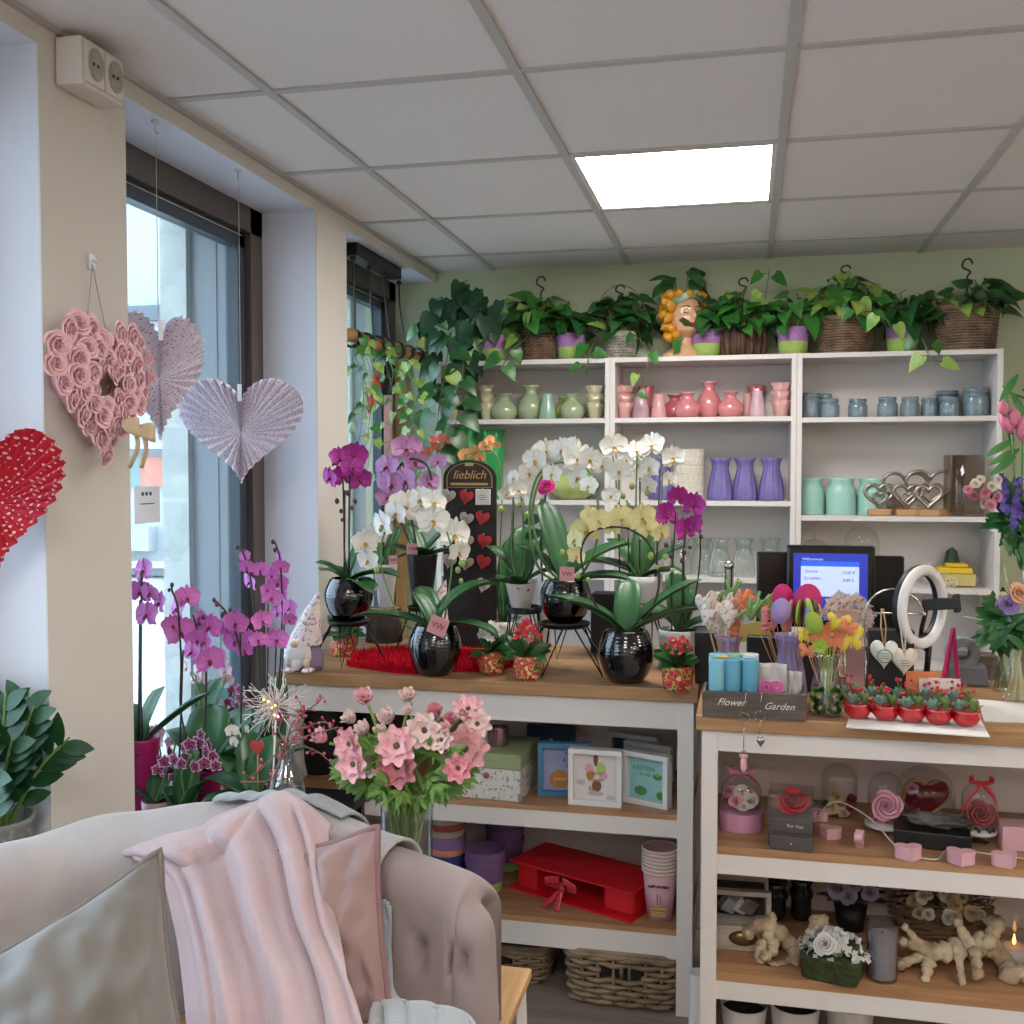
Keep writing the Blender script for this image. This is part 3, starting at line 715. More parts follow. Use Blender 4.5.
def basket_plant(x, wpx, yt, label, seed, m='wicker', n=30, hookh=.12, group='pothos plants in hanging baskets', taper=.86, R_=.15, H=.15, L=.1, Y=4.62, sy=.8, rows=13, m2=.08):
    k = mpp(x, Y); W = wpx*k/2; c = at(x, 355, Y); Hh = at(x, yt, Y).z-ZTOP
    t = thing('pothos_plant', label, 'potted plant', (c.x, Y, ZTOP), group=group)
    mb = MB()
    if m == 'bark':
        mb.lathe([(.001, 0), (W*.95, 0), (W, Hh*.5), (W*.97, Hh), (W*.88, Hh), (W*.88, Hh*.85)], n=60, rip=lambda a, z: 1+.05*noise.noise(V((a*6, z*3, seed))), sy=sy, cap=None)
        for q in range(16):
            a = q*PI/8; mb.tube([(W*.98*math.cos(a), W*.98*math.sin(a)*sy, .004), (W*1.02*math.cos(a), W*1.02*math.sin(a)*sy, Hh+rnd(-.01, .006))], [.012, .014], 6)
        mb.build('bark_pot', 'bark', t)
    else:
        wicker_round(mb, W*taper, W-.008, Hh-.012, rows, 22, m=0, z0=.004, sy=sy)
        mb.build('basket', m, t)
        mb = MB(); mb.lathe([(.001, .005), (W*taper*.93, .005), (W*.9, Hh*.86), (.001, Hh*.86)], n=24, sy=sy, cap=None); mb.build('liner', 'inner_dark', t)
    mb = MB(); leafy(mb, n+22, R_*1.08, H*1.15, Hh*.9, L=L, seed=seed, m2=m2); mb.build('foliage', LMm if seed % 2 else LM, t)
    if hookh:
        top = .93 if 0 else Hh*.9+H*.75; hook(t, (0, 0, top), hookh)
    return t
basket_plant(541, 42, 332, 'pothos in a small brown wicker basket with dark hook, farthest left', 3, n=30, R_=.17, H=.17, L=.1, hookh=.13, m2=.2)
basket_plant(620, 34, 333, 'pothos in a grey and white woven basket under a tall rattan hoop', 4, m='wicker_white', n=30, R_=.16, H=.16, L=.1, hookh=.1, rows=9)
basket_plant(743, 44, 325, 'pothos growing in a rough brown bark pot with dark hook', 5, m='bark', n=30, R_=.15, H=.15, hookh=.1)
basket_plant(845, 60, 318, 'large yellow edged pothos in a broad brown wicker basket with dark hook', 7, n=36, R_=.18, H=.19, hookh=.09, L=.105, m2=.35)
bp = basket_plant(966, 68, 307, 'leafy plant in the widest wicker basket at the right end of the bookcases', 8, m='wicker_brown', n=26, R_=.16, H=.11, hookh=.13, taper=.82, L=.1, m2=.25, rows=15, Y=4.62)
mb = MB(); W = 34*mpp(966, 4.62); Hh = at(966, 307, 4.62).z-ZTOP
for s in (1, -1):
    for q in range(3): mb.tube([(s*W*.92+.004*q*s, -.02+.01*q, Hh-.02), (s*W*.98+.004*q*s, -.01+.006*q, Hh+.035), (s*W*.97, .02-.006*q, Hh+.04), (s*W*.92, .03, Hh-.02)], .004, 6)
mb.build('handle', 'wicker_brown', bp)
mb = MB(); mb.box((W*.93, -.04, Hh+.04), (.022, .003, .1), R=Euler((0, .6, 0)).to_matrix()); mb.build('plant_label', 'paper', bp)
# rattan hoop on the white basket plant (named part)
hp = [o for o in bpy.data.objects if o.get('label', '').startswith('pothos in a grey and white')][0]
mb = MB(); mb.tube([(.105*math.cos(a)*1.15-.0, .0, .14+.19*math.sin(a)) for a in [i*PI/20 for i in range(21)]], .0032, 6); mb.build('rattan_hoop', 'rattan', hp)
for x, l, s, n in ((492, 'pothos in a lilac and lime felt pot behind trailing leaves, farthest left of these pots', 11, 12), (571, 'pothos in a lilac and lime felt pot between the two leftmost baskets', 12, 22),
                (706, 'pothos in a lilac and lime felt pot touching the lemon head vase', 14, 26), (793, 'pothos in a lilac and lime felt pot right of the bark pot', 13, 24),
                (902, 'pothos in a lilac and lime felt pot left of the widest basket', 16, 26)):
    felt_pot(x, l, s, n)
# trailing shoots attached to plants
def add_vine(lbl_start, pts_px, Y, nl, L, seed, m2=.2):
    root = [o for o in bpy.data.objects if o.get('label', '').startswith(lbl_start)][0]
    mb = MB(); vine(mb, [at(x, y, Y+(dy or 0)) for x, y, dy in pts_px], nl, L, seed, m2); mb.build('trailing_shoot', LMm, root, world=True)
add_vine('pothos in a grey', [(628, 330, -.02), (645, 345, -.1), (648, 365, -.12), (640, 390, -.12), (628, 402, -.12)], 4.6, 4, .06, 21)
add_vine('pothos in a grey', [(596, 340, -.03), (590, 352, -.12), (586, 375, -.13)], 4.6, 3, .07, 22)
add_vine('pothos in a small', [(530, 335, -.03), (512, 350, -.12), (505, 362, -.13), (500, 372, -.13)], 4.6, 4, .1, 23)
add_vine('pothos in a lilac and lime felt pot left', [(918, 330, -.02), (925, 345, -.12), (930, 358, -.14), (940, 366, -.14)], 4.6, 4, .075, 24)
add_vine('large yellow', [(850, 312, -.08), (868, 316, -.14), (885, 318, -.15), (892, 330, -.15)], 4.6, 4, .08, 25, .7)
add_vine('pothos growing in', [(765, 300, 0), (768, 280, -.03), (770, 270, -.03)], 4.6, 3, .07, 26)
# ---- big trailing plant at the left end, hanging far down
c = at(468, 355, 4.6)
t = thing('trailing_philodendron', 'large dark leaved trailing plant spilling down the left end of the bookcases', 'potted plant', (c.x, 4.62, ZTOP))
mb = MB(); mb.lathe([(.001, 0), (.05, 0), (.06, .09), (.055, .09), (.05, .06), (.001, .06)], n=24, cap=None); mb.build('pot', 'black_matte', t)
mb = MB(); rg = random.Random(5)
for (x, y) in ((462, 300), (478, 295), (470, 320), (450, 325), (487, 320), (440, 340), (465, 345), (482, 340), (435, 365), (455, 370), (428, 330), (462, 292), (495, 312), (446, 310), (474, 360), (458, 385), (478, 312), (468, 332), (490, 330), (452, 345), (441, 312), (445, 390), (430, 395), (468, 375))*2:
    Y = 4.6-rg.uniform(.02, .16); p = at(x+rg.uniform(-5, 5), y+rg.uniform(-6, 6), Y); L = rg.uniform(.075, .115)
    q = p+V((rg.uniform(-.03, .03), .05, .05)); mb.tube([q, p+V((0, 0, L*.3))], .002, 4, m=1)
    heart_leaf(mb, p+V((0, 0, L*.4)), (rg.uniform(-.7, .4), -.15, rg.uniform(-1, -.5)), (rg.uniform(-.4, .4), -1, .35), L, L*.72, m=0, fold=.2, curl=.2)
mb.build('foliage', ['leaf_bluish', 'stem_green', 'leaf_light'], t, world=True)
mb = MB(); vine(mb, [at(452, 330, 4.5), at(445, 370, 4.4), at(440, 400, 4.38), at(436, 440, 4.36), at(438, 462, 4.36)], 11, .11, 31, .05)
vine(mb, [at(465, 340, 4.5), at(462, 380, 4.4), at(458, 410, 4.38), at(452, 445, 4.36)], 10, .105, 32, .08); mb.build('trailing_shoot', ['leaf_dark', 'stem_green', 'leaf_light'], t, world=True)
mb = MB(); vine(mb, [at(448, 310, 4.55), at(430, 325, 4.5), at(418, 345, 4.5), at(412, 380, 4.45), at(414, 410, 4.45), at(412, 438, 4.45)], 9, .085, 33, .15)
mb.build('trailing_shoot', LMm, t, world=True)
# wooden coaster under it
# ---- lemon head vase
mat('ceramic_skin', '#d0a27e', .25, coat=.5); mat('lemon', '#d99a1e', .35, coat=.3, col2='#c4861a', scale=20); mat('headband', '#5a8a6a', .4, col2='#87a98c', scale=40); mat('lips', '#b01c2c', .3); mat('brow', '#5a3a24', .5)
c = at(683, 355, 4.55); t = thing('head_vase', 'ceramic woman head vase with lemons for hair and red lips, planted with leaves', 'vase', (c.x, 4.58, ZTOP), .55); t.scale = (1.12, 1.12, 1.12)
mb = MB()
# bust, neck, head as one lofted surface
prof = [(.085, 0, 0, .05), (.088, .012, 0, .05), (.06, .03, .0, .045), (.033, .05, .0, .035), (.030, .075, .0, .034), (.034, .085, -.004, .045), (.05, .1, -.008, .06), (.058, .125, -.008, .068), (.062, .15, -.006, .07), (.064, .18, -.003, .07), (.06, .205, .0, .066), (.052, .225, 0, .06), (.05, .235, 0, .058)]
def hd(u, v):
    k = v*(len(prof)-1); i = min(int(k), len(prof)-2); f = k-i; a, b = prof[i], prof[i+1]; r = a[0]*(1-f)+b[0]*f; z = a[1]*(1-f)+b[1]*f; y0 = a[2]*(1-f)+b[2]*f; ry = a[3]*(1-f)+b[3]*f
    an = 2*PI*u; x = r*math.cos(an); y = y0+ry*math.sin(an)
    fr = max(0, -math.sin(an))
    if fr > .0:
        e = math.exp(-((z-.15)/.017)**2)*math.exp(-(x/.009)**2); y -= .018*e*fr
        e = math.exp(-((z-.165)/.02)**2)*math.exp(-(x/.006)**2); y -= .008*e
        for s in (-1, 1): y += .007*math.exp(-((z-.168)/.011)**2)*math.exp(-((x-s*.024)/.013)**2)
        y -= .005*math.exp(-((z-.122)/.007)**2)*math.exp(-(x/.014)**2); y -= .006*math.exp(-((z-.1)/.01)**2)*math.exp(-(x/.016)**2)
    return V((x, y, z))
mb.grid(hd, 72, 60, cu=True); mb.build('bust', 'ceramic_skin', t)
mb = MB(); fy = lambda x, z: hd(.75+x/.4, 0)[1]
mb.ell((0, -.083, .1245), (.014, .006, .0035), 12, 6); mb.ell((0, -.082, .1185), (.011, .006, .004), 12, 6); mb.build('lips', 'lips', t)
for s in (-1, 1):
    mb = MB(); mb.tube([(s*.012, -.073, .186), (s*.026, -.072, .19), (s*.04, -.06, .184)], .0018, 5); mb.build('eyebrow', 'brow', t)
    mb = MB(); mb.tube([(s*.014, -.0695, .166), (s*.025, -.0705, .163), (s*.036, -.063, .166)], .0012, 5); mb.build('eyelid', 'brow', t)
mb = MB(); mb.grid(lambda u, v: V(((.064+.004)*math.cos(2*PI*u), -.002+.074*math.sin(2*PI*u), .19+.028*v+(.016*math.sin(2*PI*u)*-1 if 0 else 0)+.03*max(0, -math.sin(2*PI*u))**3)), 40, 4, cu=True); mb.build('headband', 'headband', t)
k = 0
for a, z, r in [(i*2*PI/11, .235, .06) for i in range(11)]+[(2.7, .2, .072), (3.2, .205, .075), (3.0, .165, .078), (3.6, .19, .08), (3.4, .15, .076), (-.1, .2, .072), (.3, .17, .078), (3.1, .12, .07), (3.5, .11, .062), (3.3, .075, .064), (2.9, .09, .06), (3.8, .08, .06)]:
    mb = MB(); Rm = Euler((rnd(-1, 1), rnd(-1, 1), a)).to_matrix(); mb.ell((0, 0, 0), (.026, .019, .019), 10, 8, R=Rm); mb.ell(Rm @ V((.026, 0, 0)), .005, 6, 4)
    mb.T = None; o = mb.build('lemon', 'lemon', t); o.location = (r*math.cos(a), r*math.sin(a)*.95, z)
mb = MB(); leafy(mb, 16, .1, .12, .24, L=.09, seed=44, hl=False, asp=.5, m2=0); mb.build('foliage', LM, t)
mb = MB()
for q in range(6): oval_leaf(mb, (-.06+rnd(-.01, .02), -.05, .03+rnd(0, .04)), (rnd(-1, 1), -.3, rnd(-1, .3)), (0, -1, 0), .035, .02)
mb.build('ceramic_leaves', 'leaf_mid', t)
# ================================================================ orchids
mat('pet_white', '#e8e7e0', .5, sss=.05); mat('pet_cream', '#d9d29c', .5); mat('pet_mag', '#9c1a84', .5, col2='#ab2a92', scale=30); mat('pet_pink', '#c862bd', .5, col2='#d27cc8', scale=40)
mat('pet_lilac', '#c493bf', .5, col2='#b072ad', scale=60); mat('pet_small', '#8a2362', .5, col2='#d9a5c6', scale=14, lo=.52, hi=.62); mat('pet_pale', '#d6b3c4', .5, col2='#ddc9d0', scale=40)
mat('pet_orange', '#c8463a', .5, col2='#d46a4a', scale=50); mat('pet_yellow', '#d6b263', .5, col2='#c77a5a', scale=40)
mat('lip_yellow', '#c79a3a', .5); mat('lip_mag', '#8c1240', .5); mat('lip_red', '#a02a30', .5); mat('lip_dark', '#5f0f3a', .5)
mat('bud_green', '#8ea355', .45); mat('bud_dark', '#4f2a3c', .5)
mat('pot_black', '#07090d', .1, coat=1, bump=.0); mat('pot_white', '#cfccca', .3, coat=.2); mat('pot_magenta', '#a3135c', .4); mat('pot_pinkgrey', '#b5929a', .5); mat('pot_black_m', '#15161a', .4)
mat('tag_pink', '#c98d8d', .7); mat('bark_mulch', '#4a3424', .95, bump=.6, bscale=80)
FL = {k: phal('orchid_flower_'+k, p, l) for k, p, l in (('white', 'pet_white', 'lip_yellow'), ('cream', 'pet_cream', 'lip_yellow'), ('mag', 'pet_mag', 'lip_mag'), ('pink', 'pet_pink', 'lip_mag'),
    ('lilac', 'pet_lilac', 'lip_mag'), ('small', 'pet_small', 'lip_dark'), ('pale', 'pet_pale', 'lip_yellow'), ('orange', 'pet_orange', 'lip_red'), ('yellow', 'pet_yellow', 'lip_red'))}
def small_flower():
    mb = MB()
    for s, m, dy in ((1, 0, 0), (.78, 1, -.02)):
        for a in (0, 2.2, -2.2, 1.2, -1.2): petal(mb, Matrix.Translation((0, dy, 0)) @ Ry(a), .5*s, .34*s if a in (0, 2.2, -2.2) else .46*s, .12, m)
    mb.ell((0, -.08, -.02), (.08, .06, .08), 6, 5, 2)
    return proto(mb, 'orchid_flower_edged', ['pet_edge', 'pet_small', 'lip_dark'])
mat('pet_edge', '#dfc0d2', .5); MATS['pet_small'].node_tree.nodes['Color Ramp'].color_ramp.elements[1].color = lin('#9a2a70')
FL['small'] = small_flower()
def dens(pr, m=4): return [(a[0]+(b[0]-a[0])*k/m, a[1]+(b[1]-a[1])*k/m) for a, b in zip(pr, pr[1:]) for k in range(m)]+[pr[-1]]
def smp(pr, i0, i1): return pr[:i0]+[(p.x, p.z) for p in spline([V((r, 0, z)) for r, z in pr[i0:i1]], 9)]+pr[i1:]
def pmb(kind, w, h):
    mb = MB()
    if kind == 'bowl': mb.lathe(smp([(.001, 0), (w*.27, 0), (w*.3, .004), (w*.42, h*.2), (w*.5, h*.5), (w*.49, h*.72), (w*.42, h*.92), (w*.38, h), (w*.35, h), (w*.38, h*.85), (.001, h*.84)], 2, 8), n=64, cap=None,
        rip=lambda a, z: 1+(.009*math.sin(z/h*95+1.5*math.sin(a*5)+a*2) if h*.42 < z < h*.93 else 0))
    elif kind == 'cone': mb.lathe([(.001, 0), (w*.28, 0), (w*.3, .005), (w*.49, h*.97), (w*.5, h), (w*.46, h), (w*.43, h*.88), (.001, h*.87)], n=36, cap=None)
    elif kind == 'round': mb.lathe([(.001, 0), (w*.38, 0), (w*.42, h*.08), (w*.49, h*.8), (w*.5, h), (w*.47, h), (w*.45, h*.88), (.001, h*.87)], n=36, cap=None)
    return mb
def orchid(label, base, kind, w, h, pm, Y, col='white', flowers=(), stems=(), leaves=(), buds=(), budm='bud_green', sticks=(), tagp=None, group='potted orchids', dY=.06, srad=.0028, stemm='stem_green', loose=None):
    """base: point under the pot; flowers (x, y, px); stems: lists of (x, y); leaves (azimuth, length, width, rise, droop)"""
    t = thing('potted_orchid', label, 'potted orchid', base, group=group)
    pmb(kind, w, h).build('pot', pm, t)
    mb = MB(); mb.ell((0, 0, h*.86), (w*.4, w*.4, .012), 16, 6, bumpy=.6, bs=6); mb.build('bark_mulch', 'bark_mulch', t)
    rg = random.Random(len(label)*7+len(flowers))
    for az, L, W, ri, dr in leaves:
        mb = MB(); strap_leaf(mb, (0, 0, h*.9), az, L*1.05, W*1.3, ri, dr); mb.build('leaf', 'leaf_orchid', t, solid=.0016)
    for k, st in enumerate(stems):
        P0 = [at(x, y, Y) for x, y in st]; b = V(base)+V((rg.uniform(-.01, .01), 0, h*.85))
        pts = [b]+P0; mb = MB(); sp = spline(pts, 8); mb.tube(sp, srad, 6); mb.build('flower_stem', stemm, t, world=True)
    for x0, y0, x1, y1 in sticks:
        mb = MB(); mb.tube([at(x0, y0, Y+.01), V((at(x1, y1, Y+.01).x, base[1]+.0, base[2]+h*.7))], .0026, 6); mb.build('support_stick', 'stem_dark', t, world=True)
    o3 = V(base)
    for x, y, px in flowers:
        s = px*mpp(x, Y)*(1.3 if col == 'small' else 1.0); p = at(x, y, Y+rg.uniform(-dY, dY)*.6)
        yaw = rg.uniform(-.85, .75); q = inst(FL[col], 'flower', t, p-o3, (rg.uniform(-.25, .3), rg.uniform(-.25, .25), yaw+.15), s)
    for x, y, px in buds:
        s = px*mpp(x, Y)/2; p = at(x, y, Y)-o3; mb = MB(); mb.ell((0, 0, 0), (s*.8, s*.8, s), 8, 6); q = mb.build('bud', budm, t); q.location = p
    if tagp:
        x, y, px, a = tagp; p = at(x, y, base[1]-w*.42)-o3; s = px*mpp(x, base[1])
        mb = MB(); mb.box((0, 0, 0), (s, .0012, s*.95)); g = mb.build('price_tag', 'tag_pink', t, smooth=False); g.location = p; g.rotation_euler = (0, a, 0)
        for r_, tx in ((0.1, 'VW'), ):
            q = text(tx, s*.42, 'lip_dark', g, (0, -.0012, 0)); q.name = 'lettering'
    return t
def onc(x, y): p = atz(x, y, .94); return p
def hairpin(name, label, c, r, zt, spread, n=4, dish=True, rot=.4, group='black wire plant stands', sub=.94):
    t = thing(name, label, 'plant stand', (c.x, c.y, sub), group=group); H = zt-sub
    mb = MB()
    if dish: mb.lathe([(.001, H-.014), (r*.9, H-.014), (r, H-.004), (r, H), (r*.96, H), (r*.9, H-.008), (.001, H-.008)], n=32, cap=None)
    else:
        mb.lathe([(r, H-.02), (r, H), (r*.95, H), (r*.95, H-.02)], n=32, cap=None); mb.lathe([(.001, H-.03), (r*.95, H-.02)], n=24, cap=None)
    mb.build('tray', 'black_metal', t)
    for k in range(n):
        a = rot+2*PI*k/n; f = V((spread*math.cos(a), spread*math.sin(a), .003))
        mb = MB(); mb.tube([(r*.85*math.cos(a-.35), r*.85*math.sin(a-.35), H-.012), f, (r*.85*math.cos(a+.35), r*.85*math.sin(a+.35), H-.012)], .0028, 6); mb.build('leg', 'black_metal', t)
    return t
LV = lambda *a: a
# ---- the row on the left counter
Y1 = 3.14; c1 = at(349, 620, Y1); zt1 = c1.z
hairpin('plant_stand', 'black hairpin wire plant stand holding the magenta orchid beside the gnome', c1, .068, zt1, .12, rot=-1.4)
orchid('magenta orchid in a shiny black bowl on a wire stand beside the gnome', (c1.x, Y1, zt1), 'bowl', .155, .135, 'pot_black', Y1, 'mag', [(354, 456, 30), (340, 458, 24), (343, 476, 27), (330, 478, 24), (360, 480, 26), (352, 468, 24)],
    stems=[[(345, 560), (344, 520), (343, 480)], [(349, 560), (349, 520), (350, 470)]], leaves=[(.6, .2, .07, 1.3, .5), (2.8, .12, .06, .6, .8), (.0, .17, .06, .5, .9), (-.7, .15, .055, .2, .8), (3.6, .12, .05, .9, .8)],
    buds=[(337, 501, 6), (355, 501, 6), (352, 508, 5), (341, 511, 5), (348, 493, 6), (342, 520, 4)], budm='bud_dark', sticks=[(345, 490, 345, 570), (350, 480, 350, 570)], stemm='stem_dark')
Y2 = 2.99; c2 = atz(432, 676, .94); Y2 = c2.y+.03
orchid('white arched orchid in a shiny black bowl at the front, on the red fur', (c2.x, Y2, .94), 'bowl', .158, .15, 'pot_black', Y2-.01, 'white', [(365, 543, 28), (368, 560, 25), (383, 525, 32), (405, 507, 36), (420, 500, 30), (433, 521, 35), (434, 503, 27), (454, 535, 38), (459, 552, 26), (375, 535, 26), (396, 513, 28)],
    stems=[[(405, 625), (390, 595), (381, 565), (383, 538), (395, 518), (408, 508)], [(444, 620), (449, 590), (452, 560), (448, 535), (436, 515), (420, 505)]],
    leaves=[(3.05, .27, .055, .35, .6), (2.2, .17, .055, .9, .4), (.55, .24, .075, 1.15, 1.3), (-.05, .2, .06, .35, 1.0), (2.6, .14, .05, 1.1, .6)], buds=[(377, 570, 8), (462, 563, 9), (458, 570, 7), (461, 581, 6)], tagp=(438, 626, 19, .35))
Y3 = 3.36; c3 = at(422, 606, Y3)
hairpin('plant_stand', 'black wire plant stand under the tall black pot behind the white orchid', c3, .05, c3.z, .09, rot=.2)
orchid('lilac veined orchid on a dark hoop in a tall tapered black pot', (c3.x, Y3, c3.z), 'cone', .108, at(422, 554, Y3).z-c3.z, 'pot_black_m', Y3, 'lilac', [(406, 449, 34), (387, 467, 28), (392, 485, 26), (406, 481, 30), (387, 497, 24), (384, 482, 24), (438, 462, 20), (429, 483, 25), (415, 462, 26), (400, 500, 22)],
    stems=[[(400, 520), (394, 493), (397, 470), (410, 459), (426, 464), (432, 480)], [(412, 520), (404, 480), (405, 455)]], leaves=[(2.5, .14, .05, 1.1, .4), (.5, .15, .05, 1.0, .5), (.1, .13, .05, .5, .7), (3.3, .12, .05, .6, .6), (-1, .1, .05, .7, .7)], stemm='stem_dark', srad=.004, tagp=(412, 549, 11, 0))
Y4 = 3.30; st = onc(384, 641)
mat('stump_bark', '#4d3f37', .9, col2='#2f2722', scale=8, stretch=(5, 5, 1), bump=.9, bscale=20); mat('stump_top', '#a5825c', .7, kind='wave', col2='#8c6a48', scale=12)
zst = at(384, 607, st.y).z
t = thing('tree_stump', 'short bark covered tree stump holding a white pot behind the wire stand', 'tree stump', (st.x, st.y, .94)); h = zst-.94
mb = MB(); mb.lathe([(.001, 0), (.066, 0), (.063, h*.5), (.062, h-.004), (.058, h-.002)], n=60, rip=lambda a, z: 1+.09*noise.noise(V((math.cos(a)*4, math.sin(a)*4, z*6))), cap=None); mb.build('bark', 'stump_bark', t)
mb = MB(); mb.lathe([(.059, h-.003), (.001, h)], n=40, cap=None); mb.build('cut_face', 'stump_top', t)
orchid('small orchid leaves in a plain white pot on the tree stump', (st.x+.008, st.y, zst), 'cone', .085, at(386, 564, st.y).z-zst, 'pot_white', st.y, 'orange', [(429, 451, 12), (442, 438, 11), (436, 447, 12), (446, 441, 10), (425, 455, 11), (433, 440, 9)], stems=[[(392, 540), (405, 500), (430, 455), (443, 440)]],
    leaves=[(1.2, .16, .04, 1.2, .3), (2.6, .13, .04, 1.1, .5), (.3, .1, .04, .8, .6)], tagp=(393, 560, 9, 0))
Y5 = 3.5; c5 = onc(520, 646)
h5 = at(520, 628, 3.38)
hairpin('plant_stand', 'black wire stand with an open ring around the white pot right of the sign', V((at(524, 620, 3.3).x, 3.3, 0)), .058, at(524, 606, 3.3).z, .085, dish=False, rot=.9)
ps = V((at(521, 620, 3.3).x, 3.3, at(524, 606, 3.3).z-.02))
orchid('budding white orchid in a glossy white pot right of the black sign', (ps.x, 3.3, ps.z), 'cone', .1, at(519, 583, 3.3).z-ps.z, 'pot_white', 3.3, 'white', [(518, 490, 22), (506, 494, 20), (514, 478, 18), (524, 500, 16), (545, 500, 14)], stems=[[(512, 560), (512, 520), (514, 490)], [(524, 560), (523, 520), (521, 495)]],
    leaves=[(1.7, .2, .07, 1.35, .4), (2.8, .18, .06, 1.0, .6), (.8, .19, .06, 1.1, .5), (.1, .16, .05, .7, .8), (-2, .12, .05, .6, .8), (3.1, .12, .05, .3, .6)], buds=[(501, 510, 9), (527, 515, 8), (548, 507, 8), (520, 505, 7)], sticks=[(514, 500, 512, 580), (523, 500, 524, 580)])
Y6 = 3.16; c6 = at(565, 622, Y6)
hairpin('plant_stand', 'black hairpin wire plant stand holding the tall white arch orchid', c6, .078, c6.z, .155, n=5, rot=-.6)
orchid('tall white arch orchid in a textured black bowl on a wire stand', (c6.x, Y6, c6.z), 'bowl', .155, .13, 'pot_black', Y6, 'white', [(535, 460, 28), (529, 473, 25), (546, 451, 28), (562, 450, 28), (578, 459, 38), (572, 447, 24), (590, 460, 28), (578, 478, 28), (589, 486, 22), (552, 474, 22), (541, 470, 22)],
    stems=[[(540, 570), (531, 540), (530, 505), (538, 476), (556, 463), (575, 464)], [(585, 570), (597, 540), (598, 505), (594, 480), (584, 466)], [(545, 565), (534, 530), (533, 505), (541, 478), (557, 466)]],
    leaves=[(2.3, .28, .07, 1.15, .2), (2.9, .2, .06, .8, .5), (.5, .24, .08, .8, .7), (-.1, .2, .06, .3, .5), (1.6, .18, .06, 1.2, .5)], buds=[(586, 509, 8), (562, 553, 8), (578, 575, 6)], tagp=(567, 574, 15, .03), srad=.0042)
Y7 = 3.45; c7 = at(641, 612, Y7)
hairpin('plant_stand', 'black plant stand under the white pot behind the yellow orchid', c7, .062, c7.z, .09, rot=.5)
orchid('white orchid with many tall spikes in a ribbed white pot on a stand', (c7.x, Y7, c7.z), 'round', .142, at(641, 575, Y7).z-c7.z, 'pot_white', Y7, 'white', [(614, 447, 31), (619, 471, 27), (602, 465, 24), (636, 452, 27), (652, 446, 31), (638, 464, 27), (650, 468, 25), (673, 458, 28), (669, 480, 20), (611, 496, 21), (648, 486, 22), (626, 460, 22)],
    stems=[[(620, 550), (618, 500), (612, 450)], [(636, 550), (636, 500), (637, 455)], [(648, 550), (660, 510), (662, 470), (660, 446)]], sticks=[(619, 480, 620, 575), (640, 478, 640, 575), (660, 470, 656, 575), (627, 500, 630, 575)],
    leaves=[(2.9, .22, .07, .5, .7), (2.4, .2, .07, .9, .6), (.4, .18, .06, .9, .7), (3.5, .22, .06, .2, .5), (-.2, .14, .06, .5, .8), (1.5, .2, .06, 1.2, .3)], buds=[(632, 486, 8), (623, 496, 7), (647, 493, 7), (628, 505, 6)])
c8 = atz(625, 684, .94); Y8 = c8.y+.03
orchid('pale yellow arched orchid in a shiny black bowl at the front right', (c8.x, Y8, .94), 'bowl', .158, .152, 'pot_black', Y8-.02, 'cream', [(586, 531, 35), (576, 556, 23), (575, 540, 24), (598, 521, 28), (590, 517, 24), (621, 519, 32), (642, 518, 34), (648, 530, 26), (661, 533, 24), (612, 528, 20)],
    stems=[[(600, 612), (586, 580), (581, 552), (590, 533), (610, 527), (628, 528)], [(650, 612), (659, 585), (656, 560), (646, 540), (628, 528)]],
    leaves=[(3.0, .26, .07, .65, .6), (3.35, .2, .06, .8, .7), (.25, .26, .065, .85, .5), (.0, .25, .065, .55, .5), (1.6, .18, .06, 1.2, .6)], buds=[(651, 556, 9), (665, 557, 7), (657, 567, 6), (578, 576, 7), (588, 580, 6), (672, 570, 5)], stemm='stem_dark', srad=.0034)
c9 = atz(679, 672, .94); Y9 = c9.y+.045
orchid('magenta orchid with dark buds in a white pot behind the red kalanchoe', (c9.x, Y9, .94), 'round', .135, .125, 'pot_white', Y9, 'mag', [(677, 497, 27), (694, 506, 32), (667, 517, 27), (665, 510, 20), (685, 530, 29), (695, 525, 24)], stems=[[(672, 610), (673, 560), (676, 510)], [(682, 610), (683, 560), (686, 530)], [(694, 600), (700, 560), (700, 530)]],
    sticks=[(672, 540, 672, 630), (684, 545, 684, 630)], leaves=[(1.9, .2, .06, 1.3, .3), (.2, .16, .06, .6, .8), (2.7, .16, .06, .8, .7), (-.5, .14, .05, .3, .7), (1.2, .15, .05, 1.2, .5)], buds=[(684, 552, 7), (666, 545, 6), (671, 556, 6), (682, 561, 6), (690, 547, 5), (672, 566, 5), (701, 537, 6)], budm='bud_dark', stemm='stem_dark')
Yy = 3.57; cy = V((at(478, 640, 3.57).x, 3.66, 0))
# yellow orchid behind the sign, standing on the counter's back edge
orchid('yellow and rust orchid showing above the black sign', (at(492, 600, 3.5).x+.03, 3.54, .94), 'round', .09, .09, 'pot_white', 3.56, 'yellow', [(465, 455, 15), (475, 452, 16), (486, 447, 17), (480, 458, 13), (490, 441, 13), (497, 445, 9)], stems=[[(500, 560), (502, 500), (496, 455), (478, 452), (464, 456)]], leaves=[(1.5, .3, .05, 1.4, .3), (.4, .2, .05, 1.3, .4)])

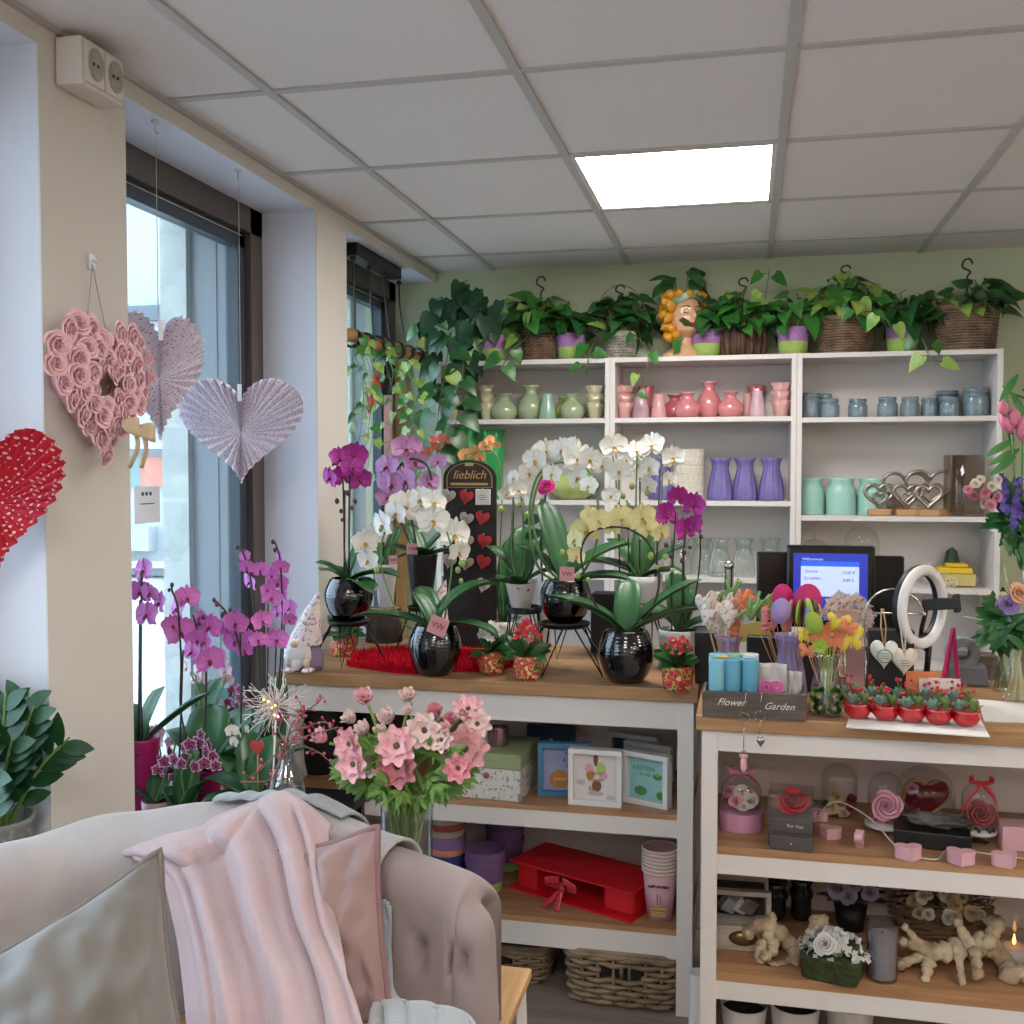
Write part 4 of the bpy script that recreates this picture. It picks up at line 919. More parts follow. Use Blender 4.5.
# ---------------------------------------------------------------- kalanchoes in flowery pots
mat('floral_pot', '#b8a878', .35, coat=.3)
def floral():
    m = MATS['floral_pot']; nt = m.node_tree; b = nt.nodes['Principled BSDF']; tc = nt.nodes.new('ShaderNodeTexCoord'); n = nt.nodes.new('ShaderNodeTexVoronoi'); n.inputs['Scale'].default_value = 42
    nz = nt.nodes.new('ShaderNodeTexNoise'); nz.inputs['Scale'].default_value = 38; nz.inputs['Detail'].default_value = 1.5
    r = nt.nodes.new('ShaderNodeValToRGB'); r.color_ramp.interpolation = 'CONSTANT'; e = r.color_ramp.elements; e[0].position = 0; e[0].color = lin('#4f5c2c'); e[1].position = .41; e[1].color = lin('#c9ab5e')
    for p_, c_ in ((.46, '#b83232'), (.52, '#d0615a'), (.56, '#a32028'), (.62, '#d8c583')): q = e.new(p_); q.color = lin(c_)
    nt.links.new(tc.outputs['Object'], nz.inputs['Vector']); nt.links.new(nz.outputs[0], r.inputs[0]); nt.links.new(r.outputs[0], b.inputs['Base Color'])
floral()
mat('fl_red', '#b5202a', .5); mat('fl_white', '#d5d3c6', .5); mat('fl_pink', '#c3415f', .5)
def floret(m):
    mb = MB()
    for k in range(4): petal(mb, Ry(k*PI/2+.3) @ Matrix.Rotation(.2, 4, 'X'), .5, .42, .1, nv=2, nu=2)
    return proto(mb, 'floret_'+m, m)
FLT = {m: floret(m) for m in ('fl_red', 'fl_white', 'fl_pink')}
def kalanchoe(label, x, y, wpx, hpx, m, n, dY=.03, top=22):
    c = atz(x, y, .94); Y = c.y+dY; w = wpx*mpp(x, Y); h = hpx*mpp(x, Y)
    t = thing('potted_kalanchoe', label, 'potted plant', (c.x, Y, .94), group='kalanchoes in flowery pots')
    mb = MB(); mb.lathe([(.001, 0), (w*.4, 0), (w*.46, h*.2), (w*.5, h*.6), (w*.47, h*.95), (w*.49, h), (w*.44, h), (w*.42, h*.85), (.001, h*.85)], n=32, cap=None); mb.build('pot', 'floral_pot', t)
    mb = MB(); rg = random.Random(x)
    for k in range(18):
        a = rg.uniform(0, 6.28); e = rg.uniform(.1, 1.1); d = V((math.cos(a)*math.cos(e), math.sin(a)*math.cos(e), math.sin(e))); oval_leaf(mb, V((0, 0, h*.9))+d*.015, d, (0, -.5, 1), rg.uniform(.05, .075), .04, curl=.3)
    mb.build('foliage', 'leaf_dark', t)
    hd = top*mpp(x, Y)
    for k in range(n):
        a = rg.uniform(0, 6.28); r = rg.uniform(0, 1)**.5*w*.5; z = h+hd*(1-.5*(r/w*2)**2)+rg.uniform(-.01, .006)
        q = inst(FLT[m], 'floret', t, (r*math.cos(a), r*math.sin(a)*.8, z), (rg.uniform(-1.5, -.1), 0, rg.uniform(-.6, .6)), rg.uniform(.018, .024))
    mb = MB()
    for k in range(6): mb.tube([(0, 0, h*.9), (math.cos(k)*w*.3, math.sin(k)*w*.25, h+hd*.8)], .0018, 4)
    mb.build('stem', 'stem_green', t)
kalanchoe('white flowering kalanchoe in a rose patterned pot', 489, 675, 27, 23, 'fl_white', 56, top=27)
kalanchoe('red flowering kalanchoe in a rose patterned pot right of the white one', 525, 681, 28, 24, 'fl_red', 56, top=34)
kalanchoe('red flowering kalanchoe in a patterned pot at the right end of the left counter', 677, 692, 33, 26, 'fl_red', 34, top=28)
kalanchoe('red kalanchoe in a patterned pot behind the gnome, under the magenta orchid', 340, 657, 26, 22, 'fl_red', 18, top=20)
kalanchoe('small pink flowering kalanchoe at the back beside the white pot', 500, 646, 20, 14, 'fl_pink', 20, top=12)

# ---------------------------------------------------------------- red fur, gnomes, sign, rose, black boxes
mat('fur_red', '#b50a20', .8, spec=.1)
rg = random.Random(3); mb = MB()
P = [atz(x, y, .942) for x, y in ((350, 664), (400, 671), (440, 674), (508, 677), (505, 657), (470, 652), (440, 648), (400, 642), (372, 645))]
A0 = min(p.x for p in P); A1 = max(p.x for p in P); B0 = min(p.y for p in P); B1 = 3.42
cx, cy_, ax, ay = (A0+A1)/2, (B0+B1)/2, (A1-A0)/2, (B1-B0)/2
def fe(a): return 1+.07*math.sin(3*a+1)+.05*math.sin(7*a)
mb.grid(lambda u, v: V((ax*fe(2*PI*u)*math.cos(2*PI*u)*v, ay*fe(2*PI*u)*math.sin(2*PI*u)*v, .001+.012*(1-v**6))), 48, 8, cu=True)
for k in range(9000):
    a = rg.uniform(0, 2*PI); r = rg.uniform(0, 1)**.5*fe(a); x, y = ax*r*math.cos(a), ay*r*math.sin(a); z = .006
    d = V((rg.uniform(-1, 1), rg.uniform(-1, 1), rg.uniform(.3, 1.1))); L = rg.uniform(.015, .032); s = V((d.y, -d.x, 0)).normalized()*.0016; p = V((x, y, z)); q = p+d.normalized()*L
    q.z = max(q.z, .003); mb.add([p-s, p+s, q], [(0, 1, 2)])
o = mb.build('fur_mat', 'fur_red'); o.location = (cx, cy_, .94); tag(o, 'bright red shaggy fur mat lying on the left counter under the pots', 'fur mat')
mat('hat_cloth', '#d6cac3', .9, col2='#9c8095', scale=110, lo=.54, hi=.6); mat('beard', '#e6e3df', .95, bump=.5, bscale=90, stretch=(4, 4, 1)); mat('gnome_lilac', '#84758f', .95, bump=.3, bscale=150); mat('gnome_grey', '#6d6d72', .95, bump=.3); mat('gnome_skin', '#c9ab98', .8)
def gnome(x, y, label, s=1, rz=0, dY=.04):
    c = atz(x, y, .94); t = thing('gnome_figure', label, 'gnome', (c.x, c.y+dY, .94), rz); 
    def b(name, m, fn, **k): mb = MB(); fn(mb); o = mb.build(name, m, t, **k); return o
    b('body', 'gnome_lilac', lambda mb: mb.lathe([(.001, 0), (.05, 0), (.058, .02), (.052, .06), (.036, .1), (.001, .115)], n=24, sy=.8, cap=None))
    b('beard', 'beard', lambda mb: (mb.ell((-.012, -.04, .064), (.046, .026, .046), 20, 14, bumpy=.25, bs=3), mb.ell((-.012, -.048, .03), (.025, .014, .025), 14, 10, bumpy=.3)))
    b('nose', 'gnome_skin', lambda mb: mb.ell((-.012, -.066, .092), (.014, .012, .011), 12, 8))
    for sx in (-1, 1):
        b('hand', 'gnome_skin', lambda mb: mb.ell((sx*.03-.005, -.055, .032), (.011, .012, .015), 10, 8))
        b('shoe', 'hat_cloth', lambda mb: mb.ell((sx*.03, -.055, .009), (.019, .03, .009), 12, 8))
    b('trousers', 'gnome_grey', lambda mb: mb.ell((0, -.03, .022), (.035, .025, .022), 12, 8))
    def hat(mb):
        for_pts = [(-.002, -.006, .085, .056), (.0, -.004, .1, .053), (.008, 0, .14, .04), (.02, .004, .19, .025), (.035, .006, .235, .01), (.042, .006, .255, .001)]
        mb.grid(lambda u, v: (lambda q: V((q[0]+q[3]*math.cos(2*PI*u), q[1]+q[3]*math.sin(2*PI*u), q[2])))(for_pts[round(v*5)]), 24, 5, cu=True)
    b('pointed_hat', 'hat_cloth', hat)
    t.scale = (s, s, s); return t
gnome(301, 672, 'plush gnome with white beard and floral pointed hat at the left end of the counter', .96)
gnome(416, 662, 'second gnome, only its floral pointed hat showing behind the black bowl', .96, 0, .2)
# sign
mat('sign_black', '#15120f', .6, col2='#2a221c', scale=60, lo=.6, hi=.7); mat('sign_brown', '#2c1c14', .6); mat('gold_print', '#b3935c', .5); mat('tag_grey', '#a8a29c', .6); mat('tag_beige', '#a99880', .7); mat('tag_red', '#b5202c', .5); mat('tag_white', '#cfccc6', .6); mat('ink_dark', '#2a2420', .6)
Ys = 3.5; cs = at(470, 600, Ys); k = mpp(470, Ys)
t = thing('display_stand', 'black standing board reading lieblich, hung with small wooden heart tags', 'display stand', (cs.x, Ys, .94))
W = 27*k; Ht = at(470, 478, Ys).z-.94; Hh = at(470, 460, Ys).z-.94
mb = MB(); out = [(-W, 0), (W, 0), (W, Ht)]+[(W*math.cos(a), Ht+(Hh-Ht)*math.sin(a)) for a in [i*PI/14 for i in range(1, 14)]]+[(-W, Ht)]
mb.prism(out, .012); mb.build('board', 'sign_black', t, smooth=False)
mb = MB(); mb.box((0, .045, .01), (2*W, .1, .02)); mb.build('foot', 'sign_black', t, smooth=False)
mb = MB(); hz = at(470, 487, Ys).z-.94; W1 = 22.5*k; top = Hh-.008; out = [(-W1, hz), (W1, hz), (W1, Ht-.002)]+[(W1*math.cos(a), Ht-.002+(top-Ht)*math.sin(a)) for a in [i*PI/14 for i in range(1, 14)]]+[(-W1, Ht-.002)]
mb.prism([(x*1.04, z*1.0+ (z-hz)*.04-.002) for x, z in out], .0135); mb.build('header_border', 'gold_print', t, smooth=False)
mb = MB(); mb.prism(out, .0155); mb.build('header', 'sign_brown', t, smooth=False)
text('lieblich', .042, 'gold_print', t, (0, -.0085, at(470, 475, Ys).z-.94), shear=.3)
mb = MB(); mb.box((0, -.008, at(470, 484, Ys).z-.94), (W1*1.7, .001, .008)); mb.build('gold_bar', 'gold_print', t, smooth=False)
mb = MB(); mb.box((0, -.008, at(470, 464.5, Ys).z-.94), (.03, .001, .01)); mb.build('gold_plate', 'gold_print', t, smooth=False)
def htag(x, y, m, label, rect=False, s=14):
    p = at(x, y, Ys-.016); w = s*k*1.05
    mb = MB()
    if rect: mb.box((0, 0, 0), (w, .012, w*1.05))
    else: mb.prism(heart(24, w, w*1.0), .006, Matrix.Rotation(.25, 4, 'Y'))
    o = thing('heart_tag' if not rect else 'tag_card', label, 'tag', p, group='little tags hanging on the black sign')
    mb.build('plate', m, o, smooth=False, bevel=.001)
    mb = MB()
    for q in range(3): mb.box((0, -.0065 if rect else -.0035, .006-.007*q), (w*.5-.006*abs(q-1), .0006, .0016), R=Euler((0, .35 if not rect else 0, 0)).to_matrix())
    mb.build('inscription', 'ink_dark', o, smooth=False)
    mb = MB(); mb.tube([(0, .01, w*.5+.004), (0, -.006, w*.5+.004), (0, -.008, w*.5-.004)], .001, 5); mb.build('hook', 'steel', o)
for a in ((448, 497, 'tag_grey', 'grey heart tag at the top left below the lettering'), (466, 498, 'tag_red', 'red heart tag in the middle of the top row'), (466, 520, 'tag_grey', 'grey heart tag in the second row beside a red one'), (482, 519, 'tag_red', 'red heart tag in the right column, directly below the white card'),
          (484, 542, 'tag_red', 'red heart tag in the right column, third from the top'), (483, 563, 'tag_red', 'lowest red heart tag, in the right column'), (483, 586, 'tag_white', 'white heart tag at the bottom of the right column'),
          (449, 562, 'tag_beige', 'beige heart tag low at the left edge beside the white orchid'), (466, 564, 'tag_beige', 'beige heart tag low in the middle column'), (466, 542, 'tag_beige', 'heart tag in the middle column mostly hidden by white petals')): htag(*a)
htag(483, 497, 'tag_white', 'white square card tag at the top right of the sign', True)
# magenta single rose in slim white vase
mat('rose_mag', '#c9187e', .5); RM = rose_mesh('rose_mag', 'rose_mag')
Yq = 3.32; p = at(546, 488, Yq-.05); b = V((at(537, 600, Yq).x, Yq+.1, .94))
t = thing('rose_in_vase', 'single magenta rose standing in a slim tall white vase', 'flower vase', b)
mb = MB(); hv = at(537, 560, Yq+.1).z-.94; mb.lathe([(.001, 0), (.026, 0), (.022, hv*.5), (.016, hv), (.013, hv), (.015, hv*.8)], n=24, cap=None); mb.build('vase', 'pot_white', t)
mb = MB(); mb.tube(spline([b+V((0, 0, hv*.7)), at(541, 540, Yq), p+V((0, 0, -.01))], 6), .0035, 6); mb.build('stem', 'leaf_dark', t, world=True)
for dx, dy, a in ((-8, 30, -1), (6, 34, .6), (10, 46, 1), (-6, 44, -.8), (2, 40, .1)):
    mb = MB(); q = at(544+dx*.3, 488+dy, Yq); oval_leaf(mb, q, (a, -.2, -.2), (0, -1, .5), .06, .04); mb.build('leaf', 'leaf_bluish', t, world=True)
inst(RM, 'bloom', t, p-b, (-.5, 0, .1), .062)
# black boxes standing at the back of the counter
c = onc(588, 652)
mb = MB(); mb.box((0, 0, .1), (.11, .1, .2)); o = mb.build('speaker_box', 'black_matte', smooth=False, bevel=.004); o.location = (at(608, 640, 3.5).x, 3.52, .94); tag(o, 'plain black box at the back of the left counter behind the orchid bowls', 'box')
# ================================================================ things on and in front of the window wall
def dots(name, base, dot, scale, r=.23):
    m = mat(name, base, .8); nt = m.node_tree; b = nt.nodes['Principled BSDF']; tc = nt.nodes.new('ShaderNodeTexCoord'); v = nt.nodes.new('ShaderNodeTexVoronoi'); v.inputs['Scale'].default_value = scale; v.inputs['Randomness'].default_value = .25
    mp = nt.nodes.new('ShaderNodeMapping'); mp.inputs['Scale'].default_value = (1, 0, 1); mp.inputs['Rotation'].default_value = (0, .6, 0)
    r_ = nt.nodes.new('ShaderNodeValToRGB'); r_.color_ramp.interpolation = 'CONSTANT'; r_.color_ramp.elements[0].color = lin(dot); r_.color_ramp.elements[1].position = r; r_.color_ramp.elements[1].color = lin(base)
    nt.links.new(tc.outputs['Object'], mp.inputs[0]); nt.links.new(mp.outputs[0], v.inputs['Vector']); nt.links.new(v.outputs['Distance'], r_.inputs[0]); nt.links.new(r_.outputs[0], b.inputs['Base Color'])
dots('paper_dots', '#ddd6e2', '#a02a6a', 120, .19); dots('paper_red', '#b81c30', '#e6c9cc', 80, .22)
mat('string', '#b9b4ac', .6); mat('clear_plastic', '#c9ced6', .2)
def fan(label, x, y, Y, w, h, m, rz, hook_px=None, X=None, zig=False):
    c = at(x, y, Y); t = thing('paper_heart_fan', label, 'paper decoration', c, rz)
    N = 96; mb = MB(); hv = heart(N, w, h); cen = (0, -.02*h)
    vs = [(cen[0], 0, cen[1])]; rings = 5
    def pt(i, f):
        px_, pz = hv[i % N]; amp = .010*f*(1 if i % 2 else -1); q = 1-(.035 if i % 2 and zig else 0)*f
        return (cen[0]+(px_-cen[0])*f*q, amp, cen[1]+(pz-cen[1])*f*q)
    for j in range(1, rings+1): vs += [pt(i, j/rings) for i in range(N)]
    fs = [(0, 1+i, 1+(i+1) % N) for i in range(N)]
    for j in range(rings-1): fs += [(1+j*N+i, 1+(j+1)*N+i, 1+(j+1)*N+(i+1) % N, 1+j*N+(i+1) % N) for i in range(N)]
    mb.add(vs, fs); mb.build('pleated_paper', m, t, smooth=False, solid=.0008)
    mb = MB(); mb.box((0, -.012, h*.36), (.012, .003, .05)); mb.build('paper_tab', 'paper', t, smooth=False)
    top = V((c.x, c.y, ZS)) if hook_px is None else V((c.x, c.y, ZS))
    mb = MB(); mb.tube([(0, 0, h*.3), (0, 0, top.z-c.z-.045)], .0011, 5); mb.build('string', 'string', t)
    return t
def chook(x, y, label):
    p = atz(x, y, ZS); t = thing('ceiling_hook', label, 'hook', p, group='clear hooks under the window lintel')
    mb = MB(); mb.lathe([(.001, 0), (.01, -.001), (.01, -.005), (.001, -.008)], n=20, cap=None); mb.build('disc', 'clear_plastic', t)
    mb = MB(); mb.tube([(0, 0, -.006), (0, 0, -.03), (.006, 0, -.036), (.01, 0, -.028)], .0025, 6); mb.build('hook', 'clear_plastic', t)
    return p
h2 = chook(238, 170, 'clear plastic hook above the large dotted paper heart'); h1 = chook(155, 120, 'clear plastic hook above the half hidden dotted paper heart, nearer the socket')
fan('large white paper heart fan with magenta dots hanging in front of the window', 241, 431, h2.y, 118*mpp(241, h2.y), 99*mpp(241, h2.y), 'paper_dots', .2)
fan('white dotted paper heart fan with zigzag edge, half hidden behind the rose heart', 159, 377, h1.y, 92*mpp(160, h1.y), 118*mpp(160, h1.y), 'paper_dots', 1.0, zig=True)
fan('red paper heart fan with white dots hanging at the left edge', -6, 502, 1.80, 134*mpp(2, 1.8), 132*mpp(2, 1.8), 'paper_red', .1)
# rose heart wreath on the pier
mat('foam_pink', '#f7ccd3', .8, spec=.2); mat('foam_pink2', '#f0c0c8', .8, spec=.2); mat('ribbon_cream', '#cdb896', .45)
RPK = rose_mesh('foam_rose', 'foam_pink', 'foam_pink2', n=13)
ca = atx(99, 392, XW+.03); wl = atx(45, 388, XW+.03); wr = atx(155, 388, XW+.03)
hw = abs(wr.y-wl.y)*.9; hh = abs(atx(97, 318, XW+.03).z-atx(97, 458, XW+.03).z)
t = thing('rose_heart_wreath', 'heart shaped wreath of pink foam roses with cream ribbon hanging on the pier', 'wreath', ca+V((0, 0, 0)), PI/2)
mb = MB(); path = [(x*.62, .016, z*.6) for x, z in heart(40, hw, hh)]; mb.tube(path, .022, 10, closed=True); mb.build('wreath_base', 'foam_pink2', t)
rg = random.Random(9); hp_ = heart(400, hw, hh)
for f, n, off, s in ((.9, 24, 0, .06), (.6, 18, .4, .06), (.36, 9, .2, .05)):
    # spread evenly along the outline
    d = [0]
    for i in range(400): a, b = hp_[i], hp_[(i+1) % 400]; d.append(d[-1]+math.hypot(a[0]-b[0], a[1]-b[1]))
    for k in range(n):
        tgt = (k+off)/n*d[-1] % d[-1]; i = max(j for j in range(400) if d[j] <= tgt); x, z = hp_[i][0]*f, hp_[i][1]*f
        inst(RPK, 'foam_rose', t, (x, -.012+rg.uniform(-.006, .004)-(.008 if f < .8 else -.004), z), (z*1.2+rg.uniform(-.2, .2), rg.uniform(0, 6), x*1.5+rg.uniform(-.2, .2)), s*rg.uniform(.95, 1.12))
mb = MB()
rb = V((hw*.17, -.055, -hh*.27))
mb.ell(rb, (.008, .008, .01), 8, 6); mb.build('ribbon_knot', 'ribbon_cream', t)
for s in (-1, 1):
    mb = MB(); mb.grid(lambda u, v: rb+V((s*.065*v, -.02*math.sin(PI*v), .012*(v if s > 0 else -v*1.6)*-.6+.045*(u-.5)*math.sin(PI*min(1, v*.85+.1))**.6)), 4, 8); mb.build('ribbon_loop', 'ribbon_cream', t, solid=.001)
    mb = MB(); mb.grid(lambda u, v: rb+V((s*.012+.012*s*v+.018*(u-.5), -.01*math.sin(4*v), -.085*v)), 2, 8); mb.build('ribbon_tail', 'ribbon_cream', t, solid=.001)
mb = MB(); hk = atx(90, 265, XW+.004)-ca; hk = V((hk.y, 0.02, hk.z)); 
mb.tube([(hw*-.12, 0, hh*.4), hk, (hw*.1, 0, hh*.38)], .0012, 5); mb.build('hanging_thread', 'string', t)
p = atx(90, 262, XW); k_ = MB(); k_.box((0, 0, 0), (.006, .022, .034)); k_.tube([(.004, 0, .004), (.016, 0, -.006), (.016, 0, .004)], .002, 5); o = k_.build('wall_hook', 'clear_plastic', bevel=.002); o.location = p+V((.003, 0, 0)); tag(o, 'small clear adhesive wall hook holding the rose heart', 'hook')
mat('socket_shade', '#aaa49b', .4)  # greyer than the plastic: shade of the recessed wells put into colour
# double socket on the pier
a = atx(62, 40, XW+.0); b = atx(118, 100, XW+.06)
y0, y1 = 1.975, 2.125
t = thing('wall_socket', 'white double power socket box mounted high on the pier below the ceiling', 'socket', (XW+.033, (y0+y1)/2+.008, 2.412)); t.scale = (1, .74, 1)
mb = MB(); mb.box((0, 0, 0), (.062, .205, .1)); mb.build('housing', 'white_plastic', t, smooth=False, bevel=.004)
for s in (-1, 1):
    mb = MB(); mb.box((.034, s*.048, 0), (.006, .09, .085)); mb.build('cover_plate', 'white_plastic', t, smooth=False, bevel=.003)
    mb = MB(); mb.T = Matrix.Translation((.0375, s*.048, 0)) @ Matrix.Rotation(PI/2, 4, 'Y'); mb.lathe([(.034, 0), (.034, .004), (.030, .004), (.029, .0004), (.001, .0004)], n=32, cap=None); mb.build('socket_well', 'socket_shade', t)
    mb = MB(); mb.ell((.038, s*.048-.010, 0), .004, 8, 6); mb.ell((.038, s*.048+.010, 0), .004, 8, 6); mb.build('contact_holes', 'ink_dark', t)
# ---- hanging branch lamp bar in the far window
mat('branch', '#9a6f42', .7, bump=.4, bscale=30)
bx_ = -1.50; y0, y1 = atx(350, 262, bx_).y, 4.38
t = thing('cable_bar', 'black metal ceiling bar with four black cables above the hanging branch', 'cable bar', (bx_, (y0+y1)/2, ZS))
mb = MB(); mb.bx(bx_-.03, bx_+.03, y0, y1, ZS-.05, ZS); mb.build('bar', 'black_metal', t, smooth=False, world=True, bevel=.003)
br0 = V((bx_, 3.72, 0)); pb0 = atx(349, 338, bx_+.0); pb1 = V((bx_+.03, 4.66, at(408, 357, 4.6).z))
A_ = V((bx_, 3.74, pb0.z+.0)); B_ = V((bx_+.05, 4.66, pb1.z)); pts = [A_.lerp(B_, i/8)+V((0, 0, .012*math.sin(i*1.7))) for i in range(9)]
for k in range(4):
    q = A_.lerp(B_, .15+.2*k); mb = MB(); mb.tube(spline([(bx_, q.y, ZS-.05), (bx_+.004, q.y+.006, (ZS+q.z)/2), q], 5), .004, 6)
    mb.ell((bx_, q.y, ZS-.055), (.012, .012, .012), 8, 6); mb.build('cable', 'black_matte', t, world=True)
o = MB().tube(pts, [.028, .026, .028, .027, .025, .026, .025, .024, .022], 12).build('hanging_branch', 'branch'); tag(o, 'brown wooden branch hanging from black cables in the far window', 'branch')
for k in range(7):
    q = A_.lerp(B_, .12+.125*k); mb = MB(); 
    for r in range(2): mb.tube([q+V((.033*math.cos(a), .012*r+.01*math.sin(a+k), .033*math.sin(a))) for a in [i*PI/8 for i in range(16)]], .006, 5, closed=True)
    s = mb.build('cable_wrap', 'black_matte', t, world=True)
# trailing plants & ornaments hanging off the branch
t = thing('hanging_plant', 'loose green trailing plant with small leaves hanging from the branch', 'potted plant', A_.lerp(B_, .4))
mb = MB(); rg = random.Random(12)
for k in range(12):
    q = A_.lerp(B_, rg.uniform(.05, .95)); e = q+V((rg.uniform(.0, .08), rg.uniform(-.05, .05), -rg.uniform(.25, .62)))
    vine(mb, [q+V((0, 0, .04)), q.lerp(e, .4)+V((.06, 0, 0)), e], 7, .045, 40+k, .5, r=.0016)
mb.build('trailing_shoots', ['leaf_mid', 'stem_green', 'leaf_light'], t, world=True)
mat('felt_red', '#c8352c', .8); mat('felt_mint', '#9bb99a', .7)
def dangle(x, y, m, s, label, kind):
    Y = 4.1; p = at(x, y, Y); t = thing('hanging_ornament', label, 'ornament', p, group='ornaments hanging on the branch')
    mb = MB()
    if kind == 'bird': mb.ell((0, 0, 0), (s*.45, s*.4, s*.6), 12, 8); mb.ell((s*.1, -.01, s*.75), s*.26, 10, 8); mb.ell((-s*.25, 0, -s*.6), (s*.2, s*.15, s*.5), 8, 6)
    else: mb.lathe([(.001, -s*.9), (s*.5, -s*.85), (s*.3, -s*.1), (s*.2, s*.3), (.001, s*.35)], n=16, cap=None); mb.ell((0, 0, s*.55), s*.3, 10, 8)
    mb.build('figure', m, t)
    mb = MB(); mb.tube([(0, 0, s*.6), (0, 0, at(x, 345, Y).z-p.z)], .001, 4); mb.build('thread', 'string', t)
dangle(376, 385, 'felt_red', .05, 'red felt bird ornament hanging from the branch, the higher one', 'bird'); dangle(372, 402, 'felt_red', .045, 'second red felt ornament just under the red bird', 'bird')
dangle(365, 398, 'felt_mint', .055, 'pale mint angel shaped ornament hanging from the branch', 'angel')
dangle(352, 425, 'felt_mint', .035, 'small pale green drop ornament low at the left by the pier', 'angel')
mat('pine', '#c79a5a', .6, col2='#b88a4e', scale=5, stretch=(12, 12, 1)); mat('pine_pink', '#a8776a', .6)
c = at(399, 500, 4.70); mb = MB(); mb.bx(-.028, .028, -.012, .012, 0, at(399, 352, 4.7).z); o = mb.build('wooden_plank', 'pine', smooth=False, bevel=.002); o.location = (c.x, 4.735, 0); tag(o, 'tall light pine plank standing against the green wall beside the far window', 'plank')
c = at(389, 500, 4.62); mb = MB(); mb.bx(-.02, .02, -.012, .012, 0, at(389, 395, 4.6).z); o = mb.build('wooden_plank', 'pine_pink', smooth=False, bevel=.002); o.location = (c.x, 4.62, 0); tag(o, 'narrow reddish wooden batten just left of the pine plank', 'plank')

# ================================================================ zz plant bottom left
mat('pot_hammered', '#8f8f8b', .6, kind='voronoi', col2='#6e6e6b', scale=70, lo=.05, hi=.5)
mat('zz_leaf', '#17391d', .42, col2='#24512c', scale=10)
c = V((-1.40, 1.73, 0)); 
cp = at(-6, 860, 1.84); t = thing('zz_plant', 'dark glossy leafed plant in a grey hammered planter at the left edge', 'potted plant', (cp.x, 1.84, 0))
zt = at(2, 818, 1.84).z; mb = MB(); mb.lathe([(.001, 0), (.06, 0), (.075, .02), (.078, zt-.01), (.08, zt), (.072, zt), (.068, zt-.04), (.001, zt-.05)], n=36, cap=None); mb.build('planter', 'pot_hammered', t)
mb = MB(); mb.lathe([(.001, zt-.045), (.069, zt-.045)], n=20, cap=None); mb.build('soil', 'soil', t)
rg = random.Random(2)
for k, (az, L, ln) in enumerate(((.1, .27, .12), (.7, .29, .08), (-.5, .22, .16), (2.6, .3, .1), (-1.2, .24, .1), (.35, .2, .3), (-.15, .3, .03), (1.6, .28, .06), (-.9, .16, .25))):
    mb = MB(); b = V((.02*math.cos(az), .02*math.sin(az), zt-.04)); e = b+V((math.cos(az)*L*ln*2.2, math.sin(az)*L*ln*2.2, L)); sp = spline([b, b.lerp(e, .5)+V((0, 0, .03)), e], 10)
    mb.tube(sp, [.007-.005*i/len(sp) for i in range(len(sp))], 6, m=1)
    for i in range(5, len(sp)-1, 3):
        d = (sp[i+1]-sp[i-1]).normalized(); sd = d.cross(V((0, 1, .2))).normalized()
        for s in (-1, 1): oval_leaf(mb, sp[i], d*.9+sd*s+V((0, -.25, .1)), (0, -1, .4), .08*(1-.35*abs(i/len(sp)-.5)), .034, fold=.15, curl=.1)
    mb.build('frond', ['zz_leaf', 'stem_green'], t)

# ================================================================ orchids at the window
bench_z = .58
t = thing('plant_bench', 'low dark plant bench carrying the window orchids behind the sofa', 'bench', (-1.30, 2.72, 0))
mb = MB(); mb.bx(-.28, .19, -.3, .26, bench_z-.025, bench_z); mb.build('top', 'black_matte', t, smooth=False, bevel=.002)
for sx in (-.26, .15):
    for sy in (-.28, .22): mb = MB(); mb.bx(sx, sx+.03, sy, sy+.03, 0, bench_z-.025); mb.build('leg', 'black_metal', t, smooth=False)
YO = 2.62
G = 'orchids at the shop window'
def wo(label, x, ytop, wpx, kind, pm, Y, z0=bench_z, **k):
    c = at(x, ytop, Y); w = wpx*mpp(x, Y); return orchid(label, (c.x, Y, z0), kind, w, c.z-z0, pm, Y, group=G, **dict(dict(stemm='stem_dark') if k.get('col') == 'pink' else {}, **k))
wo('magenta pink orchid in a tall magenta pot at the left edge of the window', 141, 737, 34, 'cone', 'pot_magenta', 2.50, col='pink', flowers=[(144, 571, 27), (140, 592, 26), (150, 593, 22), (147, 615, 28), (160, 603, 26)], stems=[[(141, 700), (141, 640), (142, 570)]], sticks=[(140, 600, 140, 735)],
   leaves=[(.3, .22, .06, .75, .2), (.9, .16, .06, 1.3, .3), (2.5, .14, .05, 1, .6)])
wo('tall pink orchid with two crowded spikes in a tapered magenta pot', 205, 767, 34, 'cone', 'pot_magenta', 2.58, col='pink', flowers=[(178, 609, 30), (180, 632, 32), (187, 598, 26), (197, 640, 24), (210, 627, 28), (210, 660, 31), (172, 625, 22), (192, 652, 24), (200, 618, 18), (205, 642, 20)],
   stems=[[(182, 720), (181, 660), (178, 610), (172, 590), (172, 584)], [(205, 720), (206, 670), (200, 640), (193, 615)]], sticks=[(183, 650, 180, 745), (206, 668, 205, 760)], leaves=[(1.9, .2, .09, 1.1, .5), (1.0, .22, .09, 1.0, .6), (2.7, .18, .07, .9, .8), (.2, .18, .07, .8, .8), (-1.5, .14, .06, 1.1, .8)], buds=[(172, 585, 5), (169, 590, 4), (203, 617, 6), (199, 624, 5)], budm='bud_dark')
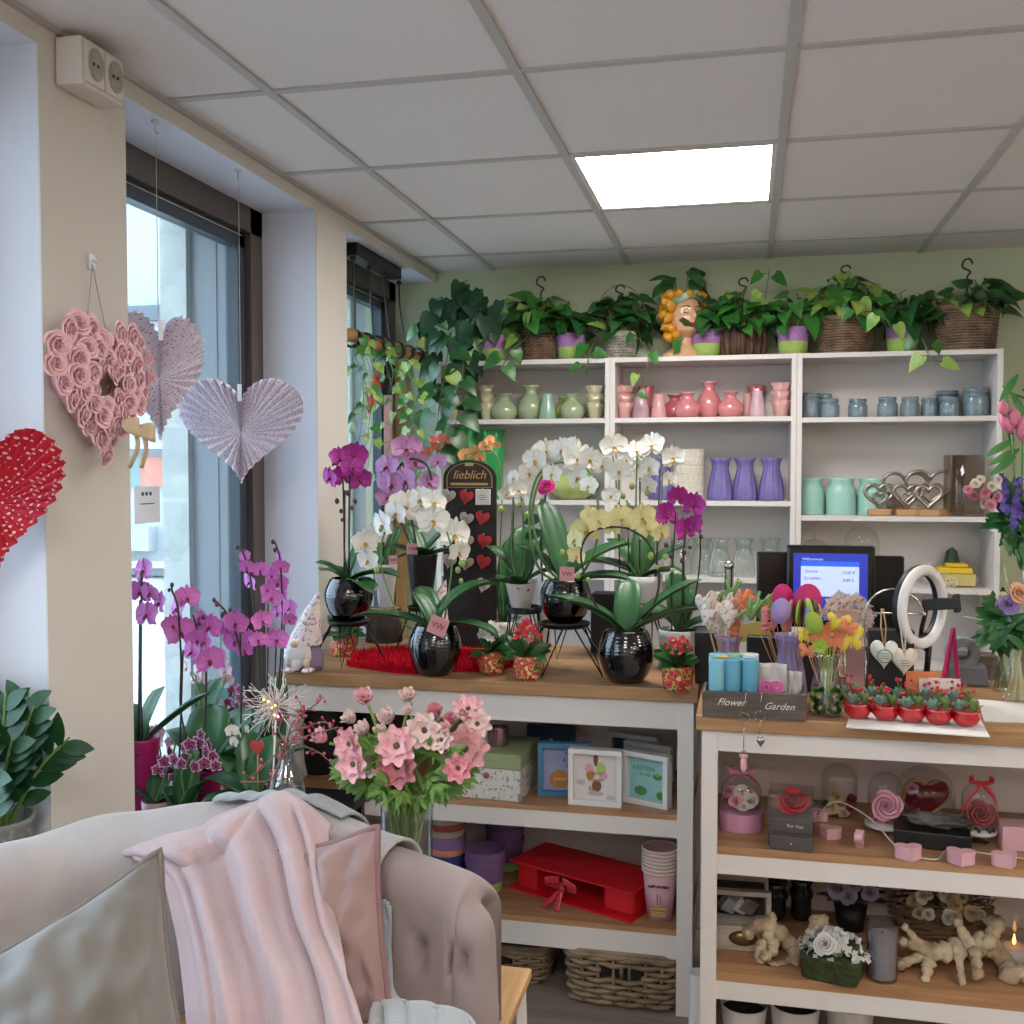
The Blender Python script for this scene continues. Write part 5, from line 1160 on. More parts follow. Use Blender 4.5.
wo('pink orchid with a long bud tip, right of the tapered magenta pot', 238, 770, 34, 'round', 'pot_pinkgrey', 2.66, col='pink', flowers=[(235, 641, 26), (236, 623, 26), (251, 639, 22), (262, 621, 23), (228, 628, 20), (245, 650, 18), (258, 640, 18)], stems=[[(241, 720), (241, 660), (236, 634), (226, 612), (215, 601)], [(252, 720), (254, 660), (258, 636)]],
   sticks=[(240, 618, 243, 765)], leaves=[(1.2, .18, .07, 1.2, .5), (2.6, .16, .06, .8, .6), (.3, .15, .06, .8, .8)], buds=[(214, 600, 5), (217, 604, 6), (223, 615, 7), (236, 613, 6), (230, 610, 5)], budm='bud_dark')
wo('upright pink orchid with two high spikes nearest the counter end', 272, 765, 34, 'round', 'pot_pinkgrey', 2.82, col='pink', flowers=[(250, 582, 22), (247, 567, 16), (261, 570, 18), (245, 556, 13), (281, 567, 18), (272, 575, 16), (278, 583, 22), (272, 598, 22), (278, 613, 18), (277, 640, 24), (290, 608, 18), (289, 620, 16), (280, 556, 12), (267, 590, 14), (284, 596, 14)],
   stems=[[(262, 720), (258, 640), (253, 600), (250, 575), (243, 553), (236, 546)], [(276, 720), (281, 650), (282, 600), (280, 560), (276, 545), (273, 541)]], sticks=[(268, 600, 268, 760), (285, 610, 278, 760), (276, 640, 274, 760)], leaves=[(1.5, .26, .07, 1.45, .2), (2.7, .2, .07, 1.2, .6), (3.3, .18, .06, .5, .6), (.2, .12, .05, .8, .6)], buds=[(237, 547, 5), (273, 542, 5), (275, 550, 5), (243, 551, 4)], budm='bud_dark')
wo('pale pink and white double orchid low against the bright window', 205, 715, 26, 'round', 'pot_white', 2.80, z0=bench_z, col='pale', flowers=[(187, 668, 16), (198, 671, 16), (225, 671, 18), (222, 663, 14), (203, 679, 14), (228, 680, 13), (193, 680, 11)], stems=[[(200, 710), (198, 690), (190, 672)], [(215, 710), (222, 690), (226, 675)]], leaves=[(1.3, .14, .05, 1.2, .4), (2, .14, .05, 1.1, .4)])
cst = at(230, 764, 2.84)
t = thing('plant_stool', 'small round wooden plant stool with black hairpin legs standing among the window orchids', 'stool', (cst.x, 2.84, bench_z))
mb = MB(); mb.lathe([(.001, cst.z-bench_z-.02), (.07, cst.z-bench_z-.02), (.072, cst.z-bench_z-.01), (.07, cst.z-bench_z), (.001, cst.z-bench_z)], n=32, cap=None); mb.build('seat', 'oak2', t, ang=.6)
for q in range(3):
    a_ = q*2.1+.4; mb = MB(); mb.tube([(.05*math.cos(a_-.3), .05*math.sin(a_-.3), cst.z-bench_z-.02), (.075*math.cos(a_), .075*math.sin(a_), .003), (.05*math.cos(a_+.3), .05*math.sin(a_+.3), cst.z-bench_z-.02)], .003, 6); mb.build('leg', 'black_metal', t)
wo('dark purple small flowered orchid with white petal edges and a round blue green pick', 230, 744, 26, 'round', 'pot_white', 2.84, z0=cst.z, col='small', flowers=[(232, 692, 12), (240, 698, 12), (228, 703, 11), (238, 707, 12), (233, 712, 11), (244, 706, 10), (240, 690, 10), (226, 697, 10)], stems=[[(236, 730), (238, 705), (233, 692)]], leaves=[(1.3, .12, .05, 1.2, .5), (.4, .12, .05, .9, .6), (2.6, .12, .05, .9, .6)])
wo('dense purple and white miniature orchid at the front left, in a pinkish pot', 156, 800, 26, 'round', 'pot_pinkgrey', 2.46, col='small', flowers=[(165, 762, 12), (174, 760, 12), (158, 770, 11), (168, 772, 13), (178, 770, 12), (160, 760, 10), (170, 752, 12), (181, 764, 11), (164, 780, 11), (174, 778, 11)], stems=[[(160, 790), (166, 772), (170, 756)]], leaves=[(2.7, .14, .05, .6, .8), (1.6, .12, .05, 1.2, .4), (.2, .13, .05, .5, .6)])
wo('dense purple and white miniature orchid in front of the tapered magenta pot', 186, 815, 26, 'round', 'pot_black_m', 2.44, col='small', flowers=[(190, 745, 13), (199, 742, 13), (196, 755, 14), (206, 752, 13), (187, 757, 12), (204, 764, 13), (213, 757, 12), (195, 767, 12), (209, 744, 11), (216, 766, 11), (184, 748, 11), (201, 735, 11)], stems=[[(188, 800), (192, 775), (198, 750)], [(186, 800), (182, 775), (190, 755)]], leaves=[(1.5, .17, .06, 1.45, .2), (-.2, .12, .05, 1.2, .4), (2.8, .1, .05, .9, .4)])
wo('light pink small orchid between the two miniature ones', 166, 790, 20, 'round', 'pot_white', 2.72, col='pale', flowers=[(155, 734, 19), (177, 735, 16), (172, 742, 14), (160, 742, 13)], stems=[[(163, 780), (160, 750), (156, 738)], [(168, 780), (174, 750), (177, 738)]], leaves=[(1, .12, .05, 1, .5)])
wo('small white orchid with purple lips beside a red heart pick', 245, 790, 24, 'round', 'pot_pinkgrey', 2.50, col='white', flowers=[(232, 731, 14), (238, 737, 13), (247, 729, 9), (234, 742, 12)], stems=[[(246, 770), (243, 750), (236, 735)]], leaves=[(2.6, .14, .05, .9, .6), (.4, .14, .05, .9, .7), (1.4, .15, .06, 1.2, .5)])
tg = wo('dark leafed orchid in a black pot beside the clear bottle vase', 256, 795, 34, 'round', 'pot_black_m', 2.42, col='orange', flowers=[], leaves=[(2.9, .17, .06, .5, .7), (.2, .12, .05, .7, .8), (1.5, .17, .06, 1.2, .5), (2.2, .2, .06, 1.0, .5), (.8, .15, .05, 1.1, .5), (3.6, .13, .05, .3, .6)])
mat('heart_red', '#c0444c', .6)
def pick(x, y, m, s, label, Y, zb, shape='heart'):
    p = at(x, y, Y); t = thing('plant_pick', label, 'plant pick', (p.x, Y, zb)); mb = MB()
    T = Matrix.Translation((0, 0, p.z-zb))
    if shape == 'heart': mb.prism(heart(24, s, s), .004, T)
    else: mb.prism([(s/2*math.cos(a), s/2*math.sin(a)) for a in [i*PI/10 for i in range(20)]], .004, T)
    mb.build('plate', m, t, smooth=False); mb = MB(); mb.tube([(0, .003, 0), (0, .003, p.z-zb-s*.3)], .0018, 5); mb.build('rod', 'block_wood', t)
pick(257, 748, 'heart_red', .038, 'red heart shaped plant pick standing in the black pot', 2.40, at(256, 800, 2.42).z)
mat('disc_teal', '#5f8f8c', .5); pick(223, 694, 'disc_teal', .036, 'round blue green plant pick among the small purple orchid', 2.80, at(236, 750, 2.84).z, 'disc')
# ================================================================ on the sales counter
mat('screen_blue', '#2c3a9e', .3, emit=.75, emitcol='#2433a0'); mat('screen_white', '#b8c6ee', .3, emit=.8, emitcol='#a9bcf2'); mat('screen_bar', '#2f62d8', .3, emit=.7, emitcol='#2a5fe0')
mat('ring_white', '#d6d2cf', .35); mat('wood_grey', '#5c5148', .7, col2='#463d36', scale=6, stretch=(2, 14, 14)); mat('white_print', '#c9c5bd', .6)
mat('can_blue', '#5f9fb8', .4); mat('can_lightblue', '#7fb9c9', .4); mat('can_white', '#cfd0ca', .4); mat('can_green', '#86b59c', .4)
mat('pick_white', '#cfc6bd', .7, col2='#b56a5c', scale=90, lo=.55, hi=.62); mat('pick_orange', '#d07a50', .8); mat('pick_green', '#6d8f55', .8); mat('pick_lilac', '#9f86b8', .7); mat('pick_amber', '#d39a35', .7); mat('pick_pinkish', '#cc7f84', .8); mat('pick_lime', '#8fa83c', .7); mat('pick_yellow', '#d6bf45', .7); mat('pick_brown', '#57422e', .7); mat('pick_magenta', '#c0286a', .7)
mat('cord', '#a98a5f', .8); mat('fabric_cream', '#cbbfae', .95, bump=.3, bscale=300); mat('paper_white', '#d4d2ce', .7); mat('leaflet', '#c79b98', .7, col2='#b98682', scale=6); mat('skin_print', '#5a4038', .7)
mat('black_screen', '#08080a', .25)
ZK = .94
def ck(x, y): return atz(x, y, ZK)
# till: monitor and two black screens behind
def panel(name, label, x0, x1, y0, y1, Y, m='black_screen', dep=.03, rz=0, cat='screen', zb=ZK, group=None):
    a = at(x0, y1, Y); b = at(x1, y0, Y); w = (b-a).dot(RIGHT)/math.cos(YAW) if 0 else b.x-a.x
    t = thing(name, label, cat, ((a.x+b.x)/2, Y, zb), rz, group=group)
    zc = (a.z+b.z)/2-zb; h = b.z-a.z
    mb = MB(); mb.box((0, 0, zc), (w, dep, h)); mb.build('casing', m, t, smooth=False, bevel=.006)
    mb = MB(); mb.box((0, dep*.5+.02, (zc-h/2)/2+.03), (.05, .03, zc-h/2+.08)); mb.build('stand', 'black_matte', t, smooth=False, bevel=.003)
    mb = MB(); mb.box((0, .03, .006), (.18, .14, .012)); mb.build('foot', 'black_matte', t, smooth=False, bevel=.003)
    return t, w, h, zc
panel('black_screen', 'black back screen behind the till monitor, on its left', 756, 792, 552, 640, 3.22)
panel('black_screen', 'black back screen behind the till monitor, on its right', 866, 904, 556, 640, 3.22)
t, w, h, zc = panel('till_monitor', 'black framed till monitor showing a blue payment screen', 786, 875, 546, 626, 3.08, cat='monitor')
Z0 = lambda y: at(830, y, 3.08).z-ZK; X0 = lambda x: at(x, 580, 3.08).x-t.location.x
def scr(name, x0, x1, y0, y1, m, d, par=None):
    mb = MB(); mb.bx(X0(x0), X0(x1), -.0155-d, -.0153-d+.0002, Z0(y1), Z0(y0)); return mb.build(name, m, par or t, smooth=False)
sc_ = scr('display', 793, 867, 553, 620, 'screen_blue', .0003)
scr('payment_window', 800.5, 858.5, 565, 596, 'screen_white', .0008, sc_); scr('title_bar', 800.5, 858.5, 561, 566, 'screen_bar', .001, sc_)
for tx, x, y, s in (('Summe', 811, 571, .009), ('13,50 €', 848, 572, .009), ('Zu zahlen', 812, 578, .009), ('0,00 €', 848, 579.5, .009)):
    text(tx, s*1.25, 'ink_dark', sc_, (X0(x), -.0172, Z0(y)), depth=.0001)
text('Willkommen', .011, 'screen_white', sc_, (X0(812), -.0172, Z0(559)), depth=.0001)
# ring light
c = at(923, 607, 2.88); ybase = 2.96
t = thing('ring_light', 'round white ring light with phone clamp on a black stand', 'ring light', (at(926, 690, 2.96).x, 2.96, ZK))
cc = c-V(t.location); Rr = 38*mpp(923, 2.88); rzt = Euler((0, 0, .84)).to_matrix()
def rp(a, r, dy=0): return cc+rzt @ V((r*math.cos(a), dy, r*math.sin(a)*1.0))
mb = MB()
def rg_(u, v):
    a = 2*PI*u; b = 2*PI*v; q = rzt @ V(((Rr+.014*math.cos(b))*math.cos(a), -.012*math.sin(b), (Rr*1.06+.014*math.cos(b))*math.sin(a))); return cc+q
mb.grid(rg_, 64, 12, cu=True, cv=True); mb.build('diffuser_ring', 'ring_white', t)
mb = MB(); mb.tube([cc+rzt @ V((Rr*math.cos(a), .013, Rr*1.06*math.sin(a))) for a in [i*PI/30 for i in range(60)]], .0135, 8, closed=True); mb.build('back_ring', 'black_matte', t)
pc = at(940, 604, 2.86)-V(t.location)
mb = MB(); mb.box(pc, (.085, .03, .028), rz=-.75+.5, R=Euler((0, -.12, -.3)).to_matrix()); mb.box(pc+V((.04, 0, .003)), (.015, .04, .045), R=Euler((0, -.12, -.3)).to_matrix()); mb.build('phone_clamp', 'black_matte', t, smooth=False, bevel=.003)
mb = MB(); mb.tube(spline([pc+V((-.03, .01, 0)), at(925, 615, 2.9)-V(t.location), at(921, 635, 2.93)-V(t.location), at(926, 650, 2.95)-V(t.location)], 6), .006, 8); mb.build('gooseneck', 'black_matte', t)
mb = MB(); mb.tube([at(929, 646, 2.94)-V(t.location), (0, 0, .06)], .008, 8); mb.build('pole', 'black_metal', t)
for k in range(3): a = k*2.1+.3; mb = MB(); mb.tube([(0, 0, .07), (.1*math.cos(a), .1*math.sin(a), .005)], .006, 6); mb.build('leg', 'black_matte', t)
# chrome arch stand with two heart pendants
Ya = 2.84; e0 = at(867, 612, Ya); e1 = at(926, 616, Ya)
t = thing('arch_stand', 'thin silver arch stand with cross bar carrying two hanging hearts', 'ornament stand', (at(895, 690, Ya).x, Ya+.02, ZK))
L0 = V(t.location); mb = MB(); mb.tube(spline([at(866, 650, Ya)-L0, at(864, 620, Ya)-L0, at(872, 598, Ya)-L0, at(893, 589, Ya)-L0, at(915, 598, Ya)-L0, at(925, 615, Ya)-L0], 8), .0028, 8); mb.tube([at(866, 650, Ya)-L0, V((at(866, 650, Ya)-L0).to_tuple()[:2]+(0,))], .0028, 8); mb.build('arch', 'steel', t)
mb = MB(); mb.tube([at(872, 613, Ya)-L0, at(924, 614, Ya)-L0], .0028, 8); mb.ell(at(924, 614, Ya)-L0, .006, 8, 6); mb.build('cross_bar', 'steel', t)
mb = MB(); mb.box((-.01, 0, .1), (.11, .05, .2)); mb.build('black_pedestal', 'black_matte', t, smooth=False, bevel=.002)
def hpend(x, y, s, m, label, ytop, print_):
    p = at(x, y, Ya-.05); t = thing('heart_pendant', label, 'ornament', p, group='pendant hearts on the silver arch'); w = s*mpp(x, Ya)
    mb = MB(); N = 32; hv = heart(N, w, w*1.1)
    def f(u, v): 
        q = hv[int(round(u*N)) % N]; k = math.sin(PI*v/1)  if 0 else 0
        a = -PI/2+PI*v; return V((q[0]*math.cos(a), .016*math.sin(a), q[1]*math.cos(a)))
    mb.grid(f, N, 10, cu=True); mb.build('padded_heart', m, t)
    mb = MB(); zt = at(x, ytop, Ya-.05).z-p.z
    for dx in (-.004, .004): mb.tube([(dx*.4, -.002, w*.4), (dx*1.5, .02, (w*.4+zt)/2), (dx*.5, .046, zt)], .002, 5)
    mb.build('hanging_loop', 'cord' if m == 'gl_heart' else 'fabric_cream', t)
    if print_: mb = MB(); mb.tube([(w*.26*math.cos(a), -.0165, w*.24*math.sin(a)) for a in [i*PI/14 for i in range(28)]], .0016, 4, closed=True); mb.build('leaf_wreath_print', 'pick_green', t)
    mb = MB()
    for k in range(3): mb.box((0, -.0168, .006-.006*k), (w*.3, .001, .0015))
    mb.build('inscription', 'ink', t, smooth=False)
mat('gl_heart', '#c6c5be', .25, coat=.5)
hpend(884, 655, 29, 'gl_heart', 'glossy white heart pendant with a small printed leaf wreath', 611, True)
hpend(904, 662, 28, 'fabric_cream', 'cream linen stuffed heart pendant, right of the glossy one', 613, False)
# wooden planter box "Flower Garden"
a = ck(702, 717); b = ck(806, 721); Yb0 = a.y+.006
bw = b.x-a.x; bxm = (a.x+b.x)/2; h = at(750, 693, Yb0).z-ZK; D = .115
t = thing('wooden_box', 'grey wooden box lettered Flower Garden in white script at the counter front', 'box', (bxm, Yb0, ZK))
for nm, c_, d_ in (('front_board', (0, .004, h/2), (bw, .008, h)), ('back_board', (0, D-.004, h/2), (bw, .008, h)), ('side_board', (-bw/2+.004, D/2, h/2), (.008, D-.016, h)), ('side_board', (bw/2-.004, D/2, h/2), (.008, D-.016, h)), ('bottom_board', (0, D/2, .004), (bw-.016, D-.016, .008))):
    mb = MB(); mb.box(c_, d_); mb.build(nm, 'wood_grey', t, smooth=False, bevel=.001)
text('Flower', .024, 'white_print', t, (-.055, -.0006, h*.6), shear=.45); text('Garden', .024, 'white_print', t, (.06, -.0006, h*.52), shear=.45)
# cans in the box
GC = 'small blue and white tins in the wooden box'
for x, y, dy, m, l, p_ in ((717, 656, .03, 'can_lightblue', 'light blue tin with dark print at the left end of the box front', 1), (733, 657, .03, 'can_blue', 'blue tin with a small star in the middle of the box front', 2), (750, 657, .03, 'can_blue', 'blue tin with white print, right one of the three in front', 3),
                (717, 655, .078, 'can_lightblue', 'light blue tin in the back row at the left', 0), (734, 655, .078, 'can_green', 'pale green tin in the back row middle', 0), (750, 655, .078, 'can_white', 'white tin in the back row at the right', 0)):
    Yc = Yb0+dy; cx = at(x, 680, Yc).x; zt = at(x, y+2, Yb0+.03).z-ZK-.009; r = .0205
    t = thing('tin_can', l, 'tin', (cx, Yc, ZK+.0085), group=GC); mb = MB(); mb.lathe([(.001, 0), (r, 0), (r, zt-.012)], n=28, cap=None); mb.build('body', m, t)
    mb = MB(); mb.lathe([(r*1.03, zt-.014), (r*1.03, zt), (r*.85, zt), (r*.83, zt-.004), (.001, zt-.004)], n=28, cap=None); mb.build('lid', m, t, ang=.6)
    if p_ == 3: 
        for q, tx in enumerate(('Blumen', 'Blumen', 'Samen')): text(tx, .009, 'white_print', t, (.0, -r-.001, .05-.011*q), depth=.0006)
    if p_ == 1:
        for q, tx in enumerate(('Blüten', 'Mix')): text(tx, .008, 'ink_dark', t, (.004, -r-.001, .05-.011*q), depth=.0006)
    if p_ == 2:
        mb = MB(); mb.prism([((.006 if i % 2 == 0 else .0025)*math.sin(i*PI/5), (.006 if i % 2 == 0 else .0025)*math.cos(i*PI/5)) for i in range(10)], .001, Matrix.Translation((-.004, -r-.001, .05))); mb.build('star', 'pick_yellow', t)
p = at(723, 657.5, Yb0+.05); o = MB().ell((0, 0, 0), (.016, .01, .004), 14, 6).build('paper_sunflower', 'pick_amber'); o.location = p+V((0, -.01, .004)); tag(o, 'tiny yellow sunflower lying on top of the blue tins', 'decoration')
# packets in the right half of the box
mat('cello', '#b8b3b0', .2, coat=.5); mat('spiral_pink', '#c94f8f', .5)
for x, y, w_, hh, m, l in ((772, 674, 30, 22, 'cello', 'clear cellophane bag of white cards in the right half of the box'), (790, 683, 22, 24, 'paper_white', 'white packet beside the cellophane bag in the box'), (795, 680, 14, 18, 'cello', 'small crinkled cellophane packet at the right end of the box')):
    Yc = Yb0+(.055 if x < 780 else .085 if x == 790 else .07); k = mpp(x, Yc); zt = at(x, y-hh/2, Yc).z-ZK-.009; o = MB().grid(lambda u, v: V(((u-.5)*w_*k, .006*math.sin(u*9)*math.sin(v*5), v*zt)), 14, 10).build('packet', m, solid=.004); o.location = (at(x, 680, Yc).x, Yc, ZK+.0085); tag(o, l, 'packet')
for x, l in ((766, 'pink spiral felt roll, left one in the wooden box'), (777, 'pink spiral felt roll, right one in the wooden box')):
    p = at(x, 687, Yb0+.02); mb = MB(); mb.tube([((.0035+.0008*i/2)*math.cos(i*.5), 0, (.0035+.0008*i/2)*math.sin(i*.5)) for i in range(38)], .0022, 5)
    o = mb.build('spiral_roll', 'spiral_pink'); o.location = p; tag(o, l, 'craft roll', 'pink spiral felt rolls')
# keyring shapes hanging over the box front
mat('chrome', '#a8a4a0', .2, metal=1)
for i, (x, y0, y1, l) in enumerate(((744, 718, 762, 'keyring with a pink pendant hanging over the front of the wooden box'), (760, 716, 742, 'keyring with a silver heart pendant hanging over the front of the wooden box'))):
    Yk = Yb0-.012; p = at(x, y0, Yk); k = mpp(x, Yk); t = thing('keyring', l, 'keyring', p)
    mb = MB(); mb.tube([(5.5*k*math.cos(a), 0, 5.5*k*math.sin(a)) for a in [j*PI/12 for j in range(24)]], .0011, 5, closed=True); mb.build('ring', 'chrome', t)
    mb = MB(); mb.tube([(0, 0, 5.5*k), (0.004, .005, at(x, 694, Yk).z-p.z), (.004, .018, at(x, 693, Yk).z-p.z+.004)], .0012, 5); mb.build('clip', 'chrome', t)
    zb = at(x, y1, Yk).z-p.z; mb = MB(); mb.tube([(0, 0, -5.5*k), (0, 0, zb+.02)], .0012, 5); mb.tube([(.007*math.cos(a), -.001, zb+.022+.007*math.sin(a)) for a in [j*PI/8 for j in range(16)]], .001, 5, closed=True) if i == 0 else 0; mb.build('chain', 'chrome', t)
    mb = MB()
    if i == 0: mb.ell((0, 0, zb-.006), (.008, .005, .02), 10, 8); mb.box((0, 0, zb+.014), (.02, .004, .01))
    else: mb.T = Matrix.Translation((.002, 0, zb)); mb.prism(heart(20, .02, .026), .006)
    mb.build('pendant', 'gl_pink2' if i == 0 else 'chrome', t)
# ---- vases of picks
mat('frost_lilac', '#7e6f98', .4)
def pvase(x, yb, wpx, yt, Y, m, label, name='vase'):
    c = at(x, yb, Y); k = mpp(x, Y); h = at(x, yt, Y).z-ZK
    t = thing('pick_vase', label, 'vase', (c.x, Y, ZK)); w = wpx*k
    mb = MB(); mb.lathe([(r*w, z*h) for r, z in PB['hour']], n=48, rip=flute, cap=None); mb.build('vase', m, t); return t, w, h
def spray(t, Y, items):
    """items: (x, y, size px, material, shape, yaw)"""
    L0 = V(t.location)
    for x, y, s, m, shp, yaw in items:
        s *= 1.15 if shp == 'oval' else 1.35
        p = at(x, y, Y+rnd(-.03, .03))-L0; w = s*mpp(x, Y); mb = MB()
        g = bpy.data.objects.new('pick', None); C.objects.remove(g) if 0 else None; bpy.data.objects.remove(g)
        if shp == 'oval': mb.prism([(w/2*math.cos(a), w*.68*math.sin(a)) for a in [i*PI/9 for i in range(18)]], .003)
        elif shp == 'heart': mb.prism(heart(22, w, w*1.1), .003)
        elif shp == 'strip': mb.box((0, 0, 0), (w*.6, .004, w*2.2)); [mb.box((0, -.003, z*w*.5), (w*.8, .003, w*.18)) for z in (-1.6, -.8, 0, .8, 1.6)]
        elif shp == 'tree':
            for q in range(7): a = q*.9; mb.tube([(0, 0, -w*.5), (w*.3*math.sin(a), -.004, 0), (w*.55*math.sin(a)*1.1, 0, w*.5*math.cos(a*.5))], w*.07, 5)
        elif shp == 'flower':
            for q in range(5): petal(mb, Ry(q*2*PI/5) @ Matrix.Rotation(.15, 4, 'X'), w*.55, w*.42, .1)
            mb.ell((0, -.004, 0), w*.1, 8, 5)
        elif shp == 'butterfly':
            for sx in (-1, 1):
                mb.prism([(sx*w*x_, w*z_) for x_, z_ in ((0, .05), (.12, .3), (.35, .42), (.5, .3), (.45, .1), (.25, 0), (.38, -.12), (.34, -.3), (.18, -.34), (.06, -.15))][::(1 if sx > 0 else -1)], .004, Matrix.Rotation(sx*.25, 4, 'Z'))
            mb.tube([(0, 0, -w*.25), (0, 0, w*.2)], .003, 5)
        o = mb.build('pick_' + {'oval': 'disc', 'heart': 'heart', 'strip': 'fringe', 'tree': 'sprig', 'flower': 'flower', 'butterfly': 'butterfly'}[shp], m, t); o.location = p; o.rotation_euler = (rnd(-.15, .15), rnd(-.35, .35), yaw)
        mb = MB(); mb.tube([p+V((0, .004, 0)), V((p.x*.25, p.y*.25, .06))], .0012, 4); mb.build('stick', 'block_wood', t)
t, w, h = pvase(728, 700, 34, 635, 2.86, 'frost_lilac', 'lilac glass vase full of white and orange craft picks on sticks')
spray(t, 2.82, [(702, 605, 14, 'pick_white', 'heart', -.6), (706, 616, 15, 'pick_white', 'heart', -.8), (712, 601, 14, 'pick_white', 'oval', .7), (716, 612, 15, 'pick_white', 'oval', .3), (721, 602, 14, 'pick_white', 'heart', 0), (719, 622, 16, 'pick_white', 'heart', .4), (727, 610, 14, 'pick_white', 'oval', -.3), (713, 624, 13, 'pick_white', 'oval', -.3), (729, 619, 15, 'pick_white', 'heart', .2),
   (733, 603, 16, 'pick_white', 'oval', .5), (724, 630, 14, 'pick_white', 'oval', 0), (740, 598, 14, 'pick_orange', 'tree', 0), (745, 604, 14, 'pick_orange', 'tree', .4), (736, 624, 10, 'pick_orange', 'strip', .3), (729, 590, 18, 'pick_green', 'tree', 0), (748, 596, 12, 'pick_orange', 'flower', 0)])
t, w, h = pvase(789, 700, 36, 634, 2.84, 'frost_lilac', 'lilac glass vase full of round coloured craft discs on sticks')
spray(t, 2.80, [(757, 602, 18, 'pick_green', 'tree', 0), (750, 609, 17, 'pick_green', 'tree', .4), (762, 611, 16, 'pick_green', 'tree', -.3), (765, 619, 9, 'pick_pinkish', 'strip', .5), (774, 605, 18, 'pick_amber', 'oval', .3), (781, 611, 18, 'pick_lilac', 'oval', -.1), (792, 611, 17, 'pick_pinkish', 'oval', 1.1), (796, 611, 18, 'pick_brown', 'oval', 1.2), (799, 612, 17, 'pick_lime', 'oval', 1.25), (802, 611, 18, 'pick_brown', 'oval', 1.3), (806, 610, 17, 'pick_lilac', 'oval', -1.25), (809, 611, 17, 'pick_lime', 'oval', -1.2), (813, 612, 17, 'pick_brown', 'oval', -1.1), (816, 614, 16, 'pick_white', 'oval', -1.0),
   (783, 598, 20, 'pick_magenta', 'oval', .2), (808, 602, 26, 'pick_magenta', 'oval', .1), (772, 622, 14, 'pick_pinkish', 'tree', 0), (786, 625, 10, 'pick_pinkish', 'oval', .4)])
t, w, h = pvase(826, 718, 36, 652, 2.72, 'glass_green', 'clear glass vase of butterfly and flower picks with a green lace butterfly')
spray(t, 2.72, [(832, 634, 26, 'pick_orange', 'flower', 0), (818, 637, 18, 'pick_orange', 'butterfly', .2), (850, 640, 26, 'pick_yellow', 'butterfly', .2), (838, 624, 20, 'pick_yellow', 'butterfly', -.2), (814, 623, 16, 'pick_lime', 'oval', 0), (806, 636, 15, 'pick_yellow', 'butterfly', .4), (807, 651, 15, 'pick_orange', 'butterfly', -.4), (828, 645, 20, 'pick_orange', 'butterfly', 0), (820, 646, 14, 'pick_lime', 'flower', 0), (847, 628, 16, 'pick_orange', 'butterfly', -.3)])
mb = MB(); [mb.tube([(rnd(-.012, .012), rnd(-.01, .01), .03), (rnd(-.02, .02), rnd(-.01, .01), h+.01)], .0022, 5) for q in range(8)]; mb.build('green_stems', 'pick_lime', t)
L0 = V(t.location); mb = MB()
mat('lace_green', '#5f9440', .8)
rg = random.Random(4)
for q in range(420):
    s = rg.choice((-1, 1)); a = rg.uniform(0, 6.28); up = rg.random() < .55; cx, cz, r = (.02*s, .055, .02) if up else (.017*s, .024, .015); rr = rg.uniform(.2, 1)**.5*r
    mb.tube([(cx+rr*math.cos(a)+.0035*math.cos(b), -.035, cz+rr*math.sin(a)+.0035*math.sin(b)) for b in [i*PI/3 for i in range(6)]], .0008, 3, closed=True)
mb.build('lace_butterfly', 'lace_green', t)
# white flower shaped picks at the back
t, w, h = pvase(846, 690, 26, 640, 2.95, 'glass', 'clear vase of white flower shaped paper picks beneath the till monitor')
spray(t, 2.93, [(x, y, 13, 'pick_white', 'flower', rnd(-.3, .3)) for x, y in ((833, 603), (840, 598), (848, 602), (856, 600), (864, 607), (868, 616), (860, 613), (838, 609), (828, 612), (847, 612), (856, 622), (866, 625))])
mb = MB(); q = at(847, 616, 2.9)-V(t.location); mb.box(q, (.055, .004, .03)); mb.build('pink_card', 'leaflet', t, smooth=False)
# steel pump / dispenser
p = at(729, 580, 3.25); t = thing('steel_dispenser', 'upright brushed steel bar with ball top behind the craft picks', 'dispenser', (p.x, 3.25, ZK)); zt = at(729, 562, 3.25).z-ZK
mb = MB(); mb.lathe([(.001, 0), (.05, 0), (.05, .01), (.014, .016), (.014, zt-.02)], n=24, cap=None); mb.build('column', 'steel', t, ang=.6); mb = MB(); mb.ell((0, 0, zt-.012), .017, 16, 10); mb.build('ball_top', 'steel', t)
# black receipt printer behind the box
for x, y0, y1, wpx, l, Y in ((716, 632, 680, 44, 'low black machine on the counter behind the wooden box, left', 3.05), (785, 637, 690, 80, 'wide black till keyboard unit below the monitor', 3.0)):
    k = mpp(x, Y); zt = at(x, y0, Y).z-ZK; o = MB().box((0, 0, zt/2), (wpx*k, .1, zt)).build('till_machine', 'black_matte', smooth=False, bevel=.006); o.location = (at(x, 660, Y).x, Y+.04, ZK); tag(o, l, 'machine')
mat('yellow_note', '#c9b25a', .8)
a = at(752, 634, 2.98); o = MB().box((0, 0, 0), (.1, .003, .05)).build('yellow_note', 'yellow_note', smooth=False); o.location = (a.x, 3.025, a.z); o.rotation_euler = (.1, -.2, 0); tag(o, 'pale yellow paper leaning behind the craft picks', 'paper')
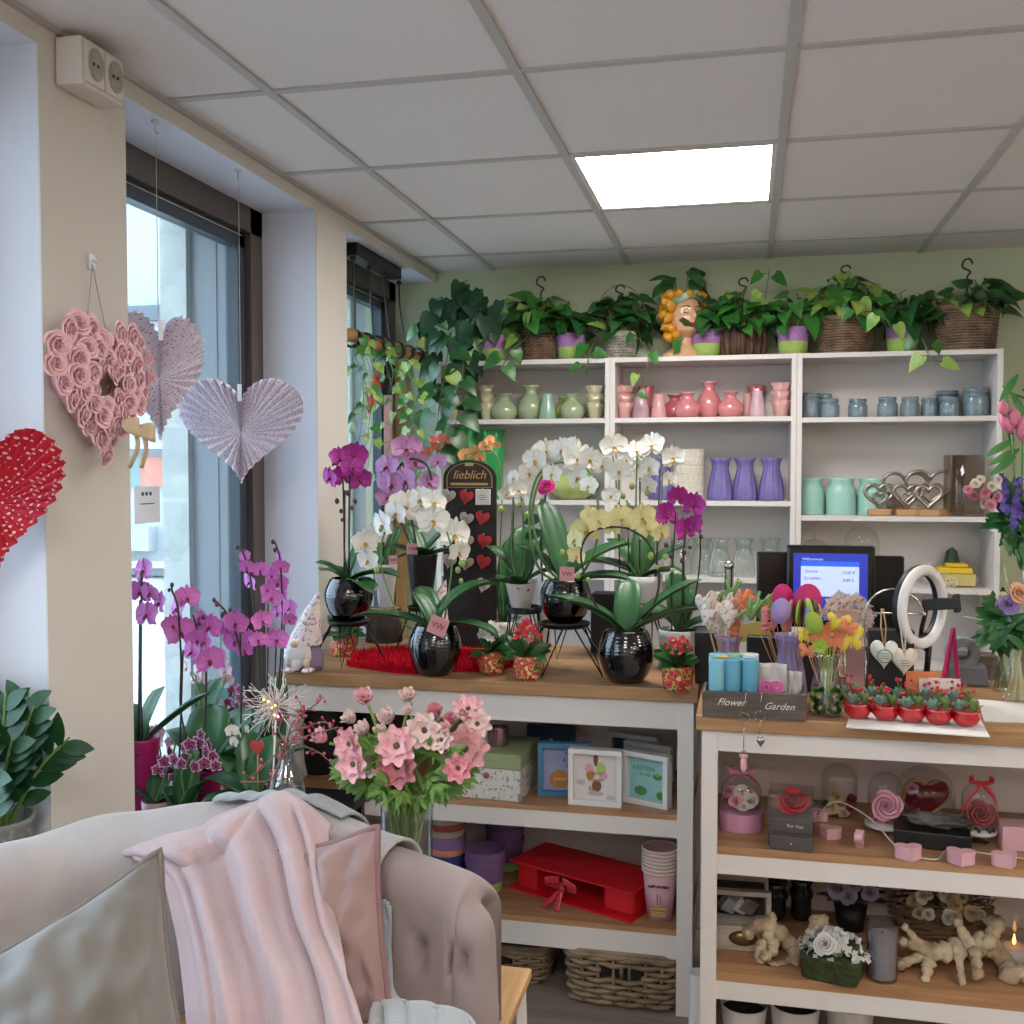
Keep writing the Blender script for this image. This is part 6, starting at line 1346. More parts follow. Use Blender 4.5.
# leaflet
b = ck(866, 722); Yl = ck(866, 705).y+.03
t = thing('leaflet', 'pink leaflet leaning beside the butterfly vase, with dark lettering', 'leaflet', (at(869, 690, Yl).x, Yl, ZK), -.1)
hz = at(866, 649, Yl).z-ZK; mb = MB(); mb.box((0, .02, hz/2), (.115, .002, hz*1.02), R=Euler((-.18, 0, 0)).to_matrix()); mb.build('sheet', 'leaflet', t, smooth=False)
mb = MB(); mb.box((0, .0, .003), (.1, .08, .004)); mb.build('base', 'paper_white', t, smooth=False)
Rl = PI/2-.18
text('Jackpots', .02, 'lip_mag', t, (.0, .0355-.001, hz*.88), rot=(Rl, 0, 0), shear=.4); text('Feminine', .022, 'lip_mag', t, (.005, .0255, hz*.66), rot=(Rl, 0, 0), shear=.4)
mb = MB(); mb.ell((.03, .006, hz*.32), (.02, .0015, .02), 12, 6); mb.build('printed_portrait', 'skin_print', t)
# second pink sign and cards behind
for x, y, Y, w_, h_, l, m in ((903, 700, 2.86, .0, .0, '', ''),):
    pass
mat('card_floral', '#d8c9c2', .7, col2='#c77a78', scale=45, lo=.55, hi=.6)
GG = 'small stand of greeting cards'
b = ck(935, 710); t = thing('card_holder', 'clear holder of small pink greeting cards behind the red succulents', 'card holder', (at(936, 700, 2.80).x, 2.80, ZK))
for i, (dx, dy, hh_, m) in enumerate(((-.03, .03, .095, 'pick_orange'), (.0, .015, .08, 'card_floral'), (.02, .0, .085, 'card_floral'))):
    mb = MB(); mb.box((dx, dy, hh_/2+.003), (.075, .004, hh_), R=Euler((-.1, 0, 0)).to_matrix()); mb.build('card', m, t, smooth=False)
mb = MB(); mb.box((0, .04, .04), (.11, .002, .08)); mb.box((0, -.02, .015), (.11, .002, .03)); mb.box((-.055, .01, .03), (.002, .06, .06)); mb.build('clear_holder', 'glass', t, smooth=False)
text('Danke', .016, 'pick_pinkish', t, (.02, -.0085, .03), rot=(PI/2-.1, 0, 0))
# magenta easel frame
mat('easel_pink', '#c2286e', .5); Ye = 3.06; p = at(950, 690, Ye)
t = thing('small_easel', 'bright pink wooden easel behind the ring light', 'easel', (p.x, Ye, ZK)); L0 = V(t.location)
for x0, y0, x1, y1, dy in ((953, 628, 941, 670, 0), (953, 628, 960, 676, 0), (952, 632, 950, 665, .08)):
    a = at(x0, y0, Ye)-L0; b = at(x1, y1, Ye)-L0; b = V((b.x, dy, .004)); mb = MB(); mb.tube([a, b], .006, 4); mb.build('leg', 'easel_pink', t, smooth=False)
# bits behind on the counter: grey tape dispenser, brown box
p = at(966, 640, 3.2); t = thing('tape_dispenser', 'grey tape dispenser at the back of the sales counter', 'dispenser', (p.x, 3.2, ZK))
mb = MB(); mb.box((0, 0, .03), (.1, .06, .06), taper=1.2); mb.build('base', 'facade_grey', t, smooth=False, bevel=.008); mb = MB(); mb.T = Matrix.Translation((-.01, 0, .09)) @ Matrix.Rotation(PI/2, 4, 'X'); mb.lathe([(.02, -.02), (.045, -.02), (.045, .02), (.02, .02)], n=24, cap=None); mb.build('tape_roll', 'grey_panel', t, ang=.5)
o = MB().box((0, 0, .035), (.11, .08, .07)).build('brown_box', 'wood_grey', smooth=False, bevel=.003); p = at(977, 665, 3.3); o.location = (p.x, 3.32, ZK); tag(o, 'small dark brown box at the back corner of the sales counter', 'box')
# papers
def sheet(label, pts, m='paper_white', th=.0015, name='paper_sheet', z=ZK):
    P_ = [atz(x, y, z) for x, y in pts]; c = sum(P_, V())/4; vs = [(p.x-c.x, p.y-c.y, 0) for p in P_]+[(p.x-c.x, p.y-c.y, th) for p in P_]
    mb = MB(); mb.add(vs, [(0, 1, 2, 3)[::-1], (4, 5, 6, 7), (0, 1, 5, 4), (1, 2, 6, 5), (2, 3, 7, 6), (3, 0, 4, 7)]); o = mb.build(name, m, smooth=False); o.location = (c.x, c.y, z+.0003); tag(o, label, 'paper'); return o
sheet('white sheet of paper on the counter beside the pink easel', [(955, 672), (985, 675), (988, 686), (958, 685)])
sheet('white sheet with small print at the right edge of the counter', [(978, 700), (1060, 706), (1060, 724), (984, 722)])
tr = sheet('white card board carrying the rows of red potted mini succulents', [(846, 728), (990, 738), (978, 716), (852, 708)], th=.003)
# mini succulents in red pots
mat('red_gloss', '#b0101c', .2, coat=.8); mat('succ_green', '#6f8f4f', .6); mat('succ_blue', '#6f9585', .6); mat('berry', '#c22435', .4)
rgs = random.Random(6)
GS = 'mini succulents in glossy red pots on the white card'
m_r = 0
def msucc(x, y, label, s=1, Y=None):
    c = atz(x, y, ZK+.0035); t = thing('mini_succulent', label, 'potted plant', (c.x, c.y+.012, ZK+.0035), rgs.uniform(-.3, .3), GS); t.scale = (1.25, 1.25, 1.25)
    mb = MB(); mb.lathe([(.001, 0), (.013, 0), (.02, .006), (.026, .016), (.022, .024), (.026, .03), (.021, .03), (.001, .026)], n=28, rip=lambda a, z: 1+.04*math.cos(3*a+z*200), cap=None); mb.build('pot', 'red_gloss', t)
    for m_, (dx, dy), n in (('succ_blue', (-.012, -.006), 9), ('succ_green', (.012, .0), 10)):
        mb = MB()
        for k in range(n):
            a = k*2.4; e = .3+.09*k; d = V((math.cos(a)*math.cos(e), math.sin(a)*math.cos(e), math.sin(e)+.25)); oval_leaf(mb, (dx, dy, .028), d, (0, 0, 1), .024, .012, fold=.4, curl=-.15)
        mb.build('rosette', m_, t)
    for k in range(5):
        a = rgs.uniform(0, 6.28); q = V((.014*math.cos(a), .01*math.sin(a)+.01, rgs.uniform(.05, .066))); mb = MB(); mb.tube([(0, 0, .02), q], .0006, 3); mb.ell(q, .0035, 8, 6, m=1); mb.build('berry_pick', ['stem_green', 'berry'], t)
F_ = [(858, 719), (886, 721), (912, 723), (939, 725), (967, 727)]
nm = ('leftmost, beside the leaflet', 'second from the left', 'third from the left', 'fourth from the left', 'at the right end of the row')
for i, (x, y) in enumerate(F_):
    msucc(x, y, 'mini succulent in red pot in the front row, %s' % nm[i])
for i, (x, y) in enumerate(F_):
    msucc(x-9+i*.5, y-10, 'mini succulent in red pot in the back row, %s' % nm[i])
# ---------------------------------------------------------------- bouquets at the right edge
mat('cut_glass', '#aeb9a8', .1, trans=0, coat=1); MATS['cut_glass'] = MATS['glass_green']
mat('carn_orange', '#d39a75', .7); mat('carn_lilac', '#9a80b8', .7); mat('delph', '#4a3a8a', .6, col2='#6b4f9f', scale=40); mat('lily_pink', '#c9728c', .5); mat('rose_white', '#d6cdb4', .6); mat('rose_pink', '#c97a90', .6); mat('straw', '#b8b48a', .8)
RW = rose_mesh('cream_rose', 'rose_white'); RPi = rose_mesh('pink_rose', 'rose_pink'); CO = rose_mesh('carn_o', 'carn_orange', n=22); CL = rose_mesh('carn_l', 'carn_lilac', n=22)
def greens(mb, pts, Y, L=.07, n=70, seed=1, m=0, mix=True):
    rg = random.Random(seed)
    xs_ = [p[0] for p in pts]; ys_ = [p[1] for p in pts]; cx = sum(xs_)/len(xs_); cy = sum(ys_)/len(ys_)
    for k in range(n):
        a = rg.choice(pts); f = rg.uniform(.2, 1); x = cx+(a[0]-cx)*f+rg.uniform(-5, 5); y = cy+(a[1]-cy)*f+rg.uniform(-5, 5); p = at(x, y, Y+rg.uniform(-.07, .07))
        d = V(((x-cx)/30+rg.uniform(-.5, .5), rg.uniform(-.6, .3), -(y-cy)/30+rg.uniform(-.3, .4))); l = L*rg.uniform(.6, 1.1)
        oval_leaf(mb, p-d.normalized()*l*.5, d, (rg.uniform(-.4, .4), -1, .6), l, l*.32, m=m, curl=rg.uniform(0, .3))
def bouquet(label, base, vase_px, Y, fl, green_pts, seed, zb=ZK, L=.07, n=80, extra=None, gm='leaf_dark'):
    x, yb, wpx, yt = vase_px; c = at(x, yb, Y); k = mpp(x, Y); w = wpx*k; h = at(x, yt, Y).z-zb
    t = thing('bouquet_in_vase', label, 'bouquet', (c.x, Y, zb)); L0 = V(t.location)
    mb = MB(); mb.lathe([(.001, 0), (.36*w, 0), (.48*w, h*.12), (.5*w, h*.3), (.4*w, h*.6), (.33*w, h*.85), (.4*w, h), (.38*w, h), (.31*w, h*.85)], n=48, rip=lambda a, z: 1+.03*math.cos(10*a+z*30), cap=None); mb.build('vase', 'glass_green', t)
    mb = MB(); rg = random.Random(seed)
    for q in range(12): a = rg.uniform(0, 6.28); mb.tube([(.3*w*math.cos(a), .3*w*math.sin(a), .01), (.1*w*math.cos(a+2.5), .1*w*math.sin(a+2.5), h*.9), (.3*w*math.cos(a+3), .2*w*math.sin(a+3), h*1.15)], .003, 5)
    mb.build('stems', 'straw' if seed == 1 else 'stem_green', t)
    mb = MB(); greens(mb, green_pts, Y, L, n, seed); mb.build('foliage', gm, t, world=True)
    for x, y, s, me, nme in fl:
        p = at(x, y, Y-rg.uniform(.03, .09))-L0; inst(me, nme, t, p, (rg.uniform(-.5, 0), rg.uniform(-1, 1), rg.uniform(-.3, .5)), s*mpp(x, Y))
    return t
g1 = [(985, 612), (992, 625), (985, 640), (1000, 645), (1015, 640), (1024, 625), (1040, 620), (1000, 605), (1024, 648), (990, 600)]
bq = bouquet('bouquet with apricot and lilac carnations in a cut glass vase at the right edge', None, (1017, 700, 38, 643), 2.98, [(1018, 594, 26, CO, 'carnation'), (1008, 604, 26, CL, 'carnation'), (1030, 600, 26, CO, 'carnation'), (1002, 598, 14, RW, 'carnation')], g1, 1, n=140, L=.085)
mb = MB(); [mb.tube([at(x0, y0, 2.95), at(x1, y1, 2.93)], [.004, .001], 5) for x0, y0, x1, y1 in ((998, 612, 972, 588), (992, 622, 962, 616), (1010, 600, 1004, 565))]; mb.build('grass_blade', 'straw', bq, world=True)
bouquet('glass vase with cut stems standing behind the apricot carnation bouquet', None, (1001, 680, 22, 640), 3.12, [(1010, 610, 12, RW, 'flower')], [(1000, 630), (1010, 625), (1015, 640)], 5, n=30)
# tall bouquet on a stand behind: delphinium, lisianthus, lilies — in a tall vase
zf = .94
tb = bouquet('tall bouquet of violet delphinium and pink lily buds leaning in from the right', None, (1030, 660, 30, 560), 3.25, [(975, 484, 12, RW, 'rose'), (984, 493, 14, RPi, 'rose'), (991, 487, 13, RW, 'rose'), (972, 496, 14, RPi, 'rose'), (996, 497, 13, RPi, 'rose'), (983, 503, 13, RW, 'rose'), (968, 490, 11, RPi, 'rose'), (990, 505, 13, RPi, 'rose'), (980, 480, 11, RW, 'rose'), (997, 480, 11, RW, 'rose')],
   [(1000, 500), (1010, 520), (1024, 530), (995, 520), (1010, 540), (1030, 500), (1015, 490), (1024, 560), (1030, 545)], 3, n=160, L=.09)
L0 = V(tb.location); DF = FLT['fl_white']
mb = MB()
dl = floret('delph')
for sx, sy, ex, ey in ((1006, 510, 1004, 475), (1018, 515, 1020, 480), (1012, 530, 1012, 498)):
    for k in range(12): f = k/11; inst(dl, 'delphinium_floret', tb, at(sx+(ex-sx)*f+rnd(-4, 4), sy+(ey-sy)*f, 3.18+rnd(-.02, .02))-L0, (rnd(-.5, .5), rnd(-1, 1), rnd(-.6, .8)), .034-.014*f)
def bud_petals(x, y, s, a):
    mb = MB(); p = at(x, y, 3.16); d = V((math.sin(a), -.1, math.cos(a)))*s*mpp(x, 3.16)
    for k in range(3):
        o_ = V((math.cos(k*2.1), math.sin(k*2.1), 0))*.004; mb.tube([p-d*.5, p-d*.2+o_*1.5, p+d*.2+o_*1.6, p+d*.5], [.003, .011, .01, .002], 8)
    mb.build('lily_bud', 'lily_pink', tb, world=True)
for x, y, s, a in ((1006, 424, 24, -.5), (1014, 418, 24, -.1), (1022, 428, 28, .1), (1003, 408, 16, -.2)): bud_petals(x, y, s, a)
mb = MB(); 
for x0, y0, x1, y1 in ((1012, 432, 1018, 540), (1022, 440, 1022, 540), (1004, 412, 1014, 460), (1003, 385, 1012, 430), (1008, 392, 1024, 398)): mb.tube([at(x0, y0, 3.17), at(x1, y1, 3.2)], .003, 5)
for x, y, a in ((1008, 445, -1), (1014, 455, -1.2), (1020, 458, .5), (1005, 398, .3), (1016, 395, .9), (1010, 462, -.8), (1024, 470, .2), (1012, 380, -.4)): oval_leaf(mb, at(x+6, y-6, 3.18), (a, -.2, -.6), (0, -1, .3), .09, .022)
mb.build('lily_stem', 'leaf_mid', tb, world=True)
# ================================================================ left counter, upper shelf
def frame(label, x0, x1, ytop, Y, m, rz, art, zs=S1, dep=.035, group='framed greetings on the left counter shelf', yb=None):
    c = at((x0+x1)/2, 780, Y); k = mpp((x0+x1)/2, Y); w = (x1-x0)*k/math.cos(rz+.1); h = at(x0, ytop, Y).z-zs
    t = thing('picture_frame', label, 'picture frame', (c.x, Y, zs), rz, group); b = .015
    mb = MB(); mb.bx(-w/2, w/2, -dep/2, dep/2, 0, b); mb.bx(-w/2, w/2, -dep/2, dep/2, h-b, h); mb.bx(-w/2, -w/2+b, -dep/2, dep/2, b, h-b); mb.bx(w/2-b, w/2, -dep/2, dep/2, b, h-b); mb.build('frame', m, t, smooth=False, bevel=.0015)
    mb = MB(); mb.bx(-w/2+b, w/2-b, dep/2-.014, dep/2-.01, b, h-b); pi = mb.build('picture', art[0], t, smooth=False); y0 = dep/2-.0145
    for kind, *a in art[1:]:
        if kind == 't': body, s, x, z, mm = a; text(body, s, mm, pi, (x*w, y0-.0003, z*h), shear=.2)
        elif kind == 'e': mm, x, z, rx, rz_ = a; mb = MB(); mb.T = None; mb.prism([(x*w+rx*w*math.cos(q), z*h+rz_*h*math.sin(q)) for q in [i*PI/10 for i in range(20)]], .0012, Matrix.Translation((0, y0, 0))); mb.build('print', mm, pi, smooth=False)
    return t
mat('frame_blue', '#3f7699', .45); mat('frame_darkblue', '#1f3a52', .5); mat('art_lilac', '#8f93b5', .7, col2='#9ca0c0', scale=12); mat('art_cream', '#d3cbc8', .7); mat('art_aqua', '#86b9c0', .6, col2='#9cc8c8', scale=14)
mat('ink_blue', '#2a48a0', .6); mat('ink_amber', '#b5772a', .6); mat('ink_brown', '#7a4a2c', .6); mat('ink_green', '#4f8a4a', .6); mat('ink_pink', '#cf9aa8', .6); mat('ink_lime', '#a9bf6a', .6); mat('ink_grey', '#b3abb2', .6)
Yf = atz(595, 806, S1).y
frame('blue box frame with blue lettering and an amber shape, left of the giraffe picture', 538, 590, 741, atz(560, 796, S1).y+.01, 'frame_blue', .12, ['art_lilac', ('t', 'Mutti', .016, .12, .78, 'ink_blue'), ('t', 'KEIN', .022, .12, .66, 'ink_blue'), ('t', 'bester', .015, .15, .55, 'ink_blue'), ('e', 'ink_amber', -.08, .3, .2, .17), ('t', 'DANKE', .012, -.08, .3, 'art_cream')])
frame('dark blue box frame standing at the back behind the light blue frame', 527, 575, 724, 3.34, 'frame_darkblue', .05, ['frame_darkblue', ('e', 'ink_grey', .0, .6, .05, .1)])
frame('white box frame with giraffe, balloons and clouds picture', 568, 623, 747, Yf+.012, 'white_gloss', -.02, ['art_cream', ('e', 'ink_pink', -.12, .63, .08, .09), ('e', 'ink_lime', .1, .65, .09, .1), ('e', 'ink_amber', -.1, .52, .08, .08), ('e', 'ink_pink', .14, .52, .08, .08), ('e', 'ink_brown', 0, .8, .045, .12), ('e', 'ink_brown', .02, .33, .09, .1), ('e', 'ink_grey', 0, .2, .15, .05), ('e', 'ink_grey', .28, .13, .09, .05), ('e', 'ink_grey', -.28, .38, .09, .05), ('t', 'kleine', .016, 0, .56, 'ink_brown'), ('t', 'wunder', .016, 0, .44, 'ink_brown'), ('t', 'Baby', .014, -.05, .28, 'ink_brown')])
frame('white box frame with frogs on an aqua pond picture, turned to the left', 622, 672, 751, atz(650, 808, S1).y+.03, 'white_gloss', -.38, ['art_aqua', ('t', 'KRÖTEN', .018, -.1, .68, 'ink_green'), ('t', 'für dich', .012, -.05, .56, 'ink_green'), ('e', 'ink_green', -.15, .24, .14, .09), ('e', 'ink_green', .22, .55, .1, .06), ('e', 'ink_lime', .22, .6, .05, .04), ('e', 'ink_green', .3, .2, .1, .08), ('e', 'ink_lime', .28, .27, .04, .03)])
frame('white box frame at the back, just behind the pond picture', 623, 674, 741, 3.30, 'white_gloss', -.3, ['art_cream'])
frame('white box frame farthest back on the right, above the giraffe picture', 607, 660, 732, 3.36, 'white_gloss', -.2, ['frame_darkblue'])
# floral box with green lid
mat('box_floral', '#cdcac2', .7, col2='#8b8378', scale=85, lo=.56, hi=.62); mat('lid_green', '#8f9b70', .7); mat('button', '#8a5a3c', .5); mat('metal_lilac', '#a9848c', .2, metal=.9)
fb = atz(454, 796, S1); fr = atz(520, 802, S1); w = (fr-fb).length; rzb = math.atan2(fr.y-fb.y, fr.x-fb.x); H = at(487, 768, (fb.y+fr.y)/2).z-S1; Hl = at(487, 757, (fb.y+fr.y)/2).z-S1+.0
t = thing('storage_box', 'white sprigged storage box with sage green lid beneath a metallic candle', 'box', fb.lerp(fr, .5), rzb); t.location.z = S1; D = .22
mb = MB(); mb.bx(-w/2, w/2, 0, D, 0, H); mb.build('body', 'box_floral', t, smooth=False, bevel=.001); mb = MB(); mb.bx(-w/2-.003, w/2+.003, -.003, D+.003, H, Hl+.012); mb.build('lid', 'lid_green', t, smooth=False, bevel=.002)
mb = MB(); mb.T = Matrix.Translation((0, -.002, H*.78)) @ Matrix.Rotation(PI/2, 4, 'X'); mb.lathe([(.001, 0), (.009, 0), (.009, .004), (.001, .004)], n=20, cap=None); mb.build('button', 'button', t)
zl = S1+Hl+.0125; Yc = fb.y+.09
def cyl(name, label, x, w_, ytop, Y, zb, m, cat, inner='soil', group=None):
    k = mpp(x, Y); r = w_*k/2; h = at(x, ytop, Y).z-zb; o = MB().lathe([(.001, 0), (r, 0), (r, h), (r*.92, h), (r*.9, h*.8), (.001, h*.8)], n=32, cap=None).build(name, m, ang=.6); o.location = (at(x, 740, Y).x, Y, zb); return tag(o, label, cat, group)
cyl('candle_tin', 'shiny lilac metallic candle tin standing on the sage green lid', 498, 21, 727, Yc+.0, zl, 'metal_lilac', 'candle')
cyl('white_cup', 'plain white cup behind the anemones, on the sage green lid', 480, 20, 731, Yc+.03, zl, 'pot_white', 'cup')
def bowl(label, x, y, w_, h_, Y, zb, m='black_matte', name='black_planter'):
    k = mpp(x, Y); r = w_*k/2; h = h_*k; o = MB().lathe([(.001, 0), (r*.7, 0), (r*.92, h*.25), (r, h*.6), (r*.93, h), (r*.88, h), (r*.9, h*.6), (.001, h*.5)], n=36, cap=None).build(name, m, ang=.8); o.location = (at(x, y, Y).x, Y, zb); tag(o, label, 'planter', None)
bowl('large round black planter in the left corner of the upper counter shelf', 320, 770, 62, 62, 3.18, S1)
bowl('black planter in the shadow right of the large round one, behind the anemones', 372, 770, 44, 56, 3.28, S1)
mat('maroon', '#4a1520', .6); bowl('dark maroon planter deep in the upper shelf behind the pink anemones', 402, 770, 46, 58, 3.32, S1, 'maroon', 'maroon_planter')
bowl('low black bowl on the lower counter shelf behind the pink cushion', 332, 830, 60, 40, 3.12, S2+.001)
# lower shelf
mat('felt_cream', '#b8aa98', .85, bump=.3, bscale=120); mat('stripe_red', '#a8504c', .8); mat('felt_peach', '#cf8a72', .85); mat('felt_blue', '#2f3f86', .85); mat('felt_violet', '#775685', .85, bump=.3, bscale=120); mat('felt_lilac2', '#8c6c9c', .85, bump=.3, bscale=120)
def pstack(x, Y, w_, zb, specs, label, group, hpx):
    """nested pots: each pot a thing; only its rim shows above the one it sits in"""
    k = mpp(x, Y); r = w_*k/2; z = zb; cx = at(x, 860, Y).x
    n = len(specs)
    for i, (m, nm) in enumerate(specs):
        H = .1; mb = MB(); mb.lathe([(.001, 0), (r*.78, 0), (r*.84, H*.3)], n=32, m=1, cap=None) if m == 'felt_violet' else 0; mb.lathe([(r*.84, H*.3) if m == 'felt_violet' else (r*.78, 0), (r*.97, H*.9), (r, H*.9), (r, H), (r*.94, H), (r*.76, .004), (.001, .006)], n=32, cap=None)
        o = mb.build('flower_pot', [m, 'felt_lime'], ang=.6); o.location = (cx, Y, z+.0005); tag(o, label % nm, 'pot', group); z += hpx*k
Yp = 3.16
pstack(447, Yp, 38, S2, [('felt_blue', 'blue banded pot at the bottom'), ('felt_peach', 'peach pot second from the bottom'), ('felt_lilac2', 'lilac grey pot third from the bottom'), ('felt_lilac2', 'lilac pot in the middle'), ('felt_cream', 'cream pot third from the top'), ('stripe_red', 'thin red edged pot second from the top'), ('felt_cream', 'topmost cream pot')], '%s of the striped stack behind the glass vase', 'stacked felt pots by the vase', 6.2)
pstack(485, Yp-.02, 42, S2, [('felt_violet', 'bottom pot with lime base'), ('felt_violet', 'topmost open violet pot')], '%s of the nearer violet stack beside the red box', 'stacked violet pots', 9)
pstack(505, 3.33, 40, S2, [('felt_violet', 'violet pot at the bottom'), ('felt_violet', 'violet pot in the middle'), ('felt_violet', 'topmost violet pot')], '%s of the rear violet stack in the shadow', 'stacked violet pots', 12)
# red gift box with ribbon
mat('card_red', '#c40e1e', .55); mat('ribbon_red', '#b80d22', .3, sheen=.2)
q = [atz(x, y, S2) for x, y in ((508, 888), (630, 924), (648, 900))]; ctr = (q[0]+q[2])*.5; L_ = (q[1]-q[0]).length; W_ = .2
t = thing('gift_box', 'flat red gift box with open sides and a red satin ribbon bow', 'box', (q[0].lerp(q[1], .5).x, q[0].lerp(q[1], .5).y, S2), math.atan2(q[1].y-q[0].y, q[1].x-q[0].x)); hb = .085
for nm, c_, d_ in (('base_card', (0, W_/2, .003), (L_, W_, .005)), ('lid_card', (0, W_/2+.008, hb), (L_*1.0, W_, .005))): mb = MB(); mb.box(c_, d_); mb.build(nm, 'card_red', t, smooth=False)
for x0, x1, bk in ((-L_/2+.02, -L_/2+.09, 0), (L_/2-.11, L_/2-.008, 0)):
    mb = MB(); mb.bx(x0, x1, .03, W_-.01, .005, hb-.003); mb.build('compartment', 'card_red', t, smooth=False, bevel=.01 if x0 > 0 else .0)
mb = MB(); mb.bx(-L_/2+.02, L_/2-.02, W_-.03, W_-.01, .005, hb-.003); mb.build('rear_wall', 'card_red', t, smooth=False)
rb = V((.0, -.012, hb-.028))
for s in (-1, 1):
    mb = MB(); mb.grid(lambda u, v: rb+V((s*.05*math.sin(PI*v)+s*.006, -.03*math.sin(PI*v*.7)+.005, .012+.032*(v-.4)+.02*(u-.5))), 3, 12); mb.build('ribbon_loop', 'ribbon_red', t, solid=.001)
    mb = MB(); mb.grid(lambda u, v: rb+V((s*.025*v-.02*v+(u-.5)*.018, -.02-.03*v, -.055*v*(1 if s < 0 else 1.0))), 2, 8); mb.build('ribbon_tail', 'ribbon_red', t, solid=.001)
mb = MB(); mb.ell(rb+V((0, -.01, 0)), (.01, .008, .01), 10, 6); mb.build('ribbon_knot', 'ribbon_red', t)
# paper cups
mat('cup_pink', '#c99aa4', .6); mat('cup_rim', '#d6cdb8', .6)
Yu = atz(660, 922, S2).y+.035; cx = at(660, 880, Yu).x; k = mpp(660, Yu); r = 18.5*k
cupm = MB(); Hc = at(660, 868, Yu).z-S2; cupm.lathe([(.001, 0), (r*.72, 0), (r*.97, Hc-.004), (r*.93, Hc-.004), (r*.68, .003), (.001, .004)], n=36, cap=None); cm = proto(cupm, 'cup_wall', 'cup_pink')
rmb = MB(); rmb.tube([(r*math.cos(a), r*math.sin(a), Hc-.003) for a in [i*PI/18 for i in range(36)]], .0028, 6, closed=True); rm = proto(rmb, 'cup_rim', 'cup_rim')
zst = (at(660, 846, Yu).z-at(660, 868, Yu).z)/6
for i in range(7):
    t = thing('paper_cup', 'pink paper cup in the stack, %s' % ('the lowest one with Happy Birthday and cake print', 'second from the bottom', 'third from the bottom', 'fourth, in the middle', 'third from the top', 'second from the top', 'the topmost open one')[i], 'cup', (cx, Yu, S2+i*zst), group='stacked pink paper cups')
    inst(cm, 'cup_wall', t, (0, 0, 0), (0, 0, 0)); inst(rm, 'rolled_rim', t, (0, 0, 0), (0, 0, 0))
    if i == 0:
        text('HAPPY BIRTHDAY', .0095, 'ink_dark', t, (0, -r*.93, Hc*.74), depth=.004, sx=.8)
        mb = MB(); [mb.box((0, -r*.8-.002*q, Hc*(.16+.07*q)), (.045, .012, .007)) for q in range(3)]; mb.build('cake_print', 'gold_print', t, smooth=False)
        mb = MB(); mb.tube([(-.004, -r*.85-.004, Hc*.38), (-.004, -r*.88-.004, Hc*.6)], .0012, 4); mb.tube([(.006, -r*.85-.004, Hc*.38), (.004, -r*.88-.004, Hc*.56)], .0012, 4); mb.build('candle_print', 'ink_brown', t)
# ---- wicker baskets on the floor
mat('willow', '#8e7a62', .6, col2='#6a5844', scale=14)
def rect_basket(label, x0, x1, ytop, yb, Y0, D, rz=0):
    a = atz(x0, yb, 0) if 0 else at(x0, 980, Y0); b = at(x1, 980, Y0); w = b.x-a.x; h = at((x0+x1)/2, ytop, Y0).z
    t = thing('wicker_basket', label, 'basket', ((a.x+b.x)/2, Y0+D/2, 0), rz, 'grey brown wicker baskets under the left counter')
    def per(s, sx, sz):   # rounded rectangle perimeter
        A, B = w/2*sx, D/2*sx; n = 8; a_ = 2*PI*s; c, d = math.cos(a_), math.sin(a_); return V((A*math.copysign(abs(c)**.28, c), B*math.copysign(abs(d)**.28, d), sz))
    def perl(N, sx, z): 
        pts = [per(i/400, sx, z) for i in range(400)]; d = [0]
        for i in range(400): d.append(d[-1]+(pts[(i+1) % 400]-pts[i]).length)
        o = []; j = 0
        for i in range(N):
            tg_ = d[-1]*i/N
            while d[j+1] < tg_: j += 1
            o.append(pts[j].lerp(pts[(j+1) % 400], (tg_-d[j])/max(1e-6, d[j+1]-d[j])))
        return o
    R_ = 9; NS = 26
    for j in range(R_):
        mb = MB(); z = h*(j+.5)/R_*.94+.004; sx = .93+.07*j/R_
        gap = j in (5, 6)
        L = perl(NS*4, sx, z); pts = []
        for i, p in enumerate(L):
            n_ = V((p.x/w**2, p.y/D**2, 0)).normalized(); pts.append(p+n_*(.006*math.cos(i*PI/4+(PI if j % 2 else 0)))+V((0, 0, rnd(-.002, .002))))
        if gap:   # hand hole at the front: leave the strand open around the middle
            seq = [p for p in pts if not (p.y < -D*.3 and abs(p.x+w*.0) < w*.17)]
            i0 = max(range(len(pts)), key=lambda i: (pts[i].y < -D*.3 and pts[i].x > w*.17 and pts[i].x < w*.3) and -pts[i].x or -9)
            # rotate so that the sequence starts right of the hole
            order = [pts[(i0+q) % len(pts)] for q in range(len(pts))]; seq = [p for p in order if not (p.y < -D*.3 and abs(p.x) < w*.17)]
            mb.tube(seq, h/R_*.42, 6)
        else: mb.tube(pts, h/R_*.46, 6, closed=True)
        mb.build('woven_strand', 'willow', t)
    mb = MB(); bt, tp = perl(NS, .93, .004), perl(NS, 1.0, h*.95)
    for p, q_ in zip(bt, tp):
        mb.tube([p, q_], .005, 5)
    mb.tube([(0, -D*.47, h*.55), (0, -D*.5, h*.8)], .006, 6); mb.build('stakes', 'willow', t)
    mb = MB(); [mb.tube([p+V((0, 0, dz)) for p in perl(80, sc_, h*.96)], .009, 6, closed=True) for sc_, dz in ((1.0, 0), (.98, .01))]; mb.build('rim', 'willow', t)
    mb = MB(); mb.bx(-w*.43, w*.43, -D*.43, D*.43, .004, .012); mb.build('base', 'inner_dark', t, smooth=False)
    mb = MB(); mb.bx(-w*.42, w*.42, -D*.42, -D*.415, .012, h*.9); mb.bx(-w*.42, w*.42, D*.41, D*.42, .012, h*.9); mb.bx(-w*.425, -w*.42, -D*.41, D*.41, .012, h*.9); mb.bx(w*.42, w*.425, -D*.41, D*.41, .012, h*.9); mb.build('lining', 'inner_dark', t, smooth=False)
rect_basket('long grey brown wicker basket with hand hole under the left counter, nearer the leg', 563, 681, 956, 1005, 2.965, .32)
